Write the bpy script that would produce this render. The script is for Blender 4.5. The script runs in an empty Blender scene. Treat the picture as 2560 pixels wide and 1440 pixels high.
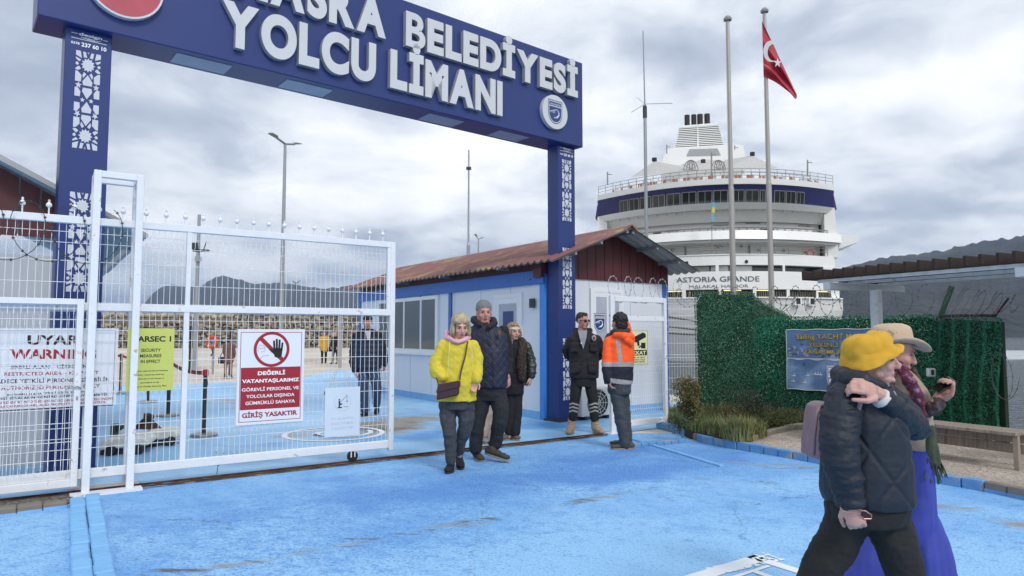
import bpy, math, random
import numpy as np
from mathutils import Vector, Matrix, noise
random.seed(7)
R = math.radians
HAZE = 0.00019
# ------------------------------------------------------------------ camera
F = 1715.0; H = 1.47; PT = math.atan(114 / 1715)
cam = bpy.data.cameras.new('camera'); camo = bpy.data.objects.new('camera', cam)
bpy.context.scene.collection.objects.link(camo)
cam.sensor_width = 36; cam.lens = 36 * F / 2560; cam.clip_start = 0.05; cam.clip_end = 20000
camo.location = (0, 0, H); camo.rotation_euler = (R(90) + PT, 0, 0)
bpy.context.scene.camera = camo
# ------------------------------------------------------------------ world: overcast
SUN_EL, SUN_AZ = 42, 150      # high sun behind the clouds, behind-right of the camera
w = bpy.data.worlds.new('World'); bpy.context.scene.world = w; w.use_nodes = True
nt = w.node_tree; N = nt.nodes; L = nt.links; N.clear()
wo = N.new('ShaderNodeOutputWorld'); bg = N.new('ShaderNodeBackground'); bg.inputs[1].default_value = 0.10
sky = N.new('ShaderNodeTexSky'); sky.sky_type = 'NISHITA'; sky.sun_disc = False
sky.sun_elevation = R(SUN_EL); sky.sun_rotation = R(SUN_AZ)
tc = N.new('ShaderNodeTexCoord'); sep = N.new('ShaderNodeSeparateXYZ'); L.new(tc.outputs['Generated'], sep.inputs[0])
def wm(op, a, b=None, c=None):
    n = N.new('ShaderNodeMath'); n.operation = op
    for i, x in enumerate((a, b, c)):
        if x is None: continue
        if isinstance(x, (int, float)): n.inputs[i].default_value = x
        else: L.new(x, n.inputs[i])
    return n.outputs[0]
zc = wm('ADD', wm('MAXIMUM', sep.outputs[2], 0.0), 0.22)
cx = wm('DIVIDE', sep.outputs[0], zc); cy = wm('DIVIDE', sep.outputs[1], zc)
cmb = N.new('ShaderNodeCombineXYZ'); L.new(cx, cmb.inputs[0]); L.new(cy, cmb.inputs[1])
def wnoise(scale, det, rough, off, dist=0.0):
    m = N.new('ShaderNodeMapping'); m.inputs[1].default_value = off; L.new(cmb.outputs[0], m.inputs[0])
    n = N.new('ShaderNodeTexNoise'); n.inputs['Scale'].default_value = scale; n.inputs['Detail'].default_value = det
    n.inputs['Roughness'].default_value = rough; n.inputs['Distortion'].default_value = dist
    L.new(m.outputs[0], n.inputs['Vector']); return n.outputs[0]
n1 = wnoise(1.15, 7, 0.5, (3.1, 1.7, 0), 0.25); n2 = wnoise(3.0, 6, 0.55, (0.4, 5.2, 0), 0.3)
cl = wm('ADD', wm('MULTIPLY', n1, 0.62), wm('MULTIPLY', n2, 0.38))
ramp = N.new('ShaderNodeValToRGB'); L.new(cl, ramp.inputs[0]); e = ramp.color_ramp.elements
e[0].position = 0.36; e[0].color = (3.8, 4.3, 5.2, 1)
e[1].position = 0.63; e[1].color = (10.8, 10.9, 11.1, 1)
k = e.new(0.44); k.color = (5.2, 5.7, 6.6, 1)
k = e.new(0.50); k.color = (7.4, 7.8, 8.3, 1)
k = e.new(0.56); k.color = (9.2, 9.4, 9.7, 1)
mx = N.new('ShaderNodeMix'); mx.data_type = 'RGBA'; mx.inputs[0].default_value = 0.97
L.new(sky.outputs[0], mx.inputs[6]); L.new(ramp.outputs[0], mx.inputs[7])
L.new(mx.outputs[2], bg.inputs[0]); L.new(bg.outputs[0], wo.inputs[0])
sl = bpy.data.lights.new('sun', 'SUN'); sl.energy = 1.5; sl.angle = R(14); sl.color = (1.0, 0.96, 0.9)
so = bpy.data.objects.new('sun', sl); bpy.context.scene.collection.objects.link(so)
sdir = Vector((math.sin(R(SUN_AZ)) * math.cos(R(SUN_EL)), math.cos(R(SUN_AZ)) * math.cos(R(SUN_EL)), math.sin(R(SUN_EL))))
so.rotation_euler = sdir.to_track_quat('Z', 'Y').to_euler()
vs = bpy.context.scene.view_settings; vs.view_transform = 'Standard'; vs.look = 'None'; vs.gamma = 1; vs.exposure = 0.33
try: vs.use_curve_mapping = False
except Exception: pass
cyc = bpy.context.scene.cycles
cyc.max_bounces = 6; cyc.diffuse_bounces = 3; cyc.glossy_bounces = 3; cyc.transparent_max_bounces = 8; cyc.volume_bounces = 0
C = bpy.context.scene.collection
# ------------------------------------------------------------------ geometry helpers
def ray(px, py):
    u = (px - 1280) / F; v = (720 - py) / F
    return Vector((u, math.cos(PT) - v * math.sin(PT), math.sin(PT) + v * math.cos(PT)))
def P(px, py, z=0.0):
    d = ray(px, py); t = (z - H) / d.z; return Vector((d.x * t, d.y * t, z))
def D(px, py, Y):
    d = ray(px, py); t = Y / d.y; return Vector((d.x * t, Y, H + d.z * t))
class Fr:      # a vertical plane standing in the place: s along it, n away from the viewer's side, z up
    def __init__(s, o, ang):
        s.o = Vector((o[0], o[1])); s.d = Vector((math.sin(R(ang)), math.cos(R(ang)))); s.n = Vector((-s.d.y, s.d.x))
    def pt(s, a, n, z):
        q = s.o + s.d * a + s.n * n; return Vector((q.x, q.y, z))
    def sz(s, px, py, n=0.0):
        r = ray(px, py); r2 = Vector((r.x, r.y)); t = (s.o.dot(s.n) + n) / r2.dot(s.n)
        return ((r2 * t - s.o).dot(s.d), H + t * r.z)
    def S(s, px, n=0.0, py=834): return s.sz(px, py, n)[0]
    def Z(s, px, py, n=0.0): return s.sz(px, py, n)[1]
WL = Fr((0, 0), 90)     # world-aligned: s = x, n = y
LOC = {}
def wloc(o): return LOC.get(o.name, Vector((0, 0, 0))) if o else Vector((0, 0, 0))
class MB:
    def __init__(s): s.v = []; s.f = []; s.m = []; s.mi = 0
    def add(s, vs, fs):
        b = len(s.v); s.v += [tuple(v) for v in vs]; s.f += [tuple(i + b for i in f) for f in fs]; s.m += [s.mi] * len(fs); return s
    def hexa(s, q):
        return s.add(q, [(3, 2, 1, 0), (4, 5, 6, 7), (0, 1, 5, 4), (1, 2, 6, 5), (2, 3, 7, 6), (3, 0, 4, 7)])
    def box(s, fr, s0, s1, n0, n1, z0, z1):
        return s.hexa([fr.pt(s0, n0, z0), fr.pt(s1, n0, z0), fr.pt(s1, n1, z0), fr.pt(s0, n1, z0), fr.pt(s0, n0, z1), fr.pt(s1, n0, z1), fr.pt(s1, n1, z1), fr.pt(s0, n1, z1)])
    def prism(s, fr, poly, n0, n1):      # poly of (s,z)
        k = len(poly)
        return s.add([fr.pt(a, n0, z) for a, z in poly] + [fr.pt(a, n1, z) for a, z in poly],
                     [tuple(range(k)), tuple(range(2 * k - 1, k - 1, -1))] + [(i, i + k, (i + 1) % k + k, (i + 1) % k) for i in range(k)])
    def slab(s, poly, z0, z1):           # horizontal polygon
        k = len(poly)
        return s.add([(p[0], p[1], z0) for p in poly] + [(p[0], p[1], z1) for p in poly],
                     [tuple(range(k - 1, -1, -1)), tuple(range(k, 2 * k))] + [(i, (i + 1) % k, (i + 1) % k + k, i + k) for i in range(k)])
    def tube(s, pts, r, seg=6, closed=False):
        pts = [Vector(p) for p in pts]; n = len(pts); vs = []
        rs = r if isinstance(r, (list, tuple)) else [r] * n
        up = Vector((0, 0, 1)); prev = None
        for i in range(n):
            a = pts[(i - 1) % n] if closed else pts[max(i - 1, 0)]; b = pts[(i + 1) % n] if closed else pts[min(i + 1, n - 1)]
            t = (b - a); t = t.normalized() if t.length > 1e-9 else Vector((0, 0, 1))
            if prev is None:
                x = t.cross(up) if abs(t.z) < .95 else t.cross(Vector((1, 0, 0)))
            else: x = prev - t * prev.dot(t)
            x.normalize(); y = t.cross(x); prev = x
            for k in range(seg):
                c = 2 * math.pi * k / seg; vs.append(pts[i] + (x * math.cos(c) + y * math.sin(c)) * rs[i])
        fs = []; m = n if closed else n - 1
        for i in range(m):
            for k in range(seg):
                j = (i + 1) % n; k2 = (k + 1) % seg
                fs.append((i * seg + k, i * seg + k2, j * seg + k2, j * seg + k))
        if not closed: fs += [tuple(range(seg - 1, -1, -1)), tuple((n - 1) * seg + k for k in range(seg))]
        return s.add(vs, fs)
    def ell(s, c, r, seg=14, rings=9, M=None):
        vs = []; fs = []; c = Vector(c)
        for i in range(rings + 1):
            a = math.pi * i / rings
            for k in range(seg):
                b = 2 * math.pi * k / seg
                q = Vector((r[0] * math.sin(a) * math.cos(b), r[1] * math.sin(a) * math.sin(b), r[2] * math.cos(a)))
                if M: q = M @ q
                vs.append(c + q)
        for i in range(rings):
            for k in range(seg):
                k2 = (k + 1) % seg; q = (i * seg + k, (i + 1) * seg + k, (i + 1) * seg + k2, i * seg + k2)
                fs.append(q)
        return s.add(vs, fs)
    def lathe(s, c, prof, seg=16):       # prof of (r,z) about vertical axis at c
        c = Vector(c); vs = []; fs = []
        for r_, z in prof:
            for k in range(seg):
                b = 2 * math.pi * k / seg; vs.append(c + Vector((r_ * math.cos(b), r_ * math.sin(b), z)))
        for i in range(len(prof) - 1):
            for k in range(seg):
                k2 = (k + 1) % seg; fs.append((i * seg + k, i * seg + k2, (i + 1) * seg + k2, (i + 1) * seg + k))
        fs += [tuple(range(seg - 1, -1, -1)), tuple((len(prof) - 1) * seg + k for k in range(seg))]
        return s.add(vs, fs)
    def build(s, name, m, parent=None, smooth=False, kind=None, label=None, cat=None, group=None, bevel=0):
        me = bpy.data.meshes.new(name); o3 = wloc(parent)
        base = Vector((0, 0, 0))
        if parent is None and s.v:
            a = np.array(s.v); base = Vector(((a[:, 0].min() + a[:, 0].max()) / 2, (a[:, 1].min() + a[:, 1].max()) / 2, a[:, 2].min()))
        off = o3 + base
        me.from_pydata([(x - off.x, y - off.y, z - off.z) for x, y, z in s.v], [], s.f); me.update()
        for mm in (m if isinstance(m, list) else [m]): me.materials.append(mm)
        if isinstance(m, list): me.polygons.foreach_set('material_index', s.m)
        if smooth: me.shade_smooth()
        o = bpy.data.objects.new(name, me); C.objects.link(o); o.parent = parent
        o.location = base; LOC[o.name] = off
        if bevel:
            b = o.modifiers.new('bevel', 'BEVEL'); b.width = bevel; b.segments = 1; b.limit_method = 'ANGLE'
        if kind: o['kind'] = kind
        if label: o['label'] = label
        if cat: o['category'] = cat
        if group: o['group'] = group
        return o
def thing(name, label, cat, loc=(0, 0, 0), group=None):
    o = bpy.data.objects.new(name, None); C.objects.link(o); o.location = loc; o.empty_display_size = .1
    LOC[o.name] = Vector(loc); o['label'] = label; o['category'] = cat
    if group: o['group'] = group
    return o
def clone(o, delta, label=None, parent=None, rz=0):
    c = o.copy(); C.objects.link(c)
    if parent is None: c.location = o.location + Vector(delta); c.rotation_euler.z += rz
    else: c.parent = parent
    if label: c['label'] = label
    for ch in list(o.children): clone(ch, (0, 0, 0), None, c)
    return c
def pc(fr, s, z, w2, h2): return [(s - w2, z - h2), (s + w2, z - h2), (s + w2, z + h2), (s - w2, z + h2)]
# ------------------------------------------------------------------ materials
def lin(c):
    if isinstance(c, str):
        c = [int(c[i:i + 2], 16) / 255 for i in (1, 3, 5)]
        c = [x / 12.92 if x <= .04045 else ((x + .055) / 1.055) ** 2.4 for x in c]
    return (c[0], c[1], c[2], 1)
MC = {}
def mat(name, col, rough=.6, metal=0, var=.12, vs_=4.0, bump=0.0, bs=30.0, col2=None, thr=(.45, .6), cs=1.5, spec=.5, stretch=(1, 1, 1), det=4, coord='Object', emit=0, alpha=1):
    if name in MC: return MC[name]
    m = bpy.data.materials.new(name); m.use_nodes = True; t = m.node_tree; n = t.nodes; l = t.links
    b = n['Principled BSDF']; b.inputs['Roughness'].default_value = rough; b.inputs['Metallic'].default_value = metal
    b.inputs['Specular IOR Level'].default_value = spec
    c = lin(col); tcx = n.new('ShaderNodeTexCoord'); mp = n.new('ShaderNodeMapping'); mp.inputs['Scale'].default_value = stretch
    l.new(tcx.outputs[coord], mp.inputs[0]); V = mp.outputs[0]
    no = n.new('ShaderNodeTexNoise'); no.inputs['Scale'].default_value = vs_; no.inputs['Detail'].default_value = det; l.new(V, no.inputs['Vector'])
    hs = n.new('ShaderNodeMapRange'); hs.inputs[1].default_value = .25; hs.inputs[2].default_value = .75
    hs.inputs[3].default_value = 1 - var; hs.inputs[4].default_value = 1 + var; l.new(no.outputs[0], hs.inputs[0])
    mul = n.new('ShaderNodeVectorMath'); mul.operation = 'SCALE'; l.new(hs.outputs[0], mul.inputs['Scale'])
    if col2 is not None:
        n2_ = n.new('ShaderNodeTexNoise'); n2_.inputs['Scale'].default_value = cs; n2_.inputs['Detail'].default_value = 6; n2_.inputs['Roughness'].default_value = .62; l.new(V, n2_.inputs['Vector'])
        r_ = n.new('ShaderNodeMapRange'); r_.inputs[1].default_value = thr[0]; r_.inputs[2].default_value = thr[1]; l.new(n2_.outputs[0], r_.inputs[0])
        x = n.new('ShaderNodeMix'); x.data_type = 'RGBA'; l.new(r_.outputs[0], x.inputs[0]); x.inputs[6].default_value = c; x.inputs[7].default_value = lin(col2)
        l.new(x.outputs[2], mul.inputs[0])
    else: mul.inputs[0].default_value = c[:3]
    l.new(mul.outputs[0], b.inputs['Base Color'])
    if bump:
        nb = n.new('ShaderNodeTexNoise'); nb.inputs['Scale'].default_value = bs; nb.inputs['Detail'].default_value = 5; l.new(V, nb.inputs['Vector'])
        bp = n.new('ShaderNodeBump'); bp.inputs['Strength'].default_value = 1; bp.inputs['Distance'].default_value = bump; l.new(nb.outputs[0], bp.inputs['Height']); l.new(bp.outputs[0], b.inputs['Normal'])
    if emit:
        b.inputs['Emission Color'].default_value = c; b.inputs['Emission Strength'].default_value = emit
    MC[name] = m; return m
white_steel = mat('white_painted_steel', '#dfe2e6', .45, col2='#a98f70', thr=(.62, .70), cs=9, var=.05, vs_=9)
wire_white = mat('white_coated_wire', '#e2e5e8', .4, var=.04)
rust = mat('rusty_iron', '#5a3a28', .85, col2='#2d2523', thr=(.4, .6), cs=9, var=.2, bump=.002)
navy = mat('navy_sign_panel', '#1f3470', .38, var=.05, vs_=1.2)
letter_m = mat('pale_letter_acrylic', '#c9ccd0', .5, var=.03)
letter_side = mat('letter_side_grey', '#a3a5a9', .5, var=.03)
white_p = mat('white_sandwich_panel', '#d9dee6', .42, var=.035, vs_=1.5, bump=.0008, bs=6, stretch=(1, 1, .25))
blue_trim = mat('blue_trim_paint', '#2a66b4', .45, var=.08, vs_=3, col2='#244f8a', thr=(.6, .75), cs=3)
burg = mat('burgundy_cladding', '#4f1c1f', .5, var=.12, vs_=5)
roof_m = mat('burgundy_roof_sheet', '#7c5351', .45, var=.2, vs_=2.5, col2='#958657', thr=(.53, .68), cs=1.6)
grey_sheet = mat('grey_underside_sheet', '#a09d98', .5, metal=.2, var=.08)
grey_wall = mat('grey_cabin_wall', '#b4b8be', .6, var=.05)
upvc = mat('white_window_frame', '#e4e7ea', .35, var=.02)
black_m = mat('black_print', '#16181c', .5, var=.02)
red_print = mat('dark_red_print', '#9c1f2c', .5, var=.03)
sign_white = mat('white_sign_board', '#dfe3ea', .4, var=.03)
sign_yellow = mat('yellow_green_sign', '#c3cb66', .45, var=.04)
white_print = mat('white_print', '#eef0f2', .5, var=.02)
dark_metal = mat('dark_metal', '#3a3d40', .5, metal=.4, var=.1)
galv = mat('galvanised_steel', '#9a9fa3', .42, metal=.5, var=.08, vs_=3)
conc = mat('pale_concrete', '#b3aca0', .9, var=.12, vs_=3, col2='#8e887e', thr=(.5, .7), cs=.8, bump=.004)
def glass(name, col, rough=.08):
    m = mat(name, col, rough, var=.06, spec=.9); return m
win_glass = glass('dark_window_glass', '#4c5558')
# ------------------------------------------------------------------ text
def tmesh(txt, off=.0, ext=0.0, res=3):
    cu = bpy.data.curves.new('t', 'FONT'); cu.body = txt; cu.size = 1; cu.offset = off; cu.extrude = ext; cu.resolution_u = res
    ob = bpy.data.objects.new('t', cu); me = ob.to_mesh()
    v = np.array([x.co[:] for x in me.vertices]).reshape(-1, 3); f = [tuple(p.vertices) for p in me.polygons]
    ob.to_mesh_clear(); bpy.data.objects.remove(ob); bpy.data.curves.remove(cu); return v, f
CAP = {}
def caph(off):
    if off not in CAP:
        v, _ = tmesh('H', off); CAP[off] = (v[:, 1].min(), v[:, 1].max())
    return CAP[off]
def text_mb(mb, fr, txt, s0, s1, z0, z1, n, dep=.001, off=.02, zr0=None, zr1=None):
    """s0..s1 width; baseline z0 and cap top z1 at the left end, zr0/zr1 at the right end (for skewed print)"""
    v, f = tmesh(txt, off, res=10 if dep > .004 else 3); lo, hi = caph(off)
    if not len(v): return
    a = v[:, 0].min(); b = v[:, 0].max(); q = []; zr0 = z0 if zr0 is None else zr0; zr1 = z1 if zr1 is None else zr1
    for x, y, z in v:
        t = (x - a) / (b - a); w_ = (y - lo) / (hi - lo)
        q.append((s0 + t * (s1 - s0), (z0 + w_ * (z1 - z0)) * (1 - t) + (zr0 + w_ * (zr1 - zr0)) * t))
    k = len(q); vs2 = [fr.pt(s_, n - dep, z_) for s_, z_ in q]; fs = list(f)
    if dep > .004:
        vs2 += [fr.pt(s_, n, z_) for s_, z_ in q]
        cnt = {}
        for p in f:
            for i in range(len(p)):
                e_ = (p[i], p[(i + 1) % len(p)]); cnt[e_] = 1
        sd = [(a_, b_, b_ + k, a_ + k) for a_, b_ in cnt if (b_, a_) not in cnt]
        mb.mi = 0; mb.add(vs2, fs); kk = len(mb.v) - len(vs2)
        mb.f += [tuple(i + kk for i in p) for p in sd]; mb.m += [1] * len(sd)
    else: mb.add(vs2, fs)
def text(fr, txt, s0, s1, z0, z1, n, m, parent, name='lettering', dep=.001, off=.02, **kw):
    mb = MB(); text_mb(mb, fr, txt, s0, s1, z0, z1, n, dep, off, **kw); return mb.build(name, m, parent)
def text_px(fr, txt, x0, x1, yb0, yt0, yb1, yt1, n, m, parent, name='lettering', dep=.001, off=.02):
    """ends read off the photo and carried onto the real board plane"""
    a = fr.sz(x0, yb0, n); b = fr.sz(x1, yb1, n)
    return text(fr, txt, a[0], b[0], a[1], fr.Z(x0, yt0, n), n, m, parent, name, dep, off, zr0=b[1], zr1=fr.Z(x1, yt1, n))
# ------------------------------------------------------------------ haze, sea, hills
def prin(m): return m.node_tree.nodes['Principled BSDF']
sea_m = bpy.data.materials.new('sea_water'); sea_m.use_nodes = True
t = sea_m.node_tree; b = t.nodes['Principled BSDF']; b.inputs['Roughness'].default_value = .14; b.inputs['Specular IOR Level'].default_value = .3
tcx = t.nodes.new('ShaderNodeTexCoord'); mp = t.nodes.new('ShaderNodeMapping'); mp.inputs['Scale'].default_value = (1, 1.6, 1); t.links.new(tcx.outputs['Object'], mp.inputs[0])
nn = t.nodes.new('ShaderNodeTexNoise'); nn.inputs['Scale'].default_value = 1.1; nn.inputs['Detail'].default_value = 6; t.links.new(mp.outputs[0], nn.inputs['Vector'])
bp = t.nodes.new('ShaderNodeBump'); bp.inputs['Distance'].default_value = .22; t.links.new(nn.outputs[0], bp.inputs['Height']); t.links.new(bp.outputs[0], b.inputs['Normal'])
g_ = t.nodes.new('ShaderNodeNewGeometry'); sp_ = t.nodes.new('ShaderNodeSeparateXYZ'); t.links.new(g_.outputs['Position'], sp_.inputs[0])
glare_n = t.nodes.new('ShaderNodeTexNoise'); glare_n.inputs['Scale'].default_value = .35; glare_n.inputs['Detail'].default_value = 9; glare_n.inputs['Roughness'].default_value = .75; m2_ = t.nodes.new('ShaderNodeMapping'); m2_.inputs['Scale'].default_value = (.25, 1, 1); t.links.new(g_.outputs['Position'], m2_.inputs[0]); t.links.new(m2_.outputs[0], glare_n.inputs['Vector'])
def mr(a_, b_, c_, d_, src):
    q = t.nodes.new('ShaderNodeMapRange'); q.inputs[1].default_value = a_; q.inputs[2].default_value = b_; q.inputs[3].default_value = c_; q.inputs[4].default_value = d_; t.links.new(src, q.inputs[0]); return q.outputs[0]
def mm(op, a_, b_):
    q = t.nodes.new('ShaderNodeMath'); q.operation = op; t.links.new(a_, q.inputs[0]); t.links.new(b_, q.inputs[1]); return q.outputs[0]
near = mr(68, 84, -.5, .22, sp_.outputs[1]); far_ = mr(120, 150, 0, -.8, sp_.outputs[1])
fac = mr(.5, .66, 0, 1, mm('ADD', mm('ADD', glare_n.outputs[0], near), far_))
mxw = t.nodes.new('ShaderNodeMix'); mxw.data_type = 'RGBA'; mxw.inputs[6].default_value = lin('#26353a'); mxw.inputs[7].default_value = lin('#dfe5e6'); t.links.new(fac, mxw.inputs[0]); t.links.new(mxw.outputs[2], b.inputs['Base Color'])  # pale band painted into the water colour, standing in for bright glare
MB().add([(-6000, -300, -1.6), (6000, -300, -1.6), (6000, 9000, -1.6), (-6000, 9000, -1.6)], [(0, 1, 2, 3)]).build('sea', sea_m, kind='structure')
forest = mat('wooded_hillside', '#272c2e', .95, var=.5, vs_=.03, det=10, col2='#3d3a38', thr=(.5, .68), cs=.008, bump=6.0, bs=.08)
def ridge(name, pts, Yr, Yb, seed, m=forest, rough=.05):
    """pts: (px, py) skyline carried to distance Yr; slopes down to the shore at Yb"""
    vs_ = []; n = len(pts); 
    M_ = 220; K = 20
    for i in range(M_ + 1):
        t_ = i / M_ * (n - 1); a = min(int(t_), n - 2); f_ = t_ - a
        px = pts[a][0] * (1 - f_) + pts[a + 1][0] * f_; py = pts[a][1] * (1 - f_) + pts[a + 1][1] * f_
        top = D(px, py, Yr); u = top.x / Yr; base = -2
        for k_ in range(K + 1):
            g = k_ / K
            if g <= .7:
                h = g / .7; Y = Yb + (Yr - Yb) * h; z = base + (top.z - base) * (h ** .8)
            else:
                h = (g - .7) / .3; Y = Yr * (1 + .5 * h); z = top.z * (1 - h) + base * h
            x = u * Y
            am = (top.z - base) * rough * (4 * (g / .7) * (1 - g / .7) if g < .7 else 0) * 2.2
            z += am * (noise.fractal((x / Yr * 9 + seed, Y / Yr * 9, seed), .8, 2.1, 6))
            if k_ and k_ < K: z += (top.z - base) * .03 * noise.noise((x / Yr * 120, Y / Yr * 60, seed))
            vs_.append((x, Y, z))
    fs = [(i * (K + 1) + k_, (i + 1) * (K + 1) + k_, (i + 1) * (K + 1) + k_ + 1, i * (K + 1) + k_ + 1) for i in range(M_) for k_ in range(K)]
    MB().add(vs_, fs).build(name, m, kind='structure', smooth=True)
ridge('headland', [(180, 842), (360, 760), (385, 730), (405, 717), (430, 712), (470, 716), (505, 714), (540, 692), (556, 689), (590, 697), (640, 710), (700, 706), (760, 716), (810, 722), (860, 716), (885, 713), (930, 716), (1000, 712), (1100, 705), (1300, 712), (1500, 716)], 2600, 1900, 3.1)
ridge('hill', [(1500, 745), (1700, 722), (1900, 700), (2100, 672), (2185, 650), (2235, 640), (2300, 634), (2360, 628), (2400, 614), (2450, 604), (2520, 596), (2600, 582), (2750, 560), (3000, 520), (3400, 560), (3900, 640)], 1150, 560, 8.4)
hz = bpy.data.materials.new('haze_air'); hz.use_nodes = True; t = hz.node_tree; t.nodes.remove(t.nodes['Principled BSDF'])
pv = t.nodes.new('ShaderNodeVolumePrincipled'); pv.inputs['Color'].default_value = (.52, .70, 1, 1); pv.inputs['Density'].default_value = HAZE; pv.inputs['Anisotropy'].default_value = .3
t.links.new(pv.outputs[0], t.nodes['Material Output'].inputs['Volume'])
MB().box(WL, -6500, 6500, -400, 9500, -2.8, 420).build('haze', hz, kind='stuff')
# ------------------------------------------------------------------ ground
def gmat(name, base, layers, bump=.006, bs=22, rough=.75):
    """layers: list of dict(col, scale, lo, hi, stretch, mask) mixed over each other"""
    m = bpy.data.materials.new(name); m.use_nodes = True; t = m.node_tree; n = t.nodes; l = t.links; b = n['Principled BSDF']
    b.inputs['Roughness'].default_value = rough
    g = n.new('ShaderNodeNewGeometry'); pos = g.outputs['Position']
    def M(op, *a):
        q = n.new('ShaderNodeMath'); q.operation = op
        for i, x in enumerate(a):
            if isinstance(x, (int, float)): q.inputs[i].default_value = x
            else: l.new(x, q.inputs[i])
        return q.outputs[0]
    cur = None
    for ly in layers:
        mp = n.new('ShaderNodeMapping'); mp.inputs['Rotation'].default_value = (0, 0, R(ly.get('rot', 34))); mp.inputs['Scale'].default_value = ly.get('stretch', (1, 1, 1)); mp.inputs['Location'].default_value = ly.get('loc', (0, 0, 0))
        l.new(pos, mp.inputs[0])
        no = n.new('ShaderNodeTexNoise'); no.inputs['Scale'].default_value = ly['scale']; no.inputs['Detail'].default_value = ly.get('det', 8); no.inputs['Roughness'].default_value = ly.get('rgh', .62); no.inputs['Distortion'].default_value = ly.get('dist', .3)
        l.new(mp.outputs[0], no.inputs['Vector'])
        val = no.outputs[0]
        if ly.get('crack'):
            mixv = n.new('ShaderNodeVectorMath'); mixv.operation = 'MULTIPLY_ADD'; l.new(no.outputs['Color'], mixv.inputs[0]); mixv.inputs[1].default_value = (.5, .5, .5); l.new(pos, mixv.inputs[2])
            vo = n.new('ShaderNodeTexVoronoi'); vo.feature = 'DISTANCE_TO_EDGE'; vo.inputs['Scale'].default_value = ly['crack']; l.new(mixv.outputs[0], vo.inputs['Vector'])
            cr = n.new('ShaderNodeMapRange'); cr.inputs[1].default_value = 0; cr.inputs[2].default_value = .009; cr.inputs[3].default_value = .27; cr.inputs[4].default_value = 0; l.new(vo.outputs['Distance'], cr.inputs[0]); val = M('ADD', M('MULTIPLY', val, .7), cr.outputs[0])
        for (mx_, my_, rx_, ry_, rot_, amt) in ly.get('mask', []):
            m2 = n.new('ShaderNodeMapping'); m2.vector_type = 'TEXTURE'; m2.inputs['Location'].default_value = (mx_, my_, 0); m2.inputs['Rotation'].default_value = (0, 0, R(rot_)); m2.inputs['Scale'].default_value = (rx_, ry_, 1e4)
            l.new(pos, m2.inputs[0]); ln = n.new('ShaderNodeVectorMath'); ln.operation = 'LENGTH'; l.new(m2.outputs[0], ln.inputs[0])
            fall = n.new('ShaderNodeMapRange'); fall.interpolation_type = 'SMOOTHSTEP'; fall.inputs[1].default_value = .3; fall.inputs[2].default_value = 1; fall.inputs[3].default_value = amt; fall.inputs[4].default_value = 0
            l.new(ln.outputs['Value'], fall.inputs[0]); val = M('ADD', val, fall.outputs[0])
        r_ = n.new('ShaderNodeMapRange'); r_.inputs[1].default_value = ly['lo']; r_.inputs[2].default_value = ly['hi']; l.new(val, r_.inputs[0])
        x = n.new('ShaderNodeMix'); x.data_type = 'RGBA'; l.new(r_.outputs[0], x.inputs[0])
        if cur is None: x.inputs[6].default_value = lin(base)
        else: l.new(cur, x.inputs[6])
        x.inputs[7].default_value = lin(ly['col']); cur = x.outputs[2]
    l.new(cur, b.inputs['Base Color'])
    nb = n.new('ShaderNodeTexNoise'); nb.inputs['Scale'].default_value = bs; nb.inputs['Detail'].default_value = 8; l.new(pos, nb.inputs['Vector'])
    bp = n.new('ShaderNodeBump'); bp.inputs['Distance'].default_value = bump; l.new(nb.outputs[0], bp.inputs['Height']); l.new(bp.outputs[0], b.inputs['Normal'])
    return m
gs = P(345, 1215); G = Fr((gs.x, gs.y), 55.5)          # the plane of the sliding gate and its rail
blue_out = gmat('blue_painted_asphalt', '#73ace4', [
    dict(col='#92c5ef', scale=.55, lo=.40, hi=.60, mask=[(1.2, 3.4, 3.8, 2.4, 0, .28), (-3.4, 4.0, 1.3, 2, 0, .2)]),
    dict(col='#5890d6', scale=1.3, lo=.56, hi=.78, stretch=(.7, 1, 1), rgh=.68, mask=[(1.4, 7.9, 3.6, 1.2, 34, .26), (-1.6, 6.2, 2.4, 1.2, 30, .13)]),
    dict(col='#6099da', scale=9, lo=.50, hi=.68, rgh=.78, stretch=(.8, 1, 1), mask=[(.9, 7.6, 3.6, 1.5, 34, .05), (-1.5, 5.4, 2.2, 1.8, 0, .05), (1.5, 3.6, 3, 2, 0, -.10)]),
    dict(col='#4376ba', scale=40, lo=.55, hi=.64, rgh=.78, stretch=(.8, 1, 1), mask=[(.9, 7.8, 3.6, 1.6, 34, .05), (-1.5, 5.2, 2.2, 1.6, 0, .03), (1.5, 3.6, 3, 2, 0, -.03)]),
    dict(col='#a8cbe8', scale=38, lo=.60, hi=.70, rgh=.7),
    dict(col='#3f68a2', scale=52, lo=.585, hi=.63, rgh=.75, mask=[(-1.5, 5.0, 3.0, 2.4, 0, .02)]),
    dict(col='#46607e', scale=1.7, lo=.56, hi=.64, rgh=.8, crack=.42),
    dict(col='#8d9396', scale=2.3, lo=.66, hi=.76, stretch=(.35, 1, 1), rgh=.72, mask=[(3.1, 7.6, 1.9, .5, -36, .14), (4.1, 5.3, 1.9, .42, -58, .15), (-2.2, 4.3, 1.6, .25, 36, .12), (2.0, 6.9, 1.6, .5, 20, .07), (-.2, 5.55, 3.2, .20, 36, .17), (-4.2, 5.6, .9, .3, 20, .08)]),
    dict(col='#5b6066', scale=5, lo=.64, hi=.72, stretch=(.35, 1, 1), rgh=.74, mask=[(3.1, 7.6, 1.6, .3, -36, .10), (2.2, 6.9, 1.5, .45, 20, .07), (-.2, 5.55, 3.2, .14, 36, .13), (-2.2, 4.3, 1.6, .18, 36, .12)]),
], bump=.016, bs=46)
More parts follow.
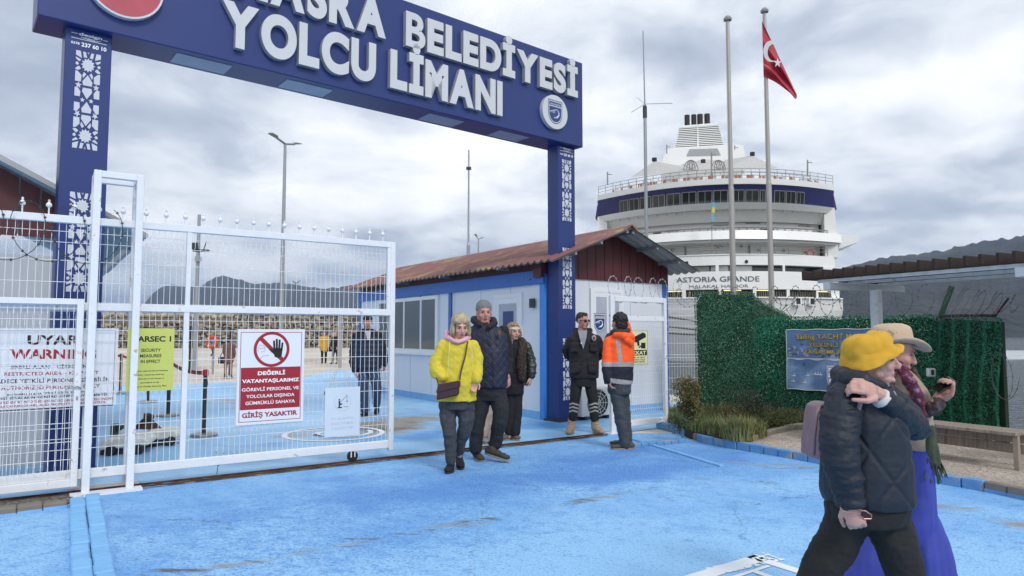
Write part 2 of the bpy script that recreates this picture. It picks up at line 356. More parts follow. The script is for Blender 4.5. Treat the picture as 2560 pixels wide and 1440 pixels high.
blue_in = gmat('blue_painted_quay', '#86bbe4', [
    dict(col='#9dcbee', scale=.45, lo=.42, hi=.6),
    dict(col='#5d9ad6', scale=1.0, lo=.56, hi=.70, rgh=.68, stretch=(.5, 1, 1), mask=[(-.4, 10.4, 2.6, .8, 34, .14)]),
    dict(col='#9a8f7e', scale=1.5, lo=.60, hi=.70, rgh=.7, stretch=(.5, 1, 1), mask=[(-2.0, 11.4, 1.5, 2.2, -30, .20), (-6, 15, 3.0, 1.2, 0, .08), (-5.0, 11.8, 1.6, .5, 20, .06), (-3.6, 9.6, 1.2, .3, 34, .08)]),
    dict(col='#6b6760', scale=1.9, lo=.68, hi=.78, rgh=.72, stretch=(.4, 1, 1), mask=[(-1.9, 11.2, 1.1, 1.7, -30, .18)]),
    dict(col='#5088c4', scale=22, lo=.58, hi=.68, rgh=.74),
], bump=.004, rough=.42)
quay_m = gmat('quay_concrete', '#b9aea0', [dict(col='#cdc5b9', scale=.25, lo=.4, hi=.6), dict(col='#8d857b', scale=1.2, lo=.62, hi=.8), dict(col='#77726b', scale=12, lo=.66, hi=.8)], bump=.004)
# land slab (quay) that carries everything; the sea starts beyond it
land = [(-80, -40), (40, -40), (16.0, -8.0), (8.2, 5.2), (6.75, 8.3), (6.9, 11.2), (4.9, 14.5), (3.8, 17), (-7, 40), (-14, 90), (-80, 90)]
MB().slab(land, -2.2, -.012).build('quay', quay_m, kind='structure')
a = G.pt(-14, 0, 0); b_ = G.pt(9.5, 0, 0)
mo = MB(); pl = [(-16, -6), (9, -6), (6.6, 3.0), (4.6, 6.3), (3.6, 8.3), (2.5, 10.25), tuple(G.pt(6.2, 0, 0))[:2], tuple(G.pt(-12, 0, 0))[:2]]
mo.add([(x, y, 0) for x, y in pl], [tuple(range(len(pl)))]).build('blue_pavement', blue_out, kind='structure')
mo = MB(); inn = [tuple(G.pt(-12, .02, 0))[:2], tuple(G.pt(7.3, .02, 0))[:2], (4.4, 12.6), (3.2, 15.2), (-2.2, 21.5)]
far = [P(900, 925), P(830, 927), P(790, 934), P(760, 945), P(650, 950), P(560, 955), P(440, 962), P(300, 965), P(0, 968)]
inn += [(q.x, q.y) for q in far] + [(-22, 12)]
mo.add([(x, y, -.002) for x, y in inn], [tuple(range(len(inn)))]).build('painted_quay_floor', blue_in, kind='structure')
# raised quay beyond
q0 = P(0, 942); q1 = P(1100, 893)
rp = [(q0.x - 30, q0.y - 3), (q0.x, q0.y), (P(480, 925).x, P(480, 925).y), (P(700, 909).x, P(700, 909).y), (P(880, 897).x, P(880, 897).y), (-6.5, 45), (-12, 88), (-78, 88)]
MB().slab(rp, -.01, .14).build('raised_quay', quay_m, kind='structure')
# gate rail in its groove
rm = MB(); 
for n0, n1, z1 in ((-.10, -.075, .012), (.035, .06, .012)): rm.box(G, -12, 6.0, n0, n1, -.01, z1)
rm.box(G, -12, 6.0, -.012, .002, -.01, .022); rm.build('rail_groove', rust, kind='structure')
MB().add([G.pt(-12, -.19, .004), G.pt(5.95, -.15, .004), G.pt(5.95, .10, .004), G.pt(-12, .12, .004)], [(0, 1, 2, 3)]).build('dirty_rail_strip', gmat('dirty_strip', '#3d3630', [dict(col='#8b8060', scale=6, lo=.48, hi=.6), dict(col='#6ba6dc', scale=3.2, lo=.55, hi=.58, rgh=.8, stretch=(.6, 1, 1))], bump=.01), kind='structure')
# left: rough asphalt strip with a kerb of grey blocks, and the double row of blue blocks
KF = Fr(G.pt(0, -.62, 0)[:2], 55.5)
asph = gmat('rough_asphalt', '#5c5750', [dict(col='#8a857c', scale=30, lo=.5, hi=.6), dict(col='#38342f', scale=22, lo=.55, hi=.65)], bump=.03, bs=40, rough=.95)
kx = G.S(182, -.3, 1270)
MB().box(G, -12, G.S(180, -.2, 1260), -.46, -.135, -.01, .018).build('asphalt_strip', asph, kind='structure')
kerb_m = mat('grey_kerb_block', '#7d766c', .9, var=.15, bump=.004, coord='Object', vs_=8)
kerb_b = mat('blue_kerb_block', '#5c90c0', .8, var=.15, vs_=7, bump=.004, col2='#8d9296', thr=(.52, .62), cs=5)
kerb_bl = mat('pale_blue_block', '#78b0df', .8, var=.1, vs_=7, bump=.004)
kn = thing('kerb', 'low kerb of grey concrete blocks with blue paint along its foot beside the left gate', 'kerb', G.pt(-1.5, -.5, 0))
s_ = G.S(165, -.5, 1300)
while s_ > -4.5:
    MB().box(G, s_ - .168, s_, -.60 + random.uniform(-.008, .008), -.475, -.01, .055 + random.uniform(-.006, .006)).build('block', kerb_m, kn, bevel=.008)
    MB().box(G, s_ - .165, s_, -.612, -.602, -.01, .02 + random.uniform(-.01, .012)).build('paint_edge', kerb_bl, kn)
    s_ -= .175
dn = thing('painted_block_row', 'double row of pale blue painted paving blocks running forward from the gate post', 'paving blocks', P(215, 1300))
A0 = P(212, 1252); A1 = P(240, 1500); dv = (A1 - A0); Ld = dv.length; dv.normalize(); dr = Vector((-dv.y, dv.x, 0)); dr = dr if dr.x > 0 else -dr
k = 0; y = 0
while y < Ld + .6:
    for c in (-1, 0):
        ln = .2; o_ = A0 + dv * (y + (.05 if c else 0)) + dr * (.115 * c + .0)
        o_ = o_ + dr * random.uniform(-.004, .004); h = .058 + random.uniform(-.006, .006)
        q = [o_, o_ + dr * .108, o_ + dr * .108 + dv * (ln - .008), o_ + dv * (ln - .008)]
        MB().slab([(p.x, p.y) for p in q], -.01, h).build('block', kerb_bl, dn, bevel=.01)
    y += .2
# right kerb
kp = [P(*p) for p in ((1640, 1068), (1690, 1082), (1755, 1108), (1850, 1126), (1960, 1144), (2060, 1163), (2200, 1186), (2330, 1207), (2440, 1226), (2560, 1250), (2760, 1300), (3000, 1370))]
kr = thing('kerb', 'kerb of blue painted blocks edging the gravel area under the bench', 'kerb', kp[4])
def along(pts, step):
    out = []; acc = 0; cur = pts[0].copy(); out.append(cur.copy()); i = 1; rem = step
    while i < len(pts):
        seg = pts[i] - cur; 
        if seg.length >= rem: cur = cur + seg.normalized() * rem; out.append(cur.copy()); rem = step
        else: rem -= seg.length; cur = pts[i].copy(); i += 1
    return out
kpts = along(kp, .2)
for i in range(len(kpts) - 1):
    a, b_ = kpts[i], kpts[i + 1]; d_ = (b_ - a).normalized(); nr = Vector((d_.y, -d_.x, 0)); nr = nr if nr.y > 0 else -nr
    px = 1280 + F * a.x / a.y
    h = .10 + random.uniform(-.006, .006); o_ = a + nr * random.uniform(-.006, .006)
    q = [o_ + d_ * .004, o_ + d_ * .194, o_ + d_ * .194 + nr * .09, o_ + d_ * .004 + nr * .09]
    grey = px > 2420 or random.random() < .12
    MB().slab([(p.x, p.y) for p in q], -.01, h).build('block', kerb_m if grey else kerb_b, kr, bevel=.01)
    if grey and px > 2400: MB().slab([(p.x, p.y) for p in (q[0] - nr * .004, q[1] - nr * .004, q[1] - nr * .001, q[0] - nr * .001)], -.01, .035).build('paint_edge', kerb_b, kr)
gravel = gmat('beige_gravel_concrete', '#a2968a', [dict(col='#c3b9ad', scale=42, lo=.5, hi=.56, det=3), dict(col='#5f554c', scale=34, lo=.58, hi=.64, det=3, loc=(3, 3, 0)), dict(col='#83786d', scale=.8, lo=.5, hi=.7)], bump=.012, bs=60, rough=.95)
gp = [k_ + Vector((.06, .07, 0)) for k_ in kp] + [Vector((9.5, 1.5, 0)), Vector((8.3, 5.1, 0)), Vector((6.75, 8.3, 0)), Vector((6.9, 11.2, 0)), Vector((4.6, 12.6, 0)), Vector((2.6, 11.6, 0))]
MB().slab([(p.x, p.y) for p in gp], -.01, .085).build('gravel_area', gravel, kind='structure')
# garden bed edging
ge = thing('garden_kerb', 'curved grey concrete edging between the planting and the gravel', 'kerb', P(1960, 1078))
gpts = along([P(1884, 1103, .09), P(1930, 1086, .09), P(1980, 1075, .09), P(2050, 1070, .09), P(2110, 1068, .09)], .45)
for a, b_ in zip(gpts, gpts[1:]):
    d_ = (b_ - a).normalized(); nr = Vector((-d_.y, d_.x, 0)); q = [a + d_ * .004, b_ - d_ * .004, b_ - d_ * .004 + nr * .08, a + d_ * .004 + nr * .08]
    MB().slab([(p.x, p.y) for p in q], .06, .15).build('block', kerb_m, ge, bevel=.01)
soil = mat('garden_soil', '#3a3426', .95, var=.3, bump=.02, bs=12)
sb = [P(1668, 1072), P(1720, 1100), P(1800, 1120), P(1845, 1116), P(1880, 1104), P(1930, 1086), P(1980, 1075), P(2050, 1070), P(2110, 1068)]
sb = [(p.x + .05, p.y + .12) for p in sb] + [(5.4, 11.3), (4.3, 12.4), (3.0, 12.4), (2.5, 11.4)]
MB().slab(sb, 0, .115).build('garden_bed', soil, kind='structure')
# covered channel: straight thin kerb line on the blue outside, and the short step of blocks
cb = thing('cable_cover', 'thin painted cable cover strip running across the blue ground from the right gate post', 'cable cover', P(1650, 1125))
a, b_ = P(1570, 1097), P(1800, 1168); d_ = (b_ - a).normalized(); nr = Vector((-d_.y, d_.x, 0)); MB().slab([(p.x, p.y) for p in (a, b_, b_ + nr * .05, a + nr * .05)], -.005, .022).build('strip', kerb_bl, cb, bevel=.006)
st = thing('block_step', 'short row of blue painted blocks by the garden corner', 'paving blocks', P(1660, 1115))
ap, bp_ = P(1585, 1120), P(1715, 1107); dd = (bp_ - ap) / 7; nr = Vector((-dd.y, dd.x, 0)).normalized()
for i in range(7):
    a = ap + dd * i; q = [a + dd * .03, a + dd * .97, a + dd * .97 + nr * .12, a + dd * .03 + nr * .12]
    MB().slab([(p.x, p.y) for p in q], -.005, .05).build('block', kerb_b, st, bevel=.008)
# painted signs on the ground
road_w = mat('worn_white_road_paint', '#dfe6ea', .7, var=.06, col2='#8fc0e8', thr=(.64, .70), cs=7)
class FG:                         # floor frame: s along, z -> forward on the floor
    def __init__(s, o, ang): s.o = Vector((o[0], o[1])); s.d = Vector((math.sin(R(ang)), math.cos(R(ang)))); s.n = Vector((-s.d.y, s.d.x))
    def pt(s, a, n, z): q = s.o + s.d * a + s.n * z; return Vector((q.x, q.y, .004 - n))
mk = P(1920, 1388); FM = FG((mk.x, mk.y), 103)
rmk = thing('road_marking', 'worn white painted crest frame with lettering on the blue ground, cut by the photo bottom', 'road marking', mk)
fm = MB()
c0 = P(1715, 1440); c1 = P(1890, 1387); c2 = P(2010, 1425)
ud = (c1 - c0).normalized(); vd = (c2 - c1).normalized()
def fq(a, b_, w_, m=fm):
    d_ = (b_ - a).normalized(); nr = Vector((-d_.y, d_.x, 0)) * w_
    m.add([Vector((p.x, p.y, .004)) for p in (a, b_, b_ - nr, a - nr)], [(0, 1, 2, 3)])
fq(c0 - ud * .5, c1, .115); fq(c1 - ud * .02, c1 + vd * .9, .085); fq(c1 - ud * .26 + vd * .2, c1 + vd * .9 - ud * .26, .05); fq(c0 - ud * .5 + vd * .17, c1 - ud * .12 + vd * .17, .03)
fm.build('frame_line', road_w, rmk)
class FX:
    def __init__(s, o, x, y): s.o = o; s.x = x; s.y = y
    def pt(s, a, n, z): q = s.o + s.x * a + s.y * z; return Vector((q.x, q.y, .0045))
lx = P(1800, 1434); lx2 = P(1940, 1402); xx = (lx2 - lx).normalized()
text(FX(lx, xx, Vector((-xx.y, xx.x, 0))), 'BELEDİYESİ', -.02, .56, -.02, .11, 0, road_w, rmk)
rm2 = thing('road_marking', 'round white crest stencilled on the blue floor just inside the gate', 'road marking', P(850, 1085))
cc = P(835, 1084); m2 = MB()
def ring(c, r0, r1, n=40, m=None, z=.003, a0=0, a1=2 * math.pi, sy=1):
    vs_ = []
    for i in range(n + 1):
        a = a0 + (a1 - a0) * i / n
        for r_ in (r0, r1): vs_.append((c.x + r_ * math.cos(a), c.y + r_ * math.sin(a) * sy, z))
    m.add(vs_, [(2 * i, 2 * i + 1, 2 * i + 3, 2 * i + 2) for i in range(n)])
ring(cc, .66, .74, m=m2); ring(cc, .2, .3, m=m2, a0=.5, a1=4.5); ring(cc + Vector((.1, .1, 0)), .38, .45, m=m2, a0=3.6, a1=7)
m2.build('ring_line', road_w, rm2)
# ------------------------------------------------------------------ entrance arch
c0 = P(1398, 1055); A = Fr((c0.x, c0.y), 50.5)
arch = thing('entrance_arch', 'tall navy blue gateway arch carrying the big pale harbour lettering', 'arch', (c0.x, c0.y, 0))
ACR = (0, A.S(1441, 0, 1050)); xl = A.S(245, 0, 1000); ACL = (xl - .43, xl)
zb = A.Z(640, 163, -.12); zt = A.Z(1457, 158, -.12); zb = (zb + A.Z(1370, 352, -.12)) / 2
sL, sR = A.S(93, -.12, 30), A.S(1457, -.12, 260)
def panel_cells():
    h = []    # (poly) in u (-1..1) v (0..3.8), mirrored in both
    def star(cx_, cy_, r1, r2, n, a0=90): return [(cx_ + (r1 if i % 2 == 0 else r2) * math.cos(R(a0 + 180 * i / n)), cy_ + (r1 if i % 2 == 0 else r2) * math.sin(R(a0 + 180 * i / n))) for i in range(2 * n)]
    cs = [star(0, 2.78, .56, .40, 12), [(0, 2.0), (-.40, 1.46), (-.34, 1.16), (.34, 1.16), (.40, 1.46)], [(-.34, .97), (.34, .97), (.40, .68), (0, .1), (-.40, .68)]]
    sd = [[(.52, 1.40), (.98, 1.40), (.98, 2.2), (.80, 2.2), (.48, 1.9)], star(.70, 1.12, .28, .12, 5), [(.56, .24), (.98, .24), (.98, .92), (.72, .92), (.52, .62)], star(.34, -.0, .20, .09, 5),
          [(.12, 2.05), (.36, 1.7), (.42, 1.95), (.30, 2.2)], [(.55, 2.42), (.75, 2.28), (.98, 2.30), (.98, 2.40), (.72, 2.62)], [(.72, 2.78), (.84, 2.64), (.98, 2.72), (.98, 2.86), (.84, 2.92)],
          [(.55, 3.12), (.72, 2.96), (.98, 3.16), (.98, 3.28)], [(.52, 3.26), (.98, 3.44), (.98, 3.8), (.62, 3.8)], [(.10, 3.36), (.36, 3.34), (.44, 3.78), (.22, 3.78)], [(-.10, 3.8), (0, 3.6), (.10, 3.8)]]
    out = []
    for c in cs: out += [c, [(u, -v) for u, v in c][::-1]]
    for c in sd:
        out += [c, [(-u, v) for u, v in c][::-1]]
        if min(v for u, v in c) > .05: out += [[(u, -v) for u, v in c][::-1], [(-u, -v) for u, v in c]]
    return out
CELLS = panel_cells()
inlay = mat('pale_inlay', '#c6cad3', .5, var=.03)
for s0, s1, L_, ys in ((ACL[0], ACL[1], 0, [(128, 372), (482, 730), (825, 1000)]), (ACR[0], ACR[1], 1, [(401, 553), (620, 772), (846, 1000)])):
    col = MB().box(A, s0, s1, 0, .27, 0, zb).build('column', navy, arch, bevel=.006)
    MB().box(A, s0 - .05, s1 + .05, -.06, .33, -.01, .035).build('base_plate', dark_metal if L_ else navy, arch)
    sm = (s0 + s1) / 2; pxm = 1420 if L_ else 205
    for ya, yb_ in ys:
        za, zb_ = A.Z(pxm, ya), A.Z(pxm, yb_); hh = (za - zb_) / 2; zm = (za + zb_) / 2; hw = (s1 - s0) * .27; m_ = MB()
        for c in CELLS: m_.prism(A, [(sm + u * hw, zm + v / 3.8 * hh) for u, v in c], -.004, .0)
        m_.build('lattice_inlay', inlay, arch)
    wd = s1 - s0; zt_ = A.Z(pxm, 99 if not L_ else 381, 0) + .142; nz = A.Z(pxm, 111 if not L_ else 389, 0)
    text(A, 'design', s0 + wd * .28, s1 - wd * .22, zt_ - .100, zt_ - .068, 0, white_print, arch, dep=.002, off=.03)
    text(A, 'reklam', s0 + wd * .33, s1 - wd * .38, zt_ - .126, zt_ - .110, 0, white_print, arch, dep=.002)
    MB().box(A, s0 + wd * .12, s1 - wd * .12, -.002, 0, zt_ - .142, zt_ - .137).box(A, s0 + wd * .12, s0 + wd * .26, -.002, 0, zt_ - .09, zt_ - .085).box(A, s1 - wd * .2, s1 - wd * .1, -.002, 0, zt_ - .10, zt_ - .095).build('rule_line', white_print, arch)
    sw = MB(); sw.tube([A.pt(s0 + wd * (.45 + .3 * i / 8), -.002, zt_ - .128 - .008 * math.sin(math.pi * i / 8) + .01 * i / 8) for i in range(9)], .003, 4); sw.build('swoosh', white_print, arch)
    text(A, '0378', s0 + wd * .12, s0 + wd * .30, nz - .012, nz + .014, 0, white_print, arch, dep=.002)
    text(A, '237 60 10', s0 + wd * .34, s1 - wd * .12, nz - .022, nz + .022, 0, white_print, arch, dep=.002, off=.03)
MB().box(A, sL, sR, -.12, .42, zb, zt).build('beam', navy, arch, bevel=.01)
ld = mat('diffuser_panel', '#8a9cb8', .3)
for xa, ya in ((440, 128), (715, 190), (1070, 278), (1245, 322)):
    s_ = A.S(xa, .05, ya); wd = .62
    MB().box(A, s_, s_ + wd, .0, .34, zb - .006, zb + .01).build('light_diffuser', ld, arch)
LM = [letter_m, letter_side]
def big_letters(txt, s0, s1, z0, z1, gap=.06, off=.052):
    chars = []; x = 0; lo, hi = caph(off)
    for c in txt:
        if c == ' ': x += .36; continue
        v, _ = tmesh(c, off); w_ = v[:, 0].max() - v[:, 0].min(); chars.append((c, x, x + w_)); x += w_ + gap
    tot = chars[-1][2]; k = (s1 - s0) / tot
    for c, a_, b2 in chars:
        m_ = MB(); text_mb(m_, A, c, s0 + a_ * k, s0 + b2 * k, z0, z1, -.12, .075, .028 if c == 'B' else off); m_.build('letter', LM, arch)
sy0 = A.S(552, -.16, 60); sy1 = A.S(1253, -.16, 240)
zl0 = A.Z(1230, 285, -.19); zl1 = A.Z(1250, 200, -.19)
zl0 = (zl0 + A.Z(590, 118, -.19)) / 2
hh = A.Z(1241, 193, -.19) - A.Z(1241, 286, -.19)
big_letters('YOLCU LİMANI', sy0, sy1, zl0, zl0 + hh * .93)
sb1 = A.S(1441, -.16, 200); sb0 = A.S(1012, -.16, 60)
zu0 = A.Z(1415, 236, -.19); hu = A.Z(1410, 158, -.19) - A.Z(1410, 236, -.19)
big_letters('BELEDİYESİ', sb0, sb1, zu0, zu0 + hu * .93)
sa1 = A.S(962, -.16, 60); sa0 = A.S(480, -.16, -60)
big_letters('AMASRA', sa0, sa1, zu0, zu0 + hu * 1.0)
# round emblems
def emblem_shield(fr, s, z, w_, n, parent, dark, light, dep=.002):
    h = w_ * 1.25
    def sh(k, dz=0):
        pts = [(s - w_ / 2 * k, z + h / 2 * k + dz), (s + w_ / 2 * k, z + h / 2 * k + dz)]
        for i in range(9):
            a = math.pi * i / 8; pts.append((s + w_ / 2 * k * math.cos(a) if i not in () else 0, z - h * .05 * k - h * .45 * k * math.sin(a) + dz))
        return pts[::-1]
    m_ = MB(); m_.prism(fr, sh(1), n - dep, n); m_.build('crest_border', dark, parent)
    m_ = MB(); m_.prism(fr, sh(.93), n - dep * 2, n - dep); m_.build('crest_inner_line', light, parent)
    m_ = MB(); m_.prism(fr, sh(.85), n - dep * 3, n - dep * 2); m_.build('crest_field', dark, parent)
    b = MB(); b.box(fr, s - w_ * .42, s + w_ * .42, n - dep * 4, n - dep * 3, z + h * .22, z + h * .26)
    # branch like plume and trunk
    for i in range(6):
        x0 = s + w_ * (.02 - .07 * i); pts = [fr.pt(s + w_ * .14 - w_ * .02 * i, n - dep * 4, z + h * .12 - abs(i - 2) * h * .01), fr.pt(x0 - w_ * .05, n - dep * 4, z + h * (.10 - .02 * i)), fr.pt(x0 - w_ * .07, n - dep * 4, z - h * (.06 - .005 * i))]
        b.tube(pts, w_ * .016, 4)
    b.tube([fr.pt(s + w_ * .1, n - dep * 4, z + h * .12), fr.pt(s + w_ * .22, n - dep * 4, z + h * .04), fr.pt(s + w_ * .24, n - dep * 4, z - h * .10), fr.pt(s + w_ * .12, n - dep * 4, z - h * .22), fr.pt(s - w_ * .1, n - dep * 4, z - h * .26)], [w_ * .02, w_ * .035, w_ * .045, w_ * .06, w_ * .02], 5)
    b.build('crest_drawing', light, parent)
    text(fr, 'AMASRA BELEDİYESİ', s - w_ * .37, s + w_ * .37, z + h * .29, z + h * .36, n - dep * 3, light, parent, dep=dep)
def disc(fr, s, z, r, n0, n1, m, parent, name='disc', seg=36):
    return MB().prism(fr, [(s + r * math.cos(2 * math.pi * i / seg), z + r * math.sin(2 * math.pi * i / seg)) for i in range(seg)], n0, n1).build(name, m, parent)
se, ze = A.sz(1388, 280, -.19); re_ = (A.Z(1388, 238, -.19) - A.Z(1388, 322, -.19)) / 2
disc(A, se, ze, re_, -.19, -.12, letter_m, arch, 'emblem_disc')
emblem_shield(A, se, ze - .005, re_ * 1.12, -.19, arch, mat('crest_navy', '#2b4478', .5), letter_m, .0015)
sf, zf = A.sz(312, -28, -.19); rf = .38
se2 = A.S(312, -.19, 20); zlow = A.Z(312, 44, -.19)
disc(A, se2, zlow + rf, rf, -.19, -.12, letter_m, arch, 'emblem_disc'); flag_red = mat('flag_red', '#a8283a', .5)
disc(A, se2, zlow + rf, rf * .94, -.192, -.19, mat('emblem_red', '#b34a58', .5), arch, 'emblem_face')
def crescent(fr, s, z, r, n0, n1):
    a = []; 
    for i in range(25):
        t_ = R(45) + R(270) * i / 24; a.append((s + r * math.cos(t_), z + r * math.sin(t_)))
    for i in range(25):
        t_ = R(45 + 270) - R(270) * i / 24; a.append((s + r * .22 + r * .8 * math.cos(t_), z + r * .8 * math.sin(t_)))
    m_ = MB()
    for i in range(24): m_.prism(fr, [a[i], a[i + 1], a[48 - i], a[49 - i]], n0, n1)
    return m_
crescent(A, se2 - .10, zlow + rf, rf * .5, -.196, -.192).build('crescent', white_print, arch)
MB().prism(A, [(se2 + .15 + (rf * .22 if i % 2 == 0 else rf * .09) * math.cos(R(180 + 36 * i)), zlow + rf + (rf * .22 if i % 2 == 0 else rf * .09) * math.sin(R(180 + 36 * i))) for i in range(10)], -.196, -.192).build('star', white_print, arch)
# ------------------------------------------------------------------ gates
def spear(fr, s, n, z, parent, h=.14, m=white_steel):
    f_ = MB(); f_.box(fr, s - .006, s + .006, n - .006, n + .006, z, z + h * .42)
    f_.lathe(fr.pt(s, n, z + h * .42), [(.006, 0), (.022, h * .10), (.026, h * .2), (.018, h * .32), (.007, h * .40), (.010, h * .44), (.011, h * .5), (.004, h * .58)], 8)
    return f_.build('finial', m, parent)
def mesh_panel(fr, s0, s1, z0, z1, n, parent, dz=.2, ds=.056, r=.0028, folds=(), m=wire_white, name='wire_mesh'):
    """welded bent wire panel: uprights with V folds, cross wires"""
    mb = MB(); folds = sorted(folds)
    prof = [(z0, 0)]
    for f_ in folds: prof += [(f_ - .05, 0), (f_, -.022), (f_ + .05, 0)]
    prof.append((z1, 0)); k = int((s1 - s0) / ds)
    for i in range(k + 1):
        s_ = s0 + (s1 - s0) * (i + .5) / (k + 1) + random.uniform(-.002, .002)
        mb.tube([fr.pt(s_ + random.uniform(-.002, .002), n + q, z) for z, q in prof], r, 4)
    zs = [z0 + .01]
    z = z0 + dz
    while z < z1 - .04:
        if all(abs(z - f_) > .09 for f_ in folds): zs.append(z)
        z += dz
    for f_ in folds: zs += [f_ - .05, f_ + .05]
    zs.append(z1 - .01)
    for z in zs:
        mb.tube([fr.pt(s0 + (s1 - s0) * i / 6, n - .004, z + random.uniform(-.002, .002)) for i in range(7)], r * 1.1, 4)
    return mb.build(name, m, parent, kind='stuff')
gr = thing('sliding_gate', 'long white sliding gate of wire mesh with spear finials and warning boards', 'gate', G.pt(0, 0, 0))
gT = G.Z(985, 606); gR = G.S(985, 0, 800); gM = (G.Z(985, 778) + G.Z(350, 770)) / 2 - .01; gB = G.Z(880, 1118)
gBb = gB - .045; gL = -6.0
print('gate', gT, gM, gB, gR)
w_ = .05
for nm, z0, z1, s0, s1 in (('top_rail', gT - .07, gT, gL, gR), ('middle_rail', gM - .035, gM + .035, gL, gR - w_), ('bottom_rail', gBb, gB + .04, gL, gR - .06)):
    MB().box(G, s0, s1, -.025, .025, z0, z1).build(nm, white_steel, gr, bevel=.004)
MB().box(G, gR - .06, gR, -.03, .03, gBb - .03, gT - .003).build('end_post', white_steel, gr, bevel=.004)
ups = [G.S(471, 0, 670), G.S(338, 0, 670) - .35]
los = [G.S(461, 0, 950)]
for s_ in ups[:1]: MB().box(G, s_ - .022, s_ + .022, -.02, .02, gM + .035, gT - .07).build('stile', white_steel, gr)
for s_ in los: MB().box(G, s_ - .025, s_ + .025, -.02, .02, gB + .04, gM - .035).build('stile', white_steel, gr)
MB().box(G, gR - .10, gR - .06, -.02, .02, gM + .035, gT - .07).build('stile', white_steel, gr)
xs = [365, 415, 463, 508, 550, 592, 634, 672, 711, 749, 786, 822, 856, 890, 924, 957]
for x in xs: spear(G, G.S(x, 0, 560), 0, gT, gr)
for i in range(1, 12): spear(G, G.S(365, 0, 560) - .20 * i, 0, gT, gr)
s_a = gL; s_b = G.S(461, 0, 950)
fu = (gT - .22,); fl = (gM - .17,)
mesh_panel(G, s_b + .03, gR - .10, gM + .03, gT - .06, .005, gr, folds=(gT - .2,))
mesh_panel(G, -1.2, s_b - .02, gM + .03, gT - .06, .005, gr, folds=(gT - .2,))
mesh_panel(G, -3.2, -1.22, gM + .03, gT - .06, .005, gr, folds=())
mesh_panel(G, s_b + .03, gR - .06, gB + .03, gM - .03, .005, gr, folds=(gM - .17, (gB + gM) / 2 + .02, gB + .28))
mesh_panel(G, -3.2, s_b - .03, gB + .03, gM - .03, .005, gr, folds=(gM - .17, (gB + gM) / 2 + .02, gB + .28))
wh = MB(); sw_ = G.S(881, 0, 1140); wh.box(G, sw_ - .028, sw_ - .016, -.02, .02, .06, gBb); wh.box(G, sw_ + .016, sw_ + .028, -.02, .02, .06, gBb); wheel_br = wh.build('wheel_bracket', white_steel, gr)
whl = MB()
axis = G.pt(sw_, 0, .07); seg = 18; vs_ = []; 
for sgn in (-.015, .015):
    for k in range(seg): vs_.append(axis + Vector((G.n.x, G.n.y, 0)) * sgn + Vector((G.d.x, G.d.y, 0)) * .062 * math.cos(2 * math.pi * k / seg) + Vector((0, 0, 1)) * .062 * math.sin(2 * math.pi * k / seg))
whl.add(vs_, [tuple(range(seg)), tuple(range(2 * seg - 1, seg - 1, -1))] + [(k, k + seg, (k + 1) % seg + seg, (k + 1) % seg) for k in range(seg)]).build('wheel', black_m, gr)
# portal frame that guides the gate
pr = thing('gate_portal', 'tall white square tube portal frame guiding the sliding gate on the left', 'gate post', G.pt(-.6, -.14, 0))
nf, nb_ = -.14, .16
sA = (G.S(205, nf, 1240), 0); sA = G.S(218, nf, 1100); sB = G.S(328, nf, 1100); ztop = G.Z(238, 424, nf); ztop2 = G.Z(345, 438, nf); ztop = (ztop + ztop2) / 2
pw = .032
for s_, n_ in ((sA, nf), (sB, nf), (sA, nb_), (sB, nb_)):
    MB().box(G, s_ - pw, s_ + pw, n_ - pw, n_ + pw, .02, ztop).build('post', white_steel, pr, bevel=.004)
for n_ in (nf, nb_): MB().box(G, sA + pw, sB - pw, n_ - pw + .002, n_ + pw - .002, ztop - .065, ztop - .002).build('cross_bar', white_steel, pr, bevel=.004)
for s_ in (sA, sB): MB().box(G, s_ - pw + .002, s_ + pw - .002, nf + pw, nb_ - pw, ztop - .065, ztop - .002).build('cross_bar', white_steel, pr, bevel=.004)
MB().box(G, sA - .12, sB + .10, nf - .10, nf + .045, .0, .022).build('base_plate', white_steel, pr)
MB().box(G, sA - .12, sB + .10, nb_ - .05, nb_ + .06, .0, .022).build('base_plate', white_steel, pr)
# left leaf in front
lf = thing('gate_leaf', 'white hinged gate leaf with fine wire mesh and a bolt, cut by the left edge', 'gate', G.pt(-1.4, -.09, 0))
nL = -.075
def gzz(px, py): return G.Z(px, py, nL)
lr = G.S(205, nL, 900); lt = gzz(100, 745); lb = gzz(100, 1225)
MB().box(G, lr - .055, lr, nL - .022, nL + .022, lb, lt).build('stile', white_steel, lf, bevel=.004)
MB().box(G, -6, lr - .055, nL - .022, nL + .022, lt - .055, lt).build('top_rail', white_steel, lf, bevel=.004)
MB().box(G, -6, lr - .055, nL - .022, nL + .022, lb, lb + .07).build('bottom_rail', white_steel, lf, bevel=.004)
mesh_panel(G, -3.2, lr - .056, lb + .07, lt - .05, nL, lf, folds=(lt - .14, (lb + lt) / 2 - .1, lb + .2), dz=.17, ds=.05)
bl = MB(); bl.tube([G.pt(lr - .12, nL - .03, G.Z(180, 972, nL)), G.pt(lr - .03, nL - .045, G.Z(195, 968, nL) + .01), G.pt(lr - .0, nL - .035, G.Z(195, 972, nL) + .005)], .007, 6); bl.box(G, lr - .035, lr - .02, nL - .026, nL - .022, G.Z(195, 1000, nL), G.Z(195, 990, nL)); bl.build('bolt', galv, lf)
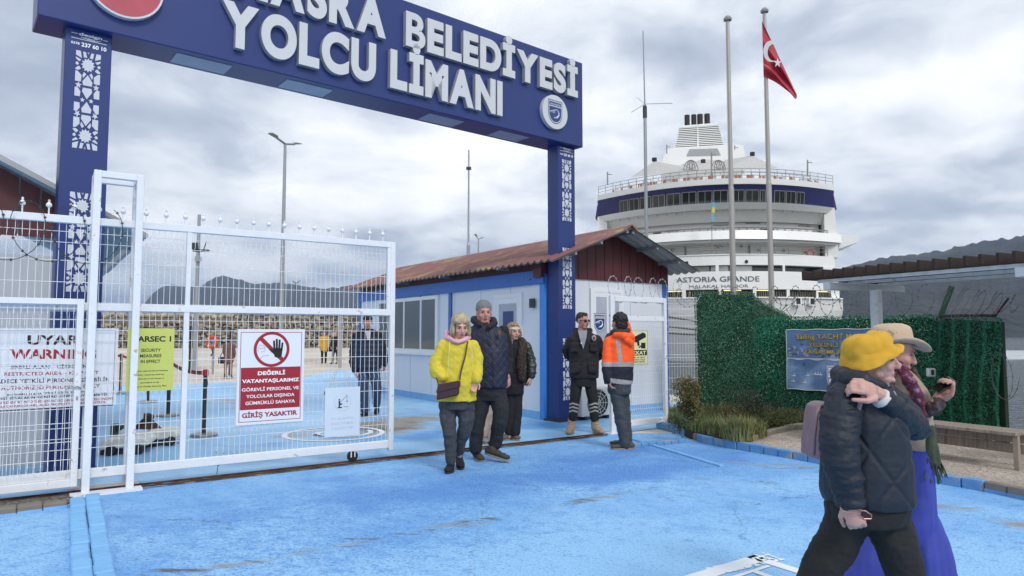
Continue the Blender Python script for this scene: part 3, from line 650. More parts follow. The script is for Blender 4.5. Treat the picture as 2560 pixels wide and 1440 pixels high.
# razor wire maker
razor = mat('razor_wire_steel', '#5d6063', .5, metal=.3, var=.1)
def coil(name, label, fr, s0, s1, n, zc_, r, loops, m=razor, flat=.25, thick=.0028, tiltn=0.0, zc2=None, r2=None):
    mb = MB(); pts = []; K = int(loops * 26)
    for i in range(K + 1):
        t_ = i / K; a = 2 * math.pi * loops * t_; rr = r + ((r2 or r) - r) * t_; zz = zc_ + ((zc2 if zc2 is not None else zc_) - zc_) * t_
        s_ = s0 + (s1 - s0) * t_ + math.cos(a) * rr * (1 - flat) * (1 if True else 0)
        pts.append(fr.pt(s_, n + math.sin(a * .5) * .04 + math.sin(a) * rr * tiltn, zz + math.sin(a) * rr))
    mb.tube(pts, thick, 4)
    for i in range(0, K, 2):
        p = pts[i]; q = pts[i + 1]; d_ = (q - p).normalized(); x = d_.cross(Vector((fr.n.x, fr.n.y, 0))).normalized() * .011
        for sg in (1, -1):
            mb.add([p + d_ * .004, p - d_ * .004, p - d_ * .012 + x * sg, p + d_ * .012 + x * sg, p + Vector((fr.n.x, fr.n.y, 0)) * .003], [(0, 1, 2, 3), (0, 3, 4), (1, 4, 2)])
    return mb.build(name, m, label=label, cat='razor wire')
zr = G.Z(150, 610, -.05)
coil('razor_wire', 'looping coil of razor wire hanging over the left part of the sliding gate', G, -3.2, G.S(262, -.05, 600), -.05, G.Z(150, 583, -.05), .27, 9.2, m=mat('dark_razor_wire', '#3b3d40', .6, metal=.2), thick=.0032)
# right gate panel and post
rg = thing('wire_gate', 'small white wire gate panel with a warning board right of the opening', 'gate', G.pt(G.S(1600), 0, 0))
rp0 = G.S(1524, 0, 1080); rp1 = G.S(1668, 0, 1060); zt_ = G.Z(1600, 742); 
rp = thing('gate_post', 'white square catch post of the gate beside the man in orange', 'gate post', G.pt(rp0 + .05, 0, 0))
MB().box(G, rp0, rp0 + .05, -.05, .0, .0, zt_ + .0).build('post', white_steel, rp, bevel=.004)
MB().box(G, rp0 + .055, rp0 + .115, -.02, .04, .0, zt_ - .01).build('post', white_steel, rp, bevel=.004)
MB().box(G, rp0 - .05, rp0 + .16, -.08, .08, .0, .015).build('base_plate', white_steel, rp)
MB().box(G, rp1 - .06, rp1, -.03, .03, .0, zt_ - .01).build('post', white_steel, rg, bevel=.004)
for z0, z1 in ((zt_ - .085, zt_ - .005), (G.Z(1600, 803), G.Z(1600, 791)), (G.Z(1600, 1062), G.Z(1600, 1048))):
    MB().box(G, rp0 + .12, rp1 - .06, -.022, .022, z0, z1).build('rail', white_steel, rg, bevel=.004)
mesh_panel(G, rp0 + .12, rp1 - .065, G.Z(1600, 1050), G.Z(1600, 800), .0, rg, folds=(G.Z(1600, 815), G.Z(1600, 925), G.Z(1600, 1030)), dz=.18, ds=.045)
coil('razor_wire', 'pale razor wire coil along the top rail of the small right gate panel', G, rp0 + .1, rp1 + .75, .05, G.Z(1600, 725), .20, 7.0, m=mat('pale_razor_wire', '#a2a3a5', .5, metal=.3), thick=.0035)
# ------------------------------------------------------------------ sign boards on the gate
def board(name, label, fr, xa, xb, ya, yb, n, m, parent=None, dep=.004, group=None):
    xm = (xa + xb) / 2
    s0 = fr.S(xa, n, (ya + yb) / 2); s1 = fr.S(xb, n, (ya + yb) / 2); z1 = fr.Z(xm, ya, n); z0 = fr.Z(xm, yb, n)
    t_ = thing(name, label, 'sign', fr.pt((s0 + s1) / 2, n, z0)); MB().box(fr, s0, s1, n - dep, n, z0, z1).build('board', m, t_); return t_, s0, s1, z0, z1
def frame_line(fr, s0, s1, z0, z1, n, t_, m, parent, dep=.001, name='border_line'):
    b = MB(); b.box(fr, s0, s1, n - dep, n, z0, z0 + t_).box(fr, s0, s1, n - dep, n, z1 - t_, z1).box(fr, s0, s0 + t_, n - dep, n, z0 + t_, z1 - t_).box(fr, s1 - t_, s1, n - dep, n, z0 + t_, z1 - t_); return b.build(name, m, parent)
nS = -.034
t1, s0, s1, z0, z1 = board('warning_board', 'white board with stop hand symbol and dark red lower half on the sliding gate', G, 592, 759, 823, 1058, nS, sign_white)
W = s1 - s0; Hh = z1 - z0; nb2 = nS - .004
U = lambda u: s0 + W * u
V_ = lambda v: z1 - Hh * v
frame_line(G, U(.04), U(.96), V_(.972), V_(.03), nb2, .006, red_print, t1)
MB().box(G, U(.055), U(.945), nb2 - .001, nb2, V_(.845), V_(.405)).build('red_field', red_print, t1)
b = MB(); cu, cv = .5, .215; r1, r0 = W * .27, W * .225
for i in range(40):
    a, a2 = 2 * math.pi * i / 40, 2 * math.pi * (i + 1) / 40
    b.prism(G, [(U(cu) + r0 * math.cos(a), V_(cv) + r0 * math.sin(a)), (U(cu) + r1 * math.cos(a), V_(cv) + r1 * math.sin(a)), (U(cu) + r1 * math.cos(a2), V_(cv) + r1 * math.sin(a2)), (U(cu) + r0 * math.cos(a2), V_(cv) + r0 * math.sin(a2))], nb2 - .001, nb2)
k7 = .707; q = W * .022
b.prism(G, [(U(cu) - r0 * k7 - q, V_(cv) + r0 * k7 - q), (U(cu) + r0 * k7 - q, V_(cv) - r0 * k7 - q), (U(cu) + r0 * k7 + q, V_(cv) - r0 * k7 + q), (U(cu) - r0 * k7 + q, V_(cv) + r0 * k7 + q)], nb2 - .0012, nb2)
b.build('prohibition_ring', red_print, t1)
# black hand
hb = MB(); hx, hz_ = U(.575), V_(.225); k = W
hb.prism(G, [(hx - .055 * k, hz_ - .02 * k), (hx - .03 * k, hz_ - .10 * k), (hx + .03 * k, hz_ - .125 * k), (hx + .075 * k, hz_ - .09 * k), (hx + .09 * k, hz_ + .03 * k), (hx - .05 * k, hz_ + .03 * k)], nb2 - .002, nb2 - .0012)
for dx_, l_, a_ in ((-.035, .15, 4), (.0, .175, 1), (.035, .165, -2), (.072, .12, -6)):
    x_ = hx + dx_ * k; ax = math.sin(R(-a_)) * l_ * k
    hb.prism(G, [(x_ - .015 * k, hz_ + .0 * k), (x_ + .015 * k, hz_), (x_ + ax + .015 * k, hz_ + (l_ - .01) * k), (x_ + ax + .006 * k, hz_ + l_ * k), (x_ + ax - .006 * k, hz_ + l_ * k), (x_ + ax - .015 * k, hz_ + (l_ - .01) * k)], nb2 - .002, nb2 - .0012)
hb.prism(G, [(hx - .05 * k, hz_ - .055 * k), (hx - .045 * k, hz_ + .0 * k), (hx - .10 * k, hz_ + .03 * k), (hx - .12 * k, hz_ + .015 * k), (hx - .09 * k, hz_ - .02 * k)], nb2 - .002, nb2 - .0012)
hb.build('hand_symbol', black_m, t1)
ln = MB()
def fl(m_, pts, wd=.003): m_.tube([G.pt(U(a), nb2 - .001, V_(c)) for a, c in pts], wd * .5, 4)
fl(ln, [(.30, .24), (.29, .20), (.32, .17), (.37, .17), (.40, .20), (.39, .235), (.35, .245), (.35, .23)]); fl(ln, [(.31, .205), (.39, .2)]); fl(ln, [(.33, .315), (.37, .285), (.46, .28)])
ln.build('head_outline', mat('grey_blue_print', '#54627a', .5), t1)
text(G, 'DEĞERLİ', U(.30), U(.71), V_(.487), V_(.447), nb2 - .001, white_print, t1, off=.035)
text(G, 'VATANTAŞLARIMIZ', U(.075), U(.93), V_(.565), V_(.528), nb2 - .001, white_print, t1, off=.035)
text(G, 'GÖREVLİ PERSONEL VE', U(.075), U(.925), V_(.652), V_(.618), nb2 - .001, white_print, t1, off=.018)
text(G, 'YOLCULAR DIŞINDA', U(.14), U(.86), V_(.723), V_(.690), nb2 - .001, white_print, t1, off=.018)
text(G, 'GÜMRÜKLÜ SAHAYA', U(.13), U(.87), V_(.794), V_(.760), nb2 - .001, white_print, t1, off=.018)
text(G, 'GİRİŞ YASAKTIR', U(.085), U(.91), V_(.928), V_(.878), nb2, red_print, t1, off=.04)
t2, s0, s1, z0, z1 = board('security_sign', 'yellow green security level sign tied to the sliding gate beside the post', G, 317, 434, 821, 977, nS, sign_yellow)
W = s1 - s0; Hh = z1 - z0
text(G, 'MARSEC 1', U(.07), U(.93), V_(.215), V_(.125), nb2, black_m, t2, off=.035)
for i, tx in enumerate(('SECURITY', 'MEASURES', 'IN EFFECT')): text(G, tx, U(.29 - .02 * (i == 1)), U(.71 + .02 * (i == 1)), V_(.375 + .09 * i), V_(.325 + .09 * i), nb2, black_m, t2, off=.02)
for i, (a_, c_, tx) in enumerate(((.1, .88, 'Maximum appropriate protective'), (.15, .8, 'security measures shall be'), (.14, .8, 'maintained at all times in'), (.3, .7, 'accordance to the'), (.12, .86, 'Vessel or Facility Security Plan'))):
    text(G, tx, U(a_), U(c_), V_(.69 + .062 * i), V_(.668 + .062 * i), nb2, black_m, t2, off=.02)
t3, s0, s1, z0, z1 = board('faded_sign', 'small bleached white sign with a black angler symbol low on the gate', G, 812, 899, 968, 1090, nS, mat('bleached_board', '#cfdae6', .45, var=.03))
W = s1 - s0; Hh = z1 - z0
b = MB(); gx, gy = .42, .38
disc(G, U(.5), V_(.31), W * .25, nb2 - .0004, nb2, mat('faint_ring', '#c3d2dd', .5), t3, 'faint_disc')
disc(G, U(.5), V_(.31), W * .225, nb2 - .0008, nb2 - .0004, mat('bleached_board', '#cfdae6'), t3, 'faint_disc')
n_ = nb2 - .0012
b.prism(G, [(U(.40 + .025 * math.cos(2 * math.pi * i / 10)), V_(.255) + W * .025 * math.sin(2 * math.pi * i / 10)) for i in range(10)], n_ - .0005, n_)
b.prism(G, [(U(.385), V_(.40)), (U(.42), V_(.40)), (U(.43), V_(.28)), (U(.38), V_(.28))], n_ - .0005, n_)
b.prism(G, [(U(.39), V_(.36)), (U(.48), V_(.36)), (U(.48), V_(.33)), (U(.39), V_(.33))], n_ - .0005, n_)
b.prism(G, [(U(.36), V_(.425)), (U(.48), V_(.425)), (U(.48), V_(.40)), (U(.36), V_(.40))], n_ - .0005, n_)
for a_, c_ in (((.44, .30), (.62, .17)), ((.62, .17), (.62, .30)), ((.52, .40), (.60, .41)), ((.60, .41), (.66, .40))): b.tube([G.pt(U(a_[0]), n_, V_(a_[1])), G.pt(U(c_[0]), n_, V_(c_[1]))], .0022, 4)
b.tube([G.pt(U(.62), n_, V_(.28)), G.pt(U(.62), n_, V_(.31))], .006, 4)
b.build('angler_symbol', black_m, t3)
fp = mat('faded_print', '#bccada', .5)
for i, tx in enumerate(('BU ALANDA', 'BALIK TUTMAK', 'YASAKTIR')): text(G, tx, U(.18), U(.82), V_(.66 + .1 * i), V_(.61 + .1 * i), nb2, fp, t3)
nW = .03
t4, s0, s1, z0, z1 = board('warning_board', 'large white bilingual warning board with black border behind the left gate wires', G, -150, 293, 820, 1022, nW, sign_white)
zc0 = G.Z(293, 820, nW); z0 = G.Z(293, 1018, nW)
W = s1 - s0; nb3 = nW - .004
T = lambda tx, x0, x1, y0, y1, m, off=.022: text_px(G, tx, x0, x1, y0[0], y0[1], y1[0], y1[1], nb3, m, t4, off=off)
frame_line(G, s0 + .03, s1 - .02, G.Z(200, 1018, nW), G.Z(200, 825, nW), nb3, .008, black_m, t4)
T('UYARI', 68, 206, (862, 838), (862, 838), black_m, .035)
T('WARNING', 24, 240, (897, 873), (897, 874), red_print, .035)
T('SINIRLI ALAN – GİRMEYİNİZ', 25, 235, (923, 914), (920, 912), black_m)
T('RESTRICTED AREA – KEEP OUT', 10, 247, (940, 931), (935, 927), red_print, .02)
T('SADECE YETKİLİ PERSONEL GİREBİLİR', -18, 273, (959, 949), (953, 944), black_m)
T('AUTHORIZED PERSONNEL ONLY', 2, 250, (976, 966), (969, 960), red_print, .02)
T('BU SINIRLI ALANA İZİNLİ GİRİŞ, PERSONEL VE', 18, 236, (991, 985), (982, 976), black_m)
T('ŞAHSİ EŞYALARIN KONTROLÜNE ONAY DEMEKTİR', -20, 271, (1001, 995), (989, 983), black_m)
T('AUTHORIZED ENTRY INTO THIS RESTRICTED AREA CONSTITUTESCONSENT', -40, 283, (1012, 1006), (999, 993), red_print, .02)
T('TO SEARCH PERSONNEL AND PROPERTY UNDER CONTROL', -30, 265, (1021, 1016), (1008, 1002), red_print, .02)
nR = -.03
t5, s0, s1, z0, z1 = board('camera_warning_sign', 'pale yellow camera warning sign on the small right gate panel', G, 1558, 1619, 826, 912, nR, mat('pale_yellow_sign', '#dcdca8', .45))
W = s1 - s0; Hh = z1 - z0; nb5 = nR - .004
frame_line(G, s0 + .005, s1 - .005, z0 + .005, z1 - .005, nb5, .004, black_m, t5)
b = MB(); b.prism(G, [(U(.35), V_(.22)), (U(.80), V_(.06)), (U(.92), V_(.10)), (U(.92), V_(.20)), (U(.50), V_(.36))], nb5 - .001, nb5)
b.prism(G, [(U(.55), V_(.34)), (U(.64), V_(.31)), (U(.66), V_(.45)), (U(.57), V_(.45))], nb5 - .0012, nb5 - .001); b.prism(G, [(U(.72), V_(.36)), (U(.90), V_(.36)), (U(.90), V_(.53)), (U(.72), V_(.53))], nb5 - .001, nb5)
b.prism(G, [(U(.62), V_(.48)), (U(.74), V_(.43)), (U(.74), V_(.47)), (U(.62), V_(.52))], nb5 - .001, nb5); b.build('camera_symbol', black_m, t5)
MB().box(G, U(.04), U(.96), nb5 - .001, nb5, V_(.73), V_(.57)).build('black_field', black_m, t5)
text(G, 'DİKKAT', U(.12), U(.92), V_(.71), V_(.60), nb5 - .001, mat('pale_yellow_sign', '#dcdca8'), t5, off=.04)
for i, tx in enumerate(('BU ALAN 24 SAAT', 'KAMERA İLE', 'İZLENMEKTEDİR')): text(G, tx, U(.12), U(.88), V_(.81 + .065 * i), V_(.77 + .065 * i), nb5, black_m, t5)
# ------------------------------------------------------------------ the blue and white cabin
cc = P(1362, 1050); CS = Fr((cc.x, cc.y), -34.6); CG = Fr((cc.x, cc.y), 55.4)     # side wall runs away along CS, gable front along CG
cab = thing('cabin', 'white panel cabin with blue trim, burgundy gable and corrugated roof', 'building', (cc.x, cc.y, 0))
LS, LG, WH = 8.24, 3.04, 2.50
# CG: s along the gable, n = back ; side wall is at s=0
EH = CG.Z(1372, 650, -.5) - .02; AP = CG.Z(1562, 566, -.6)
print('cabin', EH, AP, cc)
wm_ = LG / 2
MB().box(CG, .0, LG, .0, LS, .0, WH).build('wall', white_p, cab)
# panel joints on the side wall are thin raised cover strips
js = MB()
for i in range(1, 8): js.box(CG, -.004, .0, i * 1.03 - .006, i * 1.03 + .006, .12, WH)
for i in range(1, 3): js.box(CG, i * 1.02 - .006, i * 1.02 + .006, -.004, .0, .12, WH)
js.build('panel_joint', mat('joint_line', '#b9bfc8', .5), cab)
def cbx(nm, m, s0, s1, n0, n1, z0, z1, par=cab, bv=0): return MB().box(CG, s0, s1, n0, n1, z0, z1).build(nm, m, par, bevel=bv)
cbx('corner_post', mat('bright_blue_post', '#3f86d8', .45), -.03, .12, -.03, .10, 0, WH)
cbx('corner_post', blue_trim, LG - .13, LG + .02, -.02, .12, 0, WH)
cbx('corner_post', blue_trim, -.02, .09, LS - .1, LS + .02, 0, WH)
cbx('base_strip', kerb_bl, -.02, .0, .10, LS, 0, .13); cbx('base_strip', kerb_bl, .12, LG - .13, -.02, .0, 0, .13)
zf0 = CS.Z(1170, 716, .03); 
cbx('eaves_board', blue_trim, -.05, -.004, -.03, LS + .1, WH - .17, WH + .07)
s_ = CS.S(1125, .02, 800); cbx('wall_post', blue_trim, -.03, -.001, s_ - .06, s_ + .06, .13, WH - .17)
s_ = CS.S(1050, .02, 720); cbx('wall_bracket', blue_trim, -.03, -.001, s_ - .035, s_ + .035, WH - .30, WH - .17)
# side windows: three lights in one frame
w0, w1 = CS.S(1092, .02, 820), CS.S(975, .02, 820); zt_ = CS.Z(1060, 748, .02); zbm = CS.Z(1060, 876, .02)
win = MB(); win.box(CG, -.045, .0, w0 - .07, w1 + .75, zbm - .06, zt_ + .06); wn = win.build('window', upvc, cab)
xs_ = [w0, CS.S(1054, .02, 820), CS.S(1012, .02, 820), w1 - .02, w1 + .65]
for a, c in zip(xs_, xs_[1:]): MB().box(CG, -.05, -.044, a + .05, c - .04, zbm + .03, zt_ - .02).build('pane', win_glass, wn)
cbx('window_sill', upvc, -.08, .0, w0 - .12, w1 + .8, zbm - .10, zbm - .06)
# side door
d0, d1 = CS.S(1305, .02, 850), CS.S(1235, .02, 850); zd = CS.Z(1270, 735, .02)
dm = mat('grey_door_panel', '#aab0bd', .4)
fr_ = MB(); fr_.box(CG, -.03, .0, d0, d0 + .07, .13, zd).box(CG, -.03, .0, d1 - .07, d1, .13, zd).box(CG, -.03, .0, d0 + .07, d1 - .07, zd - .08, zd)
dr_ = fr_.build('door', upvc, cab)
MB().box(CG, -.022, .0, d0 + .07, d1 - .07, .13, zd - .08).build('leaf', upvc, dr_)
MB().box(CG, -.026, -.0221, d0 + .17, d1 - .17, 1.0, zd - .18).build('pane', dm, dr_)
MB().box(CG, -.06, -.022, d0 + .11, d0 + .135, 1.0, 1.15).build('handle', galv, dr_)
CSS = Fr(CG.pt(-.03, 0, 0)[:2], -34.6)
s_, z_ = CSS.sz(1270, 808)
po = thing('door_notice', 'small navy notice stuck on the pane of the cabin side door', 'poster', CSS.pt(s_, 0, z_))
class Rv:   # side-wall frame seen from outside reads right to left, so flip s
    def __init__(s, f): s.f = f
    def pt(s, a, n, z): return s.f.pt(-a, n, z)
RV = Rv(CSS)
MB().box(RV, -s_ - .17, -s_ + .17, -.004, .001, z_ - .27, z_ + .22).build('sheet', mat('crest_navy', '#2b4478'), po)
MB().box(RV, -s_ - .14, -s_ + .14, -.005, -.004, z_ + .02, z_ + .035).box(RV, -s_ - .1, -s_ + .1, -.005, -.004, z_ - .15, z_ - .03).build('print', white_print, po)
text(RV, 'PASAPORT', -s_ - .12, -s_ + .12, z_ + .10, z_ + .15, -.004, white_print, po) if False else MB().box(RV, -s_ - .12, -s_ + .12, -.005, -.004, z_ + .10, z_ + .14).build('print', white_print, po)
s_, z_ = CSS.sz(1332, 758)
wc = thing('room_sign', 'small dark square sign on the cabin wall near the blue corner', 'sign', CSS.pt(s_, 0, z_))
MB().box(RV, -s_ - .07, -s_ + .07, .0, .03, z_ - .08, z_ + .08).build('plate', dark_metal, wc)
text(RV, 'WC', -s_ - .04, -s_ + .04, z_ - .05, z_ - .01, .0, white_print, wc); MB().box(RV, -s_ - .045, -s_ + .045, -.002, -.0005, z_ + .02, z_ + .05).build('print', white_print, wc)
# flood light and camera on the wall
s_, z_ = CSS.sz(1328, 706); fx = thing('floodlight', 'black LED floodlight on the cabin wall under the eaves', 'lamp', CSS.pt(s_, -.1, z_))
q = [RV.pt(a, n, z) for a, n, z in ((-s_ - .15, -.16, z_ - .06), (-s_ + .15, -.16, z_ - .06), (-s_ + .15, -.10, z_ - .10), (-s_ - .15, -.10, z_ - .10), (-s_ - .15, -.26, z_ + .06), (-s_ + .15, -.26, z_ + .06), (-s_ + .15, -.2, z_ + .07), (-s_ - .15, -.2, z_ + .07))]
q = [RV.pt(-s_ + a, n, z_ + z) for a, n, z in ((-.15, -.10, -.11), (.15, -.10, -.11), (.15, -.06, -.08), (-.15, -.06, -.08), (-.15, -.24, .06), (.15, -.24, .06), (.15, -.2, .09), (-.15, -.2, .09))]
MB().hexa(q).build('housing', dark_metal, fx)
e = [RV.pt(-s_ + a, n - .004, z_ + z - .002) for a, n, z in ((-.12, -.117, -.093), (.12, -.117, -.093), (.12, -.223, .04), (-.12, -.223, .04))]
MB().add(e, [(0, 1, 2, 3)]).build('lens', mat('lamp_lens', '#9aa89f', .25), fx); MB().tube([RV.pt(-s_, -.15, z_ + .04), RV.pt(-s_, .03, z_ + .05)], .015).build('arm', dark_metal, fx)
s_, z_ = CSS.sz(1302, 704); cm_ = thing('security_camera', 'small white bullet camera left of the floodlight on the cabin', 'camera', CSS.pt(s_, -.1, z_))
MB().tube([RV.pt(-s_ - .06, -.22, z_ - .02), RV.pt(-s_ + .06, -.12, z_ + .02)], .035, 10).build('body', galv, cm_); MB().tube([RV.pt(-s_ + .05, -.12, z_ + .02), RV.pt(-s_ + .08, .03, z_ + .05)], .012).build('arm', galv, cm_)
# gable cladding: upright burgundy boards
rise = lambda s: EH + .06 + (AP - .05 - EH - .06) * (1 - abs(s - wm_) / (wm_ + .22))
zc_b = CG.Z(1550, 704, -.02)
bs = -.1; bw = (LG + .12) / 15
for i in range(15):
    a, c = bs + i * bw, bs + (i + 1) * bw - .012
    za, zc2 = rise(a), rise(c)
    poly = [(a, zc_b), (c, zc_b), (c, zc2)] + ([(wm_, rise(wm_))] if a < wm_ < c else []) + [(a, za)]
    MB().prism(CG, poly, -.03, -.001 if a > 0 and c < LG else .2).build('cladding_board', burg, cab)
MB().prism(CG, [(0, WH), (LG, WH), (LG, rise(LG)), (wm_, rise(wm_)), (0, rise(0))], .02, LS).build('gable_core', burg, cab)
# roof: corrugated sheets with an overhang
def roof_side(sgn, over_s, nf_, nb_, m_top, name, fr=CG, wmid=wm_, ap=AP, eh=EH, half=None, pitch=.19):
    half = half or wmid + over_s; mb = MB(); rows = []
    k = int((nb_ - nf_) / (pitch / 4)); steps = 12
    for j in range(steps + 1):
        t_ = j / steps; s = wmid + sgn * half * t_; z = ap + (eh - ap) * t_ ; rows.append((s, z, t_))
    vs_ = []
    for i in range(k + 1):
        n = nf_ + (nb_ - nf_) * i / k; ph = i % 4; lift = (0, .012, .045, .012)[ph]
        for s, z, t_ in rows:
            stepz = .012 * ((t_ * 6) % 1)
            vs_.append(fr.pt(s, n, z + lift + stepz * 0))
    m2 = len(vs_)
    vs2 = [v - Vector((0, 0, .02)) for v in vs_]
    S1 = steps + 1
    fs = [(i * S1 + j, i * S1 + j + 1, (i + 1) * S1 + j + 1, (i + 1) * S1 + j) for i in range(k) for j in range(steps)]
    return mb.add(vs_, fs), MB().add(vs2, [f[::-1] for f in fs])
for sg in (-1, 1):
    tp, un = roof_side(sg, .3, -.6, LS + .55, roof_m, 'roof')
    rf = tp.build('roof_sheet', roof_m, cab); un.build('roof_underside', grey_sheet, rf)
# ridge caps: staggered along the ridge
n = -.6
while n < LS + .5:
    L_ = .42; q = MB()
    q.prism(Fr(CG.pt(wm_, n, 0)[:2], 55.4), [(-.17, AP - .055), (-.10, AP + .018), (0, AP + .052), (.10, AP + .018), (.17, AP - .055), (.16, AP - .075), (0, AP + .03), (-.16, AP - .075)], 0, L_ - .01).build('ridge_cap', roof_m, cab)
    n += L_
# purlin ends under the overhang
for t_ in (.04, .38, .70):
    for sg in (-1, 1):
        s = wm_ + sg * (wm_ + .3) * t_; z = AP + (EH - AP) * t_
        MB().box(CG, s - .025, s + .025, -.56, .0, z - .075, z - .022).build('purlin', galv, cab)
for n in (1.0, 3.2, 5.2): MB().box(CG, -.30, -.05, n, n + .05, EH - .03, EH + .02).build('rafter_end', galv, cab)
# gable door
gn = -.03
g0, g1 = CG.S(1478, gn, 850), CG.S(1560, gn, 850); zd = CG.Z(1510, 722, gn)
fr_ = MB(); fr_.box(CG, g0, g0 + .07, gn, 0, .13, zd).box(CG, g1 - .07, g1, gn, 0, .13, zd).box(CG, g0 + .07, g1 - .07, gn, 0, zd - .07, zd)
dr_ = fr_.build('door', upvc, cab)
xx = CG.S(1524, gn, 850); x2 = CG.S(1532, gn, 850)
MB().box(CG, g0 + .07, xx, gn + .005, 0, .13, zd - .07).build('leaf', upvc, dr_)
MB().box(CG, g0 + .13, xx - .06, gn + .001, gn + .0045, 1.0, zd - .15).build('pane', dm, dr_)
MB().box(CG, xx + .05, g1 - .11, gn + .001, gn + .0045, 1.0, zd - .15).build('pane', dm, dr_)
MB().box(CG, xx, g1 - .07, gn + .008, 0, .13, zd - .07).build('leaf', upvc, dr_)
MB().box(CG, xx - .045, xx - .02, gn - .03, gn + .004, 1.0, 1.14).build('handle', galv, dr_)
ps_, pz_ = CG.sz(1499, 806, gn)
ps = thing('crest_sticker', 'navy municipal crest sticker on the door of the cabin gable', 'sticker', CG.pt(ps_, gn, pz_)); LOC[ps.name] = CG.pt(ps_, gn, pz_)
emblem_shield(CG, ps_, pz_, .27, gn, ps, mat('crest_navy', '#2b4478'), white_print, .0015)
# air conditioner outdoor unit behind the guard's legs
an = -.45
a0, a1 = CG.S(1455, an, 1050), CG.S(1522, an, 1050)
ac = thing('air_conditioner', 'white outdoor air conditioning unit standing behind the guard', 'air conditioner', CG.pt(a0, an, 0))
acz = CG.Z(1490, 970, an); ac_m = mat('ac_white', '#c7c9ca', .5)
MB().box(CG, a0, a1 + .1, an, an + .28, .06, acz).build('casing', ac_m, ac, bevel=.01)
sm, rr = a0 + .36, .24
disc(CG, sm, acz * .52, rr, an - .003, an, dark_metal, ac, 'fan_opening', 28)
g_ = MB()
for i in range(1, 5): 
    r_ = rr * i / 4.2; g_.tube([CG.pt(sm + r_ * math.cos(2 * math.pi * k / 24), an - .012, acz * .52 + r_ * math.sin(2 * math.pi * k / 24)) for k in range(24)], .004, 4, True)
for k in range(10): g_.tube([CG.pt(sm, an - .014, acz * .52), CG.pt(sm + rr * math.cos(2 * math.pi * k / 10), an - .012, acz * .52 + rr * math.sin(2 * math.pi * k / 10))], .004, 4)
g_.build('fan_grille', ac_m, ac)
for s in (a0 + .08, a1 - .02): MB().box(CG, s, s + .05, an + .02, an + .26, 0, .06).build('foot', dark_metal, ac)
# ------------------------------------------------------------------ left cabin
LC = Fr((-5.02, 8.03), 55.4)
lc = thing('cabin', 'grey walled cabin with dark burgundy gable behind the left gate', 'building', LC.pt(0, 0, 0))
MB().box(LC, -3.2, 0, 0, 6, 0, 2.36).build('wall', grey_wall, lc)
ap2s = -1.6; e2 = .45; ez = LC.Z(370, 590, -.35); az_ = LC.Z(0, 392, -.35); sA_ = LC.S(0, -.35, 392); sE = LC.S(370, -.35, 590)
sl_ = (az_ - ez) / (sE - sA_); apz = ez + sl_ * (sE - ap2s); print('left cabin', ez, az_, sA_, sE, apz)
zc2 = LC.Z(60, 590, -.02)
for i in range(17):
    a = -3.25 + i * .2; c = a + .188
    f_ = lambda s: apz - sl_ * abs(s - ap2s) - .06
    MB().prism(LC, [(a, zc2), (c, zc2), (c, f_(c)), (a, f_(a))] if not (a < ap2s < c) else [(a, zc2), (c, zc2), (c, f_(c)), (ap2s, f_(ap2s)), (a, f_(a))], -.03, -.001).build('cladding_board', burg, lc)
for sg in (-1, 1):
    tp, un = roof_side(sg, 0, -.35, 6.3, roof_m, 'roof', LC, ap2s, apz, ez, half=sE - ap2s)
    rf = tp.build('roof_sheet', roof_m, lc); un.build('roof_underside', mat('blue_grey_sheet', '#b9c6d0', .5, metal=.05), rf)
fas = MB()
q0_, q1_ = (sE, ez), (ap2s, apz)
fas.prism(LC, [(q0_[0], q0_[1] - .02), (q0_[0], q0_[1] + .02), (q1_[0], q1_[1] + .02), (q1_[0], q1_[1] - .05)], -.36, -.35); fas.build('rake_edge', galv, lc)
for t_ in (.25, .62): 
    s = ap2s + (sE - ap2s) * t_ ; z = apz + (ez - apz) * t_; MB().box(LC, s - .03, s + .03, -.34, -.03, z - .09, z - .022).build('purlin', galv, lc)
fl_ = thing('floodlight', 'small floodlight under the rake of the left cabin roof', 'lamp', LC.pt(sE - .75, -.2, ez - .2)); LOC[fl_.name] = LC.pt(sE - .75, -.2, ez - .2)
p_ = D(285, 640, 8.1); MB().hexa([p_ + Vector(v) for v in ((-.15, -.02, -.18), (-.10, -.02, -.2), (-.10, .06, -.2), (-.15, .06, -.18), (.12, -.02, .08), (.16, -.02, .05), (.16, .06, .05), (.12, .06, .08))]).build('housing', galv, fl_)
p2_ = p_ + Vector((.15, .05, .08)); MB().tube([p2_, p2_ + Vector((.02, .05, .12))], .012).build('arm', dark_metal, fl_)
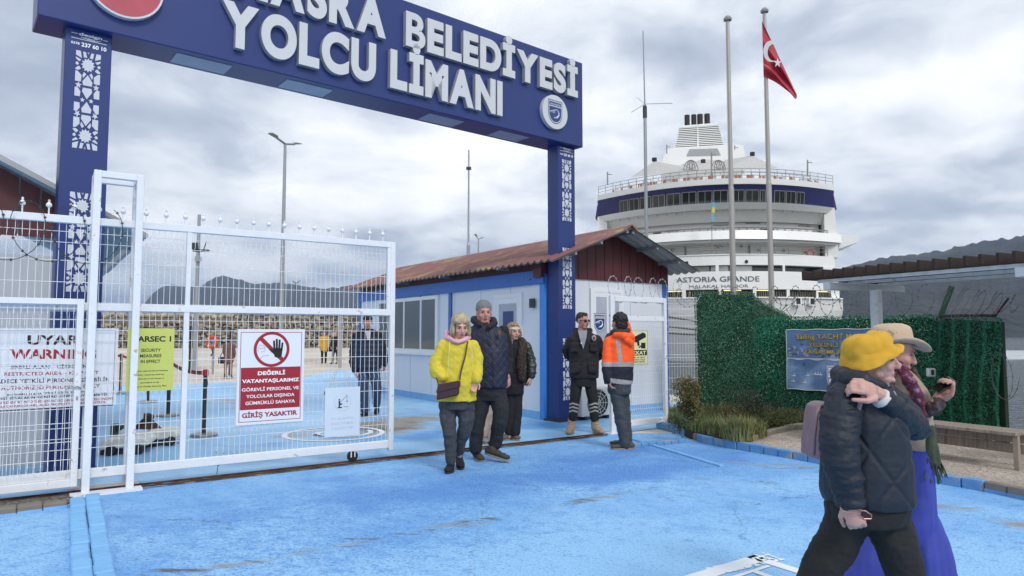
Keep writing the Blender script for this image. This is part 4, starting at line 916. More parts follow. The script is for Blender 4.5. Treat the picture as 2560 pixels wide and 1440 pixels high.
# ------------------------------------------------------------------ cruise ship
so_ = D(1785, 834, 78); SH = Fr((so_.x, so_.y), 102.7)
ship = thing('cruise_ship', 'big white cruise ship with a navy window band moored stern on behind the cabin', 'ship', (so_.x, so_.y, -1.6))
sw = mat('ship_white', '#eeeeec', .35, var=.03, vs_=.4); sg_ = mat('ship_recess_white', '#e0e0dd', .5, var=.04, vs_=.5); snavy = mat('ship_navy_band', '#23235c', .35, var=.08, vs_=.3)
sgl = mat('ship_dark_glass', '#1c211f', .1, var=.4, vs_=.35, spec=.8); swood = mat('ship_door_brown', '#5c3526', .6); srail = mat('ship_rail', '#8b8886', .5); sdk = mat('ship_vent_black', '#2a2320', .7)
def cn(s, hw=13.0, b=6.0, off=0): return -b * max(0, 1 - (s / hw) ** 2) + off
def zs(y): return 1.47 + .042 * (834 - y)
def band(name, m, z0, z1, off0, off1, s0, s1, hw=13.0, b=6.0, th=.5, par=ship, seg=36, z1e=None):
    mb = MB(); vs_ = []
    for i in range(seg + 1):
        s = s0 + (s1 - s0) * i / seg; n0 = cn(s, hw, b, off0); n1 = cn(s, hw, b, off1)
        vs_ += [SH.pt(s, n0, z0), SH.pt(s, n1, z1), SH.pt(s, n1 + th, z1), SH.pt(s, n0 + th, z0)]
    fs = [(4 * i + k, 4 * i + (k + 1) % 4, 4 * i + 4 + (k + 1) % 4, 4 * i + 4 + k) for i in range(seg) for k in range(4)] + [(0, 3, 2, 1), tuple(4 * seg + k for k in range(4))]
    return mb.add(vs_, fs).build(name, m, par)
def deck(name, m, z, th, s0, s1, off=0, hw=13.0, b=6.0, back=60):
    seg = 36; pts = [SH.pt(s0 + (s1 - s0) * i / seg, cn(s0 + (s1 - s0) * i / seg, hw, b, off), 0) for i in range(seg + 1)] + [SH.pt(s1, back, 0), SH.pt(s0, back, 0)]
    return MB().slab([(p.x, p.y) for p in pts], z - th, z).build(name, m, ship)
# hull with flare
MB().add(*(lambda: (
    [SH.pt(s_, n_, z_) for z_, hw_, of in ((-2.2, 12.2, 3.5), (1.5, 13.4, 1.6), (4.0, 13.7, .6), (5.2, 13.6, .2)) for s_, n_ in ([(hw_ * (i / 12 - 1), cn(hw_ * (i / 12 - 1), hw_ + .3, 6, of)) for i in range(25)] + [(hw_, 60), (-hw_, 60)])],
    [(27 * j + i, 27 * j + (i + 1) % 27, 27 * (j + 1) + (i + 1) % 27, 27 * (j + 1) + i) for j in range(3) for i in range(27)]))()).build('hull', sw, ship, smooth=False)
band('hull_strake', sg_, 3.3, 3.42, -.08, -.08, -13, 13, 13.8, 6, .2)
band('stern_plating', sw, 5.2, zs(742), .0, .0, -13.6, 13.6, 13.9, 6)
band('stern_plating', sw, zs(723), zs(678), 0, 0, -13.2, 13.2, 13.5, 6); band('stern_plating', sw, zs(662), zs(635), 0, 0, -12.9, 12.9, 13.2, 6)
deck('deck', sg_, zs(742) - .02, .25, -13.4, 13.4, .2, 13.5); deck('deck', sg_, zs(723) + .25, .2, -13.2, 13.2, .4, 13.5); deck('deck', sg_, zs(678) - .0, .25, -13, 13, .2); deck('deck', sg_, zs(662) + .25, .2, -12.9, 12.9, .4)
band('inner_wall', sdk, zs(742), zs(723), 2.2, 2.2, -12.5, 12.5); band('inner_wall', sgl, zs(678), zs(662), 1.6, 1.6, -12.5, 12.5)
def tang(s, hw=13.2, b=6.0, off=0):
    sl__ = 2 * b * s / hw ** 2; p = SH.pt(s, cn(s, hw, b, off), 0); ang = 102.7 - math.degrees(math.atan(sl__)); return Fr((p.x, p.y), ang)
def pier(s0, s1, z0, z1, n='pillar'): band(n, sw, z0, z1, 0, 0, s0, s1, 13.4, 6, .5, seg=4)
def spx(px, y=700): return SH.S(px, -4.5, y)
# openings: pillars between them; row A (662-678)
for a, c in ((1500, 1712), (1787, 1795), (1958, 1964), (2075, 2110)): pier(spx(a), spx(c), zs(678), zs(662))
for a, c in ((1500, 1660), (1705, 1714), (1793, 1801), (1880, 1888), (1968, 1976), (2052, 2058), (2098, 2125)): pier(spx(a, 735), spx(c, 735), zs(742), zs(723))
cur_ = MB()
for i in range(130):
    s = -12.5 + 25 * i / 130; cur_.tube([SH.pt(s, cn(s) + .75, zs(742)), SH.pt(s + .06, cn(s) + .75, zs(727))], .035, 4)
cur_.build('rope_screen', mat('pale_slats', '#b9b39b', .6), ship, kind='stuff')
yl = MB()
for px in (1690, 1830, 1905, 2075): s = spx(px, 725); yl.box(tang(s, off=.9), -.9, .9, 0, .08, zs(726), zs(723.5))
yl.build('strip_light', mat('lit_strip', '#f3e9a8', .5, emit=1.0), ship)
for px in (1800, 1860): s = spx(px, 670); MB().box(tang(s, off=.9), -1.0, .8, 0, .1, zs(678), zs(663)).build('curtain', sg_, ship)
MB().box(tang(spx(1750, 670), off=.6), -1.1, .9, 0, .1, zs(678), zs(663)).build('curtain', mat('grey_curtain', '#8f928f', .7), ship)
# mooring ports
for px in (1998, 2038): s = spx(px, 755); f_ = tang(s, 13.6, off=-.12); MB().box(f_, -.42, .42, -.05, .3, zs(763), zs(742)).build('port_frame', sw, ship); MB().box(f_, -.26, .26, -.07, -.051, zs(760), zs(745)).build('port_opening', sdk, ship)
# lettering
def arc_text(txt, x0, x1, yb, yt, off=.0):
    s0, s1 = spx(x0, yb), spx(x1, yb); v, f = tmesh(txt, off); lo, hi = caph(off); a = v[:, 0].min(); b = v[:, 0].max(); z0, z1 = zs(yb), zs(yt); vs_ = []
    for x, y, z in v:
        s = s0 + (x - a) / (b - a) * (s1 - s0); vs_.append(SH.pt(s, cn(s, 13.35, 6, -.05), z0 + (y - lo) / (hi - lo) * (z1 - z0)))
    MB().add(vs_, f).build('lettering', mat('ship_lettering', '#52616f', .5), ship)
arc_text('ASTORIA GRANDE', 1690, 1896, 704, 691, .01); arc_text('MALAKAL HARBOR', 1722, 1868, 719, 711.5)
# decks above
band('bulwark', sw, zs(637), zs(635) + .02, -.1, -.1, -13, 13, th=.2)
deck('deck', sg_, zs(636), .3, -13, 13, .05)
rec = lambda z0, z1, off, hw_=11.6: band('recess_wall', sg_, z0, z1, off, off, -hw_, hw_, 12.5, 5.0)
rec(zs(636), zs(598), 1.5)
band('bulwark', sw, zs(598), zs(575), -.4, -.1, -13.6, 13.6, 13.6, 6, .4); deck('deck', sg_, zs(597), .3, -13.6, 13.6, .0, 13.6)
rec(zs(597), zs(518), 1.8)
for sg in (-1, 1):
    x0, x1 = (13.6, 15.3) if sg > 0 else (-15.3, -13.6)
    MB().prism(SH, [(x0 * .98, zs(598) - (0 if sg > 0 else 1.2)), (x1, zs(598) - (1.2 if sg < 0 else 0) + .2), (x1, zs(575)), (x0, zs(575))] if False else [(13.4 * sg, zs(612)), (15.4 * sg, zs(596)), (15.4 * sg, zs(577)), (13.4 * sg, zs(575))][::sg], 0, 7).build('bridge_wing', sw, ship)
    f_ = [(11.9 * sg, zs(636)), (13.3 * sg, zs(636)), (13.0 * sg, zs(505)), (11.9 * sg, zs(505))][::sg]
    MB().prism(SH, f_, -.4, 50).build('side_wall', sw, ship)
    MB().prism(SH, [(12.4 * sg, zs(700)), (13.3 * sg, zs(700)), (13.2 * sg, zs(560)), (12.4 * sg, zs(560))][::sg], 1.2, 50).build('side_wall', sw, ship)
band('ledge', sw, zs(519), zs(505), .25, -.35, -12.9, 12.9, 13, 6, .6); deck('deck', sg_, zs(506), .3, -12.9, 12.9, .1)
ul = MB()
for i in range(23):
    s = -11.5 + 23 * i / 22; f_ = tang(s, 13, off=.6); ul.box(f_, -.05, .05, 0, 1.8, zs(524), zs(518.5))
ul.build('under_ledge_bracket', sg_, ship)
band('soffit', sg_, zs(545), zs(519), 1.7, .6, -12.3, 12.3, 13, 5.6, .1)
band('window_band', snavy, zs(505), zs(458), .45, -.25, -13.0, 13.0, 13.1, 6, .5)
# band windows, leaning with the band
def bandwin(px0, px1):
    s0, s1 = SH.S(px0, -4, 490), SH.S(px1, -4, 490); q = []
    z0, z1 = zs(503), zs(473); t0, t1 = (z0 - zs(505)) / (zs(458) - zs(505)), (z1 - zs(505)) / (zs(458) - zs(505))
    o0, o1 = .45 - .7 * t0 - .04, .45 - .7 * t1 - .04
    f_ = lambda s, t_: SH.pt(s, cn(s, 13.1, 6, o0 if t_ == 0 else o1), z0 if t_ == 0 else z1)
    m_ = MB(); m_.add([f_(s0, 0), f_(s1, 0), f_(s1, 1), f_(s0, 1)], [(0, 1, 2, 3)]); wn_ = m_.build('window', sgl, ship)
    e = MB(); sm = (s0 + s1) / 2
    for s in (s0, sm, s1): e.tube([f_(s, 0), f_(s, 1)], .045 if s != sm else .03, 4)
    e.tube([f_(s0, 1), f_(s1, 1)], .045, 4); e.build('frame', srail, wn_)
for a, c in ((1547, 1568), (1572, 1596), (1600, 1627), (1632, 1661), (1667, 1699), (1704, 1738), (1743, 1777), (1781, 1815), (1828, 1856), (1860, 1893), (1897, 1910), (1934, 1962), (1966, 1991), (1995, 2016)): bandwin(a, c)
band('top_bulwark', sw, zs(459), zs(445), -.25, -.35, -13, 13, 13.1, 6.2, .3); deck('deck', sg_, zs(456), .3, -13, 13, .0, 13.1)
# navy side panels at the band ends
for sg in (-1, 1):
    MB().prism(SH, [(12.7 * sg, zs(507)), (13.35 * sg, zs(507)), (13.1 * sg, zs(470)), (12.7 * sg, zs(470))][::sg], .2, 40).build('side_band', snavy, ship)
    MB().prism(SH, [(12.6 * sg, zs(471)), (13.12 * sg, zs(471)), (13.1 * sg, zs(446)), (12.6 * sg, zs(446))][::sg], .1, 40).build('side_wall', sw, ship)
# doors, fittings on the recess walls
def fit(px, y, w2, h2, m, off, nm):
    s = SH.S(px, -2, y); f_ = tang(s, 12.5, 5, off - .06); MB().box(f_, -w2, w2, -.04, .06, zs(y + h2) , zs(y - h2)).build(nm, m, ship)
for px in (1642, 1910, 1925): fit(px, 572, .45, 11, swood, 1.8, 'door')
for px, y in ((1680, 560), (1800, 552), (1880, 548), (2020, 550)): fit(px, y, .8, 1, srail, 1.8, 'fitting')
for px, y in ((1680, 612), (1850, 608), (1895, 618), (1960, 618), (2020, 620), (1790, 640)): fit(px, y, .16, 3, srail, 1.5, 'fitting')
fit(1712, 615, .08, 17, srail, 1.45, 'pillar'); fit(1870, 612, .08, 20, srail, 1.45, 'pillar')
for px in (1716, 1863): s = SH.S(px, -4.5, 654); MB().ell(SH.pt(s, cn(s, 13.2, 6, -.05), zs(654)), (.18, .18, .18), 10, 6).build('light', sdk, ship)
lb_ = MB(); s = SH.S(2025, -2, 630); p = SH.pt(s, cn(s, 13, 6, .2), zs(628)); lb_.tube([p + Vector((.38 * math.cos(a), 0, .38 * math.sin(a))) for a in [2 * math.pi * i / 12 for i in range(12)]], .08, 5, True); lb_.build('lifebuoy', mat('buoy_orange', '#c8432e', .6), ship)
def railarc(z0, hs, off, s0, s1, hw=13, b=6, posts=30, r=.035, nm='railing'):
    m_ = MB()
    for h in hs: m_.tube([SH.pt(s0 + (s1 - s0) * i / 40, cn(s0 + (s1 - s0) * i / 40, hw, b, off), z0 + h) for i in range(41)], r, 4)
    for i in range(posts + 1): s = s0 + (s1 - s0) * i / posts; m_.tube([SH.pt(s, cn(s, hw, b, off), z0), SH.pt(s, cn(s, hw, b, off), z0 + hs[-1])], r, 4)
    return m_.build(nm, srail, ship)
railarc(zs(445), (.35, .7, 1.05), -.2, -12.9, 12.9, 13.1, 6.2, 28, .028)
railarc(zs(430), (.45, .9), 3.5, -11, 11, 13.1, 6.2, 26, .03)
railarc(zs(575), (.3,), -.1, -12, 12, 13.6); railarc(zs(575), (.35,), .6, -12, 12, 13.6); railarc(zs(636), (.5, .9), -.05, -12, 12, posts=16)
ch = MB(); cc_ = mat('orange_deck_chair', '#a8704f', .7, var=.3, vs_=1.5)
for i in range(64):
    s = -11.8 + 23.6 * i / 63 + random.uniform(-.1, .1)
    if random.random() < .3: continue
    f_ = tang(s, 13.1, 6.2, 1.2 + random.random() * .5); a = random.uniform(.35, .55); ch.box(f_, -.12, .12, 0, .3, zs(445) + .0, zs(445) + a * .7); ch.box(f_, -.16, .16, .30, .34, zs(445), zs(445) + a + .3)
ch.build('deck_chairs', cc_, ship, kind='stuff')
wt = MB()
for px in (1540, 1585, 1648, 1700, 1762, 1795, 1858, 1890, 1920, 1972, 2000):
    s = SH.S(px, -4, 440); f_ = tang(s, 13.1, 6.2, 1.0); wt.box(f_, -.25, .25, 0, .3, zs(447), zs(447) + .8)
wt.build('life_raft_locker', sw, ship)
band('bar_front', mat('ship_dark_bar', '#3b332c', .7), zs(445), zs(430), 6, 6, -8, 8)
band('upper_fascia', sw, zs(430), zs(424), 5.2, 5.2, -9.5, 9.5)
# awnings, casing, funnel
canvas = mat('grey_canvas', '#b4b3b0', .85)
def tent(peak, ring_, Y):
    pk = D(*peak, Y); v = [pk] + [D(x, y, Y + dy) for x, y, dy in ring_]; k = len(v) - 1
    m_ = MB(); m_.add(v, [(0, i + 1, (i + 1) % k + 1) for i in range(k)]); m_.build('awning', canvas, ship)
    MB().lathe(pk, [(.3, 0), (.3, .4), (.0, .45)], 8).build('awning_pole_cap', sdk, ship)
tent((1636, 403), [(1577, 443, -3), (1640, 436, -5), (1722, 424, -6), (1722, 418, 4), (1640, 422, 7), (1590, 436, 4)], 82)
tent((1881, 389), [(1810, 424, -6), (1880, 424, -5), (1946, 421, -3), (1930, 416, 5), (1880, 410, 8), (1812, 400, 6)], 82)
tent((1758, 407), [(1700, 425, -5), (1760, 424, -6), (1822, 424, -5), (1815, 402, 5), (1758, 398, 7), (1705, 410, 5)], 84)
FN = Fr((D(1746, 600, 106).x, 106), 102.7)
FF = lambda px, py, n=0: FN.sz(px, py, n)
def fpoly(pts, n=0): return [FF(x, y, n) for x, y in pts]
MB().prism(FN, fpoly([(1655, 425), (1862, 425), (1853, 376), (1840, 374), (1672, 384), (1660, 400)])[::-1], -3, 20).build('funnel_casing', sw, ship)
MB().prism(FN, fpoly([(1715, 402), (1798, 400), (1790, 384), (1722, 386)])[::-1], -3.1, -3.0).build('casing_louvre', mat('ship_grille_grey', '#9fa3a6', .5), ship)
MB().prism(FN, fpoly([(1684, 381), (1811, 373), (1795, 311), (1702, 319)])[::-1], 0, 9).build('funnel', mat('funnel_dark', '#4b4f4e', .6), ship)
for i in range(14):
    t0 = i / 14; t1 = t0 + .034
    L0 = lambda t_: (1681 + (1699 - 1681) * t_, 381 + (318 - 381) * t_); R0 = lambda t_: (1813 + (1797 - 1813) * t_, 374 + (311 - 374) * t_)
    MB().prism(FN, fpoly([L0(t0), R0(t0), R0(t1), L0(t1)])[::-1], -.25, -.01).build('louvre_slat', sw, ship)
MB().prism(FN, fpoly([(1743, 379), (1747, 379), (1745, 312), (1743, 312)])[::-1], -.3, -.26).build('louvre_post', sw, ship)
MB().prism(FN, fpoly([(1697, 321), (1798, 313), (1796, 308), (1699, 316)])[::-1], -.3, 9.2).build('funnel_cap', sw, ship)
for a, c, yt in ((1712, 1725, 286), (1729, 1742, 285), (1744, 1758, 284), (1762, 1776, 283)):
    s0, z0 = FF((a + c) / 2, 314); s1 = FF(c, 300)[0]; zt_ = FF(a, yt)[1]
    MB().lathe(FN.pt(s0, .9, z0 - .2), [(s1 - s0, 0), (s1 - s0, zt_ - z0 + .3), (s1 - s0 - .12, zt_ - z0 + .35)], 14).build('exhaust_pipe', sdk, ship, smooth=False)
for px, yb, yt, Y in ((1667, 384, 362, 100), (1837, 374, 364, 100), (1519, 462, 430, 80), (2019, 440, 400, 76), (1779, 445, 380, 73)):
    a, c = D(px, yb, Y), D(px, yt, Y); m_ = MB().tube([a, c], .09, 5); m_.tube([c - Vector((0, 0, .3)), c + Vector((.5, 0, -.3))], .05, 4); m_.build('mast', srail, ship)
for xs__ in (1728, 1797):
    c = D(xs__, 425, 76); m_ = MB()
    for r_ in (1.0, .6, .25): m_.tube([c + Vector((r_ * .8 * math.cos(a), .1, 1.15 * math.sin(a))) for a in [math.pi * i / 12 for i in range(13)]], .05, 4)
    for i in range(7): a = math.pi * i / 6; m_.tube([c, c + Vector((.8 * math.cos(a), .1, 1.15 * math.sin(a)))], .03, 4)
    m_.build('parabolic_arch', srail, ship)
stp = MB(); a, c = D(1772, 600, 74), D(1822, 640, 75)
for o in (0, .5): stp.tube([a + Vector((o, 0, 0)), c + Vector((o, 0, 0))], .05, 4); stp.tube([a + Vector((o, 0, .9)), c + Vector((o, 0, .9))], .04, 4)
stp.build('stair', srail, ship)
lf_ = thing('signal_flag', 'thin yellow and light blue flag hanging at the ship stern', 'flag', D(1779, 600, 70)); m_ = MB()
a = D(1779, 506, 70); m_.add([a, a + Vector((.35, 0, 0)), a + Vector((.25, 0, -1.9)), a + Vector((-.1, 0, -1.9))], [(0, 1, 2, 3)]); m_.build('flag_cloth', mat('sky_blue_cloth', '#5fa9cf', .8), lf_)
m_ = MB(); a = a + Vector((.0, -.03, -.5)); m_.add([a, a + Vector((.33, 0, 0)), a + Vector((.30, 0, -.6)), a + Vector((-.05, 0, -.6))], [(0, 1, 2, 3)]); m_.build('flag_stripe', mat('yellow_cloth', '#cfc33f', .8), lf_)
MB().tube([D(1779, 500, 70.2), D(1780, 632, 71)], .04, 5).build('staff', srail, lf_)
mr = thing('mooring_rope', 'pair of mooring ropes running from the ship stern to the quay', 'rope', D(1660, 820, 30))
for (x0, y0, Y0), (x1, y1, Y1) in (((1968, 760, 70), (1640, 812, 22)), ((1968, 762, 70), (1640, 830, 22)), ((1990, 752, 70), (1660, 790, 24))):
    a, c = D(x0, y0, Y0), D(x1, y1, Y1); MB().tube([a + (c - a) * (i / 12) - Vector((0, 0, 1.2 * math.sin(math.pi * i / 12))) for i in range(13)], .04, 4).build('rope', mat('rope_grey', '#6b6a60', .9), mr)
# ------------------------------------------------------------------ poles and flag
pole_m = mat('flagpole_aluminium', '#a7a49e', .4, metal=.35, var=.05)
def flagpole(px_t, py_t, px_b, Y, label, r=.055):
    top = D(px_t, py_t, Y); t_ = thing('flagpole', label, 'flagpole', (top.x, top.y, 0)); x, y, z = top; zm = z * .55
    MB().lathe((x, y, 0), [(r * 1.05, 0), (r * 1.0, zm), (r * .82, zm + .02), (r * .62, z - .1)], 14).build('pole', pole_m, t_, smooth=False)
    MB().lathe((x, y, z - .1), [(r * .7, 0), (r * 1.5, .02), (r * 1.6, .06), (r * .9, .11), (.0, .12)], 14).build('finial_cap', mat('cap_grey', '#8d8f90', .5), t_)
    MB().tube([(x - r * 1.3, y - .02, 1.2), (x - r * .9, y - .02, z - .15)], .004, 4).build('halyard', pole_m, t_)
    return top
flagpole(1819, 42, 1822, 14.0, 'bare aluminium flagpole, the shorter of the two before the ship')
ft = flagpole(1911, 22, 1918, 14.6, 'aluminium flagpole that carries the red flag')
flg = thing('flag', 'red national flag with white crescent and star hanging slack from its pole', 'flag', tuple(D(1908, 180, 14.55)))
# flag cloth: outline traced, folded in depth
Lf = [(1905, 52), (1906, 90), (1907, 140), (1908, 190), (1910, 192)]
Rf = [(1906, 56), (1928, 108), (1950, 155), (1972, 205), (1991, 251)]
fv = []; NU, NV = 14, 30
def flag_pt(u, v):
    # u 0..1 from the hoist to the fly along the hanging cloth, v 0..1 top to bottom of the hoist
    h = (1905 + 4 * v, 52 + 140 * v); f_ = (1990 + (2 if v < .5 else -12 * (v - .5)), 236 + 14 * min(v * 1.4, 1) - (26 * max(0, v - .6)))
    k_ = u ** .9; x = h[0] * (1 - k_) + f_[0] * k_; y = h[1] * (1 - k_) + f_[1] * k_
    if v > .35: y += -14 * math.sin(math.pi * k_) * (v - .35) ; x -= 10 * math.sin(math.pi * k_) * (v - .35)
    return D(x, y, 14.5 + .10 * math.sin(u * 9 + v * 5) * u + .05 * math.sin(v * 14 + u * 3))
for i in range(NU + 1):
    for j in range(NV + 1): fv.append(flag_pt(i / NU, j / NV))
MB().add(fv, [(i * (NV + 1) + j, (i + 1) * (NV + 1) + j, (i + 1) * (NV + 1) + j + 1, i * (NV + 1) + j + 1) for i in range(NU) for j in range(NV)]).build('flag_cloth', mat('flag_red', '#a8283a', .7), flg, smooth=True)
def flag_patch(poly, nm, d=-.02):
    c = (sum(p[0] for p in poly) / len(poly), sum(p[1] for p in poly) / len(poly)); m_ = MB(); v = [D(x, y, 14.5 + d) for x, y in poly]
    return v
cres = []
for i in range(21):
    t_ = R(-62 + 0) - R(0); a = R(-70) - R(225) * i / 20; cres.append((1929 + 21 * math.cos(a) * 1.0, 128 + 27 * -math.sin(a)))
inn_ = []
for i in range(21):
    a = R(-70) - R(225) * i / 20; inn_.append((1934 + 15 * math.cos(a), 131 + 21 * -math.sin(a)))
v = [D(x, y, 14.40) for x, y in cres] + [D(x, y, 14.40) for x, y in inn_]
MB().add(v, [(i, i + 1, 22 + i, 21 + i) for i in range(20)]).build('crescent', mat('flag_white', '#cfcdd0', .8), flg)
stv = [D(1944 + (10.5 if i % 2 == 0 else 4.2) * math.cos(R(200 + 36 * i)), 157 + (13 if i % 2 == 0 else 5.2) * math.sin(R(200 + 36 * i)), 14.38) for i in range(10)] + [D(1944, 157, 14.38)]
MB().add(stv, [(i, (i + 1) % 10, 10) for i in range(10)]).build('star', mat('flag_white', '#cfcdd0', .8), flg)
# aerial mast
am = thing('aerial_mast', 'tall thin radio aerial mast with three radials left of the flagpoles', 'aerial', (D(1612, 200, 16).x, 16, 0))
x, y, z = D(1612, 262, 16); zt_ = D(1610, 78, 16).z
MB().lathe((x, y, 0), [(.042, 0), (.038, z)], 10).build('pole', galv, am); MB().lathe((x, y, z - .32), [(.05, 0), (.05, .28), (.03, .3)], 10).build('clamp', dark_metal, am)
MB().tube([(x, y, z), (x - .02, y, zt_)], [.018, .014], 6).build('whip', galv, am)
for p in ((1681, 258), (1578, 281), (1592, 243)): MB().tube([(x, y, z + .02), D(p[0], p[1], 16 + (0 if p[0] > 1650 else .4))], .007, 4).build('radial', galv, am)
am2 = thing('aerial_mast', 'slender grey mast rising behind the cabin roof', 'mast', (D(1172, 500, 34).x, 34, 0)); x, y, z = D(1172, 375, 34)
MB().lathe((x, y, 0), [(.10, 0), (.09, z * .55), (.05, z * .56), (.04, z)], 8).build('pole', galv, am2); MB().box(WL, x - .12, x + .12, y - .1, y + .1, D(1172, 424, 34).z, D(1172, 418, 34).z).build('bracket', dark_metal, am2)
# ------------------------------------------------------------------ street lamps
def lamp(px, py_top, Y, arms, label, r=.09, base=.14, col=None):
    p = D(px, py_top, Y); t_ = thing('street_lamp', label, 'street lamp', (p.x, p.y, base)); col = col or galv
    MB().lathe((p.x, p.y, base), [(r * 2.2, 0), (r * 2.2, .04), (r, .05), (r * .55, p.z - base)], 10).build('pole', col, t_)
    for ax, ay, dy in arms:
        q = D(ax, ay, Y + dy); dv = (q - p); e = p + dv * .62
        MB().tube([p, e], r * .45, 6).build('arm', col, t_)
        hd = MB(); dn_ = dv.normalized(); sd = Vector((-dn_.y, dn_.x, 0)).normalized() * .16; up = Vector((0, 0, .09))
        hd.hexa([e - sd * .6, q - sd, q + sd, e + sd * .6, e - sd * .6 + up, q - sd * .6 + up * .5, q + sd * .6 + up * .5, e + sd * .6 + up]); hd.build('lamp_head', mat('lamp_head_grey', '#6d7275', .5), t_)
lamp(713, 360, 34, [(677, 334, -1.5), (750, 361, 1.5)], 'tall twin armed street lamp rising above the sliding gate', .13)
lamp(740, 708, 95, [(729, 702, 0), (751, 702, 0)], 'small far street lamp with V arms before the headland', .12, col=dark_metal)
lamp(1196, 598, 78, [(1188, 586, -1), (1208, 594, 1)], 'far street lamp just above the cabin ridge', .12)
fp_ = thing('floodlight_mast', 'dark mast with floodlights and cameras seen through the left gate panel', 'mast', (D(494, 700, 26).x, 26, .1))
x, y, z = D(498, 543, 26); MB().lathe((x, y, .1), [(.10, 0), (.06, z)], 8).build('pole', galv, fp_)
q = D(492, 626, 26); MB().box(WL, q.x - .12, q.x + .45, 25.9, 26.1, q.z - .05, q.z + .03).build('cross_arm', dark_metal, fp_)
for px, py in ((487, 612), (488, 620)): q = D(px, py, 25.9); MB().box(WL, q.x - .09, q.x + .1, 25.8, 26.0, q.z - .05, q.z + .07).build('floodlight', dark_metal, fp_)
MB().tube([D(509, 624, 26), D(517, 602, 26)], .02, 4).build('rod', dark_metal, fp_); q = D(494, 648, 25.9); MB().box(WL, q.x - .08, q.x + .1, 25.8, 26, q.z - .08, q.z + .1).build('box', galv, fp_)
wp = thing('post', 'pale steel post standing on the quay right of the stop board', 'post', (D(849, 900, 30).x, 30, 0)); MB().lathe((D(849, 900, 30).x, 30, 0), [(.09, 0), (.08, D(849, 780, 30).z)], 8).build('pole', pole_m, wp)
for px, yb, yt, Y, lb in ((478, 918, 815, 27, 'slim black post on the quay beside the lifebuoy'), (578, 945, 820, 24.5, 'slim black post behind the person in the brown coat')):
    q = D(px, yt, Y); t_ = thing('post', lb, 'post', (q.x, Y, 0)); MB().tube([(q.x, Y, 0), (q.x, Y, q.z)], .055, 7).build('pole', black_m, t_)
# lifebuoy
lp = D(530, 855, 25); lbn = thing('lifebuoy', 'orange lifebuoy ring hanging on a low stand on the quay', 'lifebuoy', tuple(lp))
rb = MB(); K = 28; 
for col_, sel, nm in ((mat('buoy_orange', '#c8432e'), (0, 1), 'ring'),):
    rb.tube([lp + Vector((.17 * math.cos(2 * math.pi * i / K), 0, .19 * math.sin(2 * math.pi * i / K))) for i in range(K)], .058, 8, True).build(nm, col_, lbn, smooth=True)
for a in range(4):
    c = lp + Vector((.17 * math.cos(R(45 + 90 * a)), 0, .19 * math.sin(R(45 + 90 * a)))); MB().ell(c, (.035, .065, .065), 8, 6).build('white_band', white_print, lbn)
MB().tube([lp + Vector((0, .0, -.25)), lp + Vector((.05, -.02, -.4)), lp + Vector((-.03, 0, -.5))], .025, 5).build('line', dark_metal, lbn)
bx_ = thing('signboard_stand', 'small grey post carrying the orange lifebuoy', 'stand', (lp.x, 25.12, 0)); MB().box(WL, lp.x - .03, lp.x + .03, 25.1, 25.16, 0, lp.z + .2).build('post', galv, bx_)
# ------------------------------------------------------------------ rubble wall and tetrapods
stone_ms = [mat('rubble_stone_pale', '#989082', .9, var=.25, vs_=2), mat('rubble_stone_brown', '#7d7365', .9, var=.25, vs_=2), mat('rubble_stone_dark', '#605950', .9, var=.2, vs_=2)]
wa, wb = D(150, 860, 62), D(1060, 860, 66); WF = Fr((wa.x, wa.y), math.degrees(math.atan2(wb.x - wa.x, wb.y - wa.y)))
wlen = (wb - wa).length; wallt = thing('stone_wall', 'long rubble stone breakwater wall at the back of the quay', 'wall', WF.pt(0, 0, 0)); LOC[wallt.name] = WF.pt(0, 0, 0)
def wall_top(px):
    if px < 590: return 795
    if px < 645: return 748
    if px < 810: return 742
    if px < 835: return 764
    if px < 870: return 756
    return 750
core = MB(); core.box(WF, 0, wlen, .5, 2.5, 0, WF.Z(400, 797, .5)); core.box(WF, WF.S(592, .5), wlen, .5, 2.5, 0, WF.Z(830, 770, .5)); core.build('wall_core', stone_ms[2], wallt)
rk = MB(); sp = .27
rows_ = int(4.8 / sp); cols_ = int(wlen / sp)
for j in range(rows_):
    for i in range(cols_):
        s = i * sp + random.uniform(-.08, .08); z = .12 + j * sp * .82 + random.uniform(-.05, .05); p = WF.pt(s, .4, z); px = 1280 + F * p.x / p.y
        if z > WF.Z(px, wall_top(px), .4): continue
        r_ = random.uniform(.08, .19); sx = random.uniform(.8, 1.6); sz_ = random.uniform(.6, 1.0); off = random.uniform(-.12, .05)
        rk.mi = random.choice((0, 0, 0, 1, 1, 2)); pts = []
        for a in (-1, 1):
            for c in (-1, 1):
                for d_ in (-1, 1): pts.append(WF.pt(s + a * r_ * sx * random.uniform(.7, 1), .4 + off + c * r_ * random.uniform(.7, 1), z + d_ * r_ * sz_ * random.uniform(.7, 1)))
        rk.hexa([pts[0], pts[4], pts[6], pts[2], pts[1], pts[5], pts[7], pts[3]])
rk.build('rubble_stones', stone_ms, wallt, kind='stuff')
tet_m = mat('tetrapod_concrete', '#b0a594', .9, var=.2, vs_=1.5, col2='#6d6558', thr=(.5, .65), cs=2)
tz = WF.Z(400, 797, 1.0)
MB().box(WF, -1, WF.S(590, .5), .2, .6, tz - .45, tz + .05).build('wall_coping', mat('coping_dark', '#6f6459', .9, var=.2), wallt)
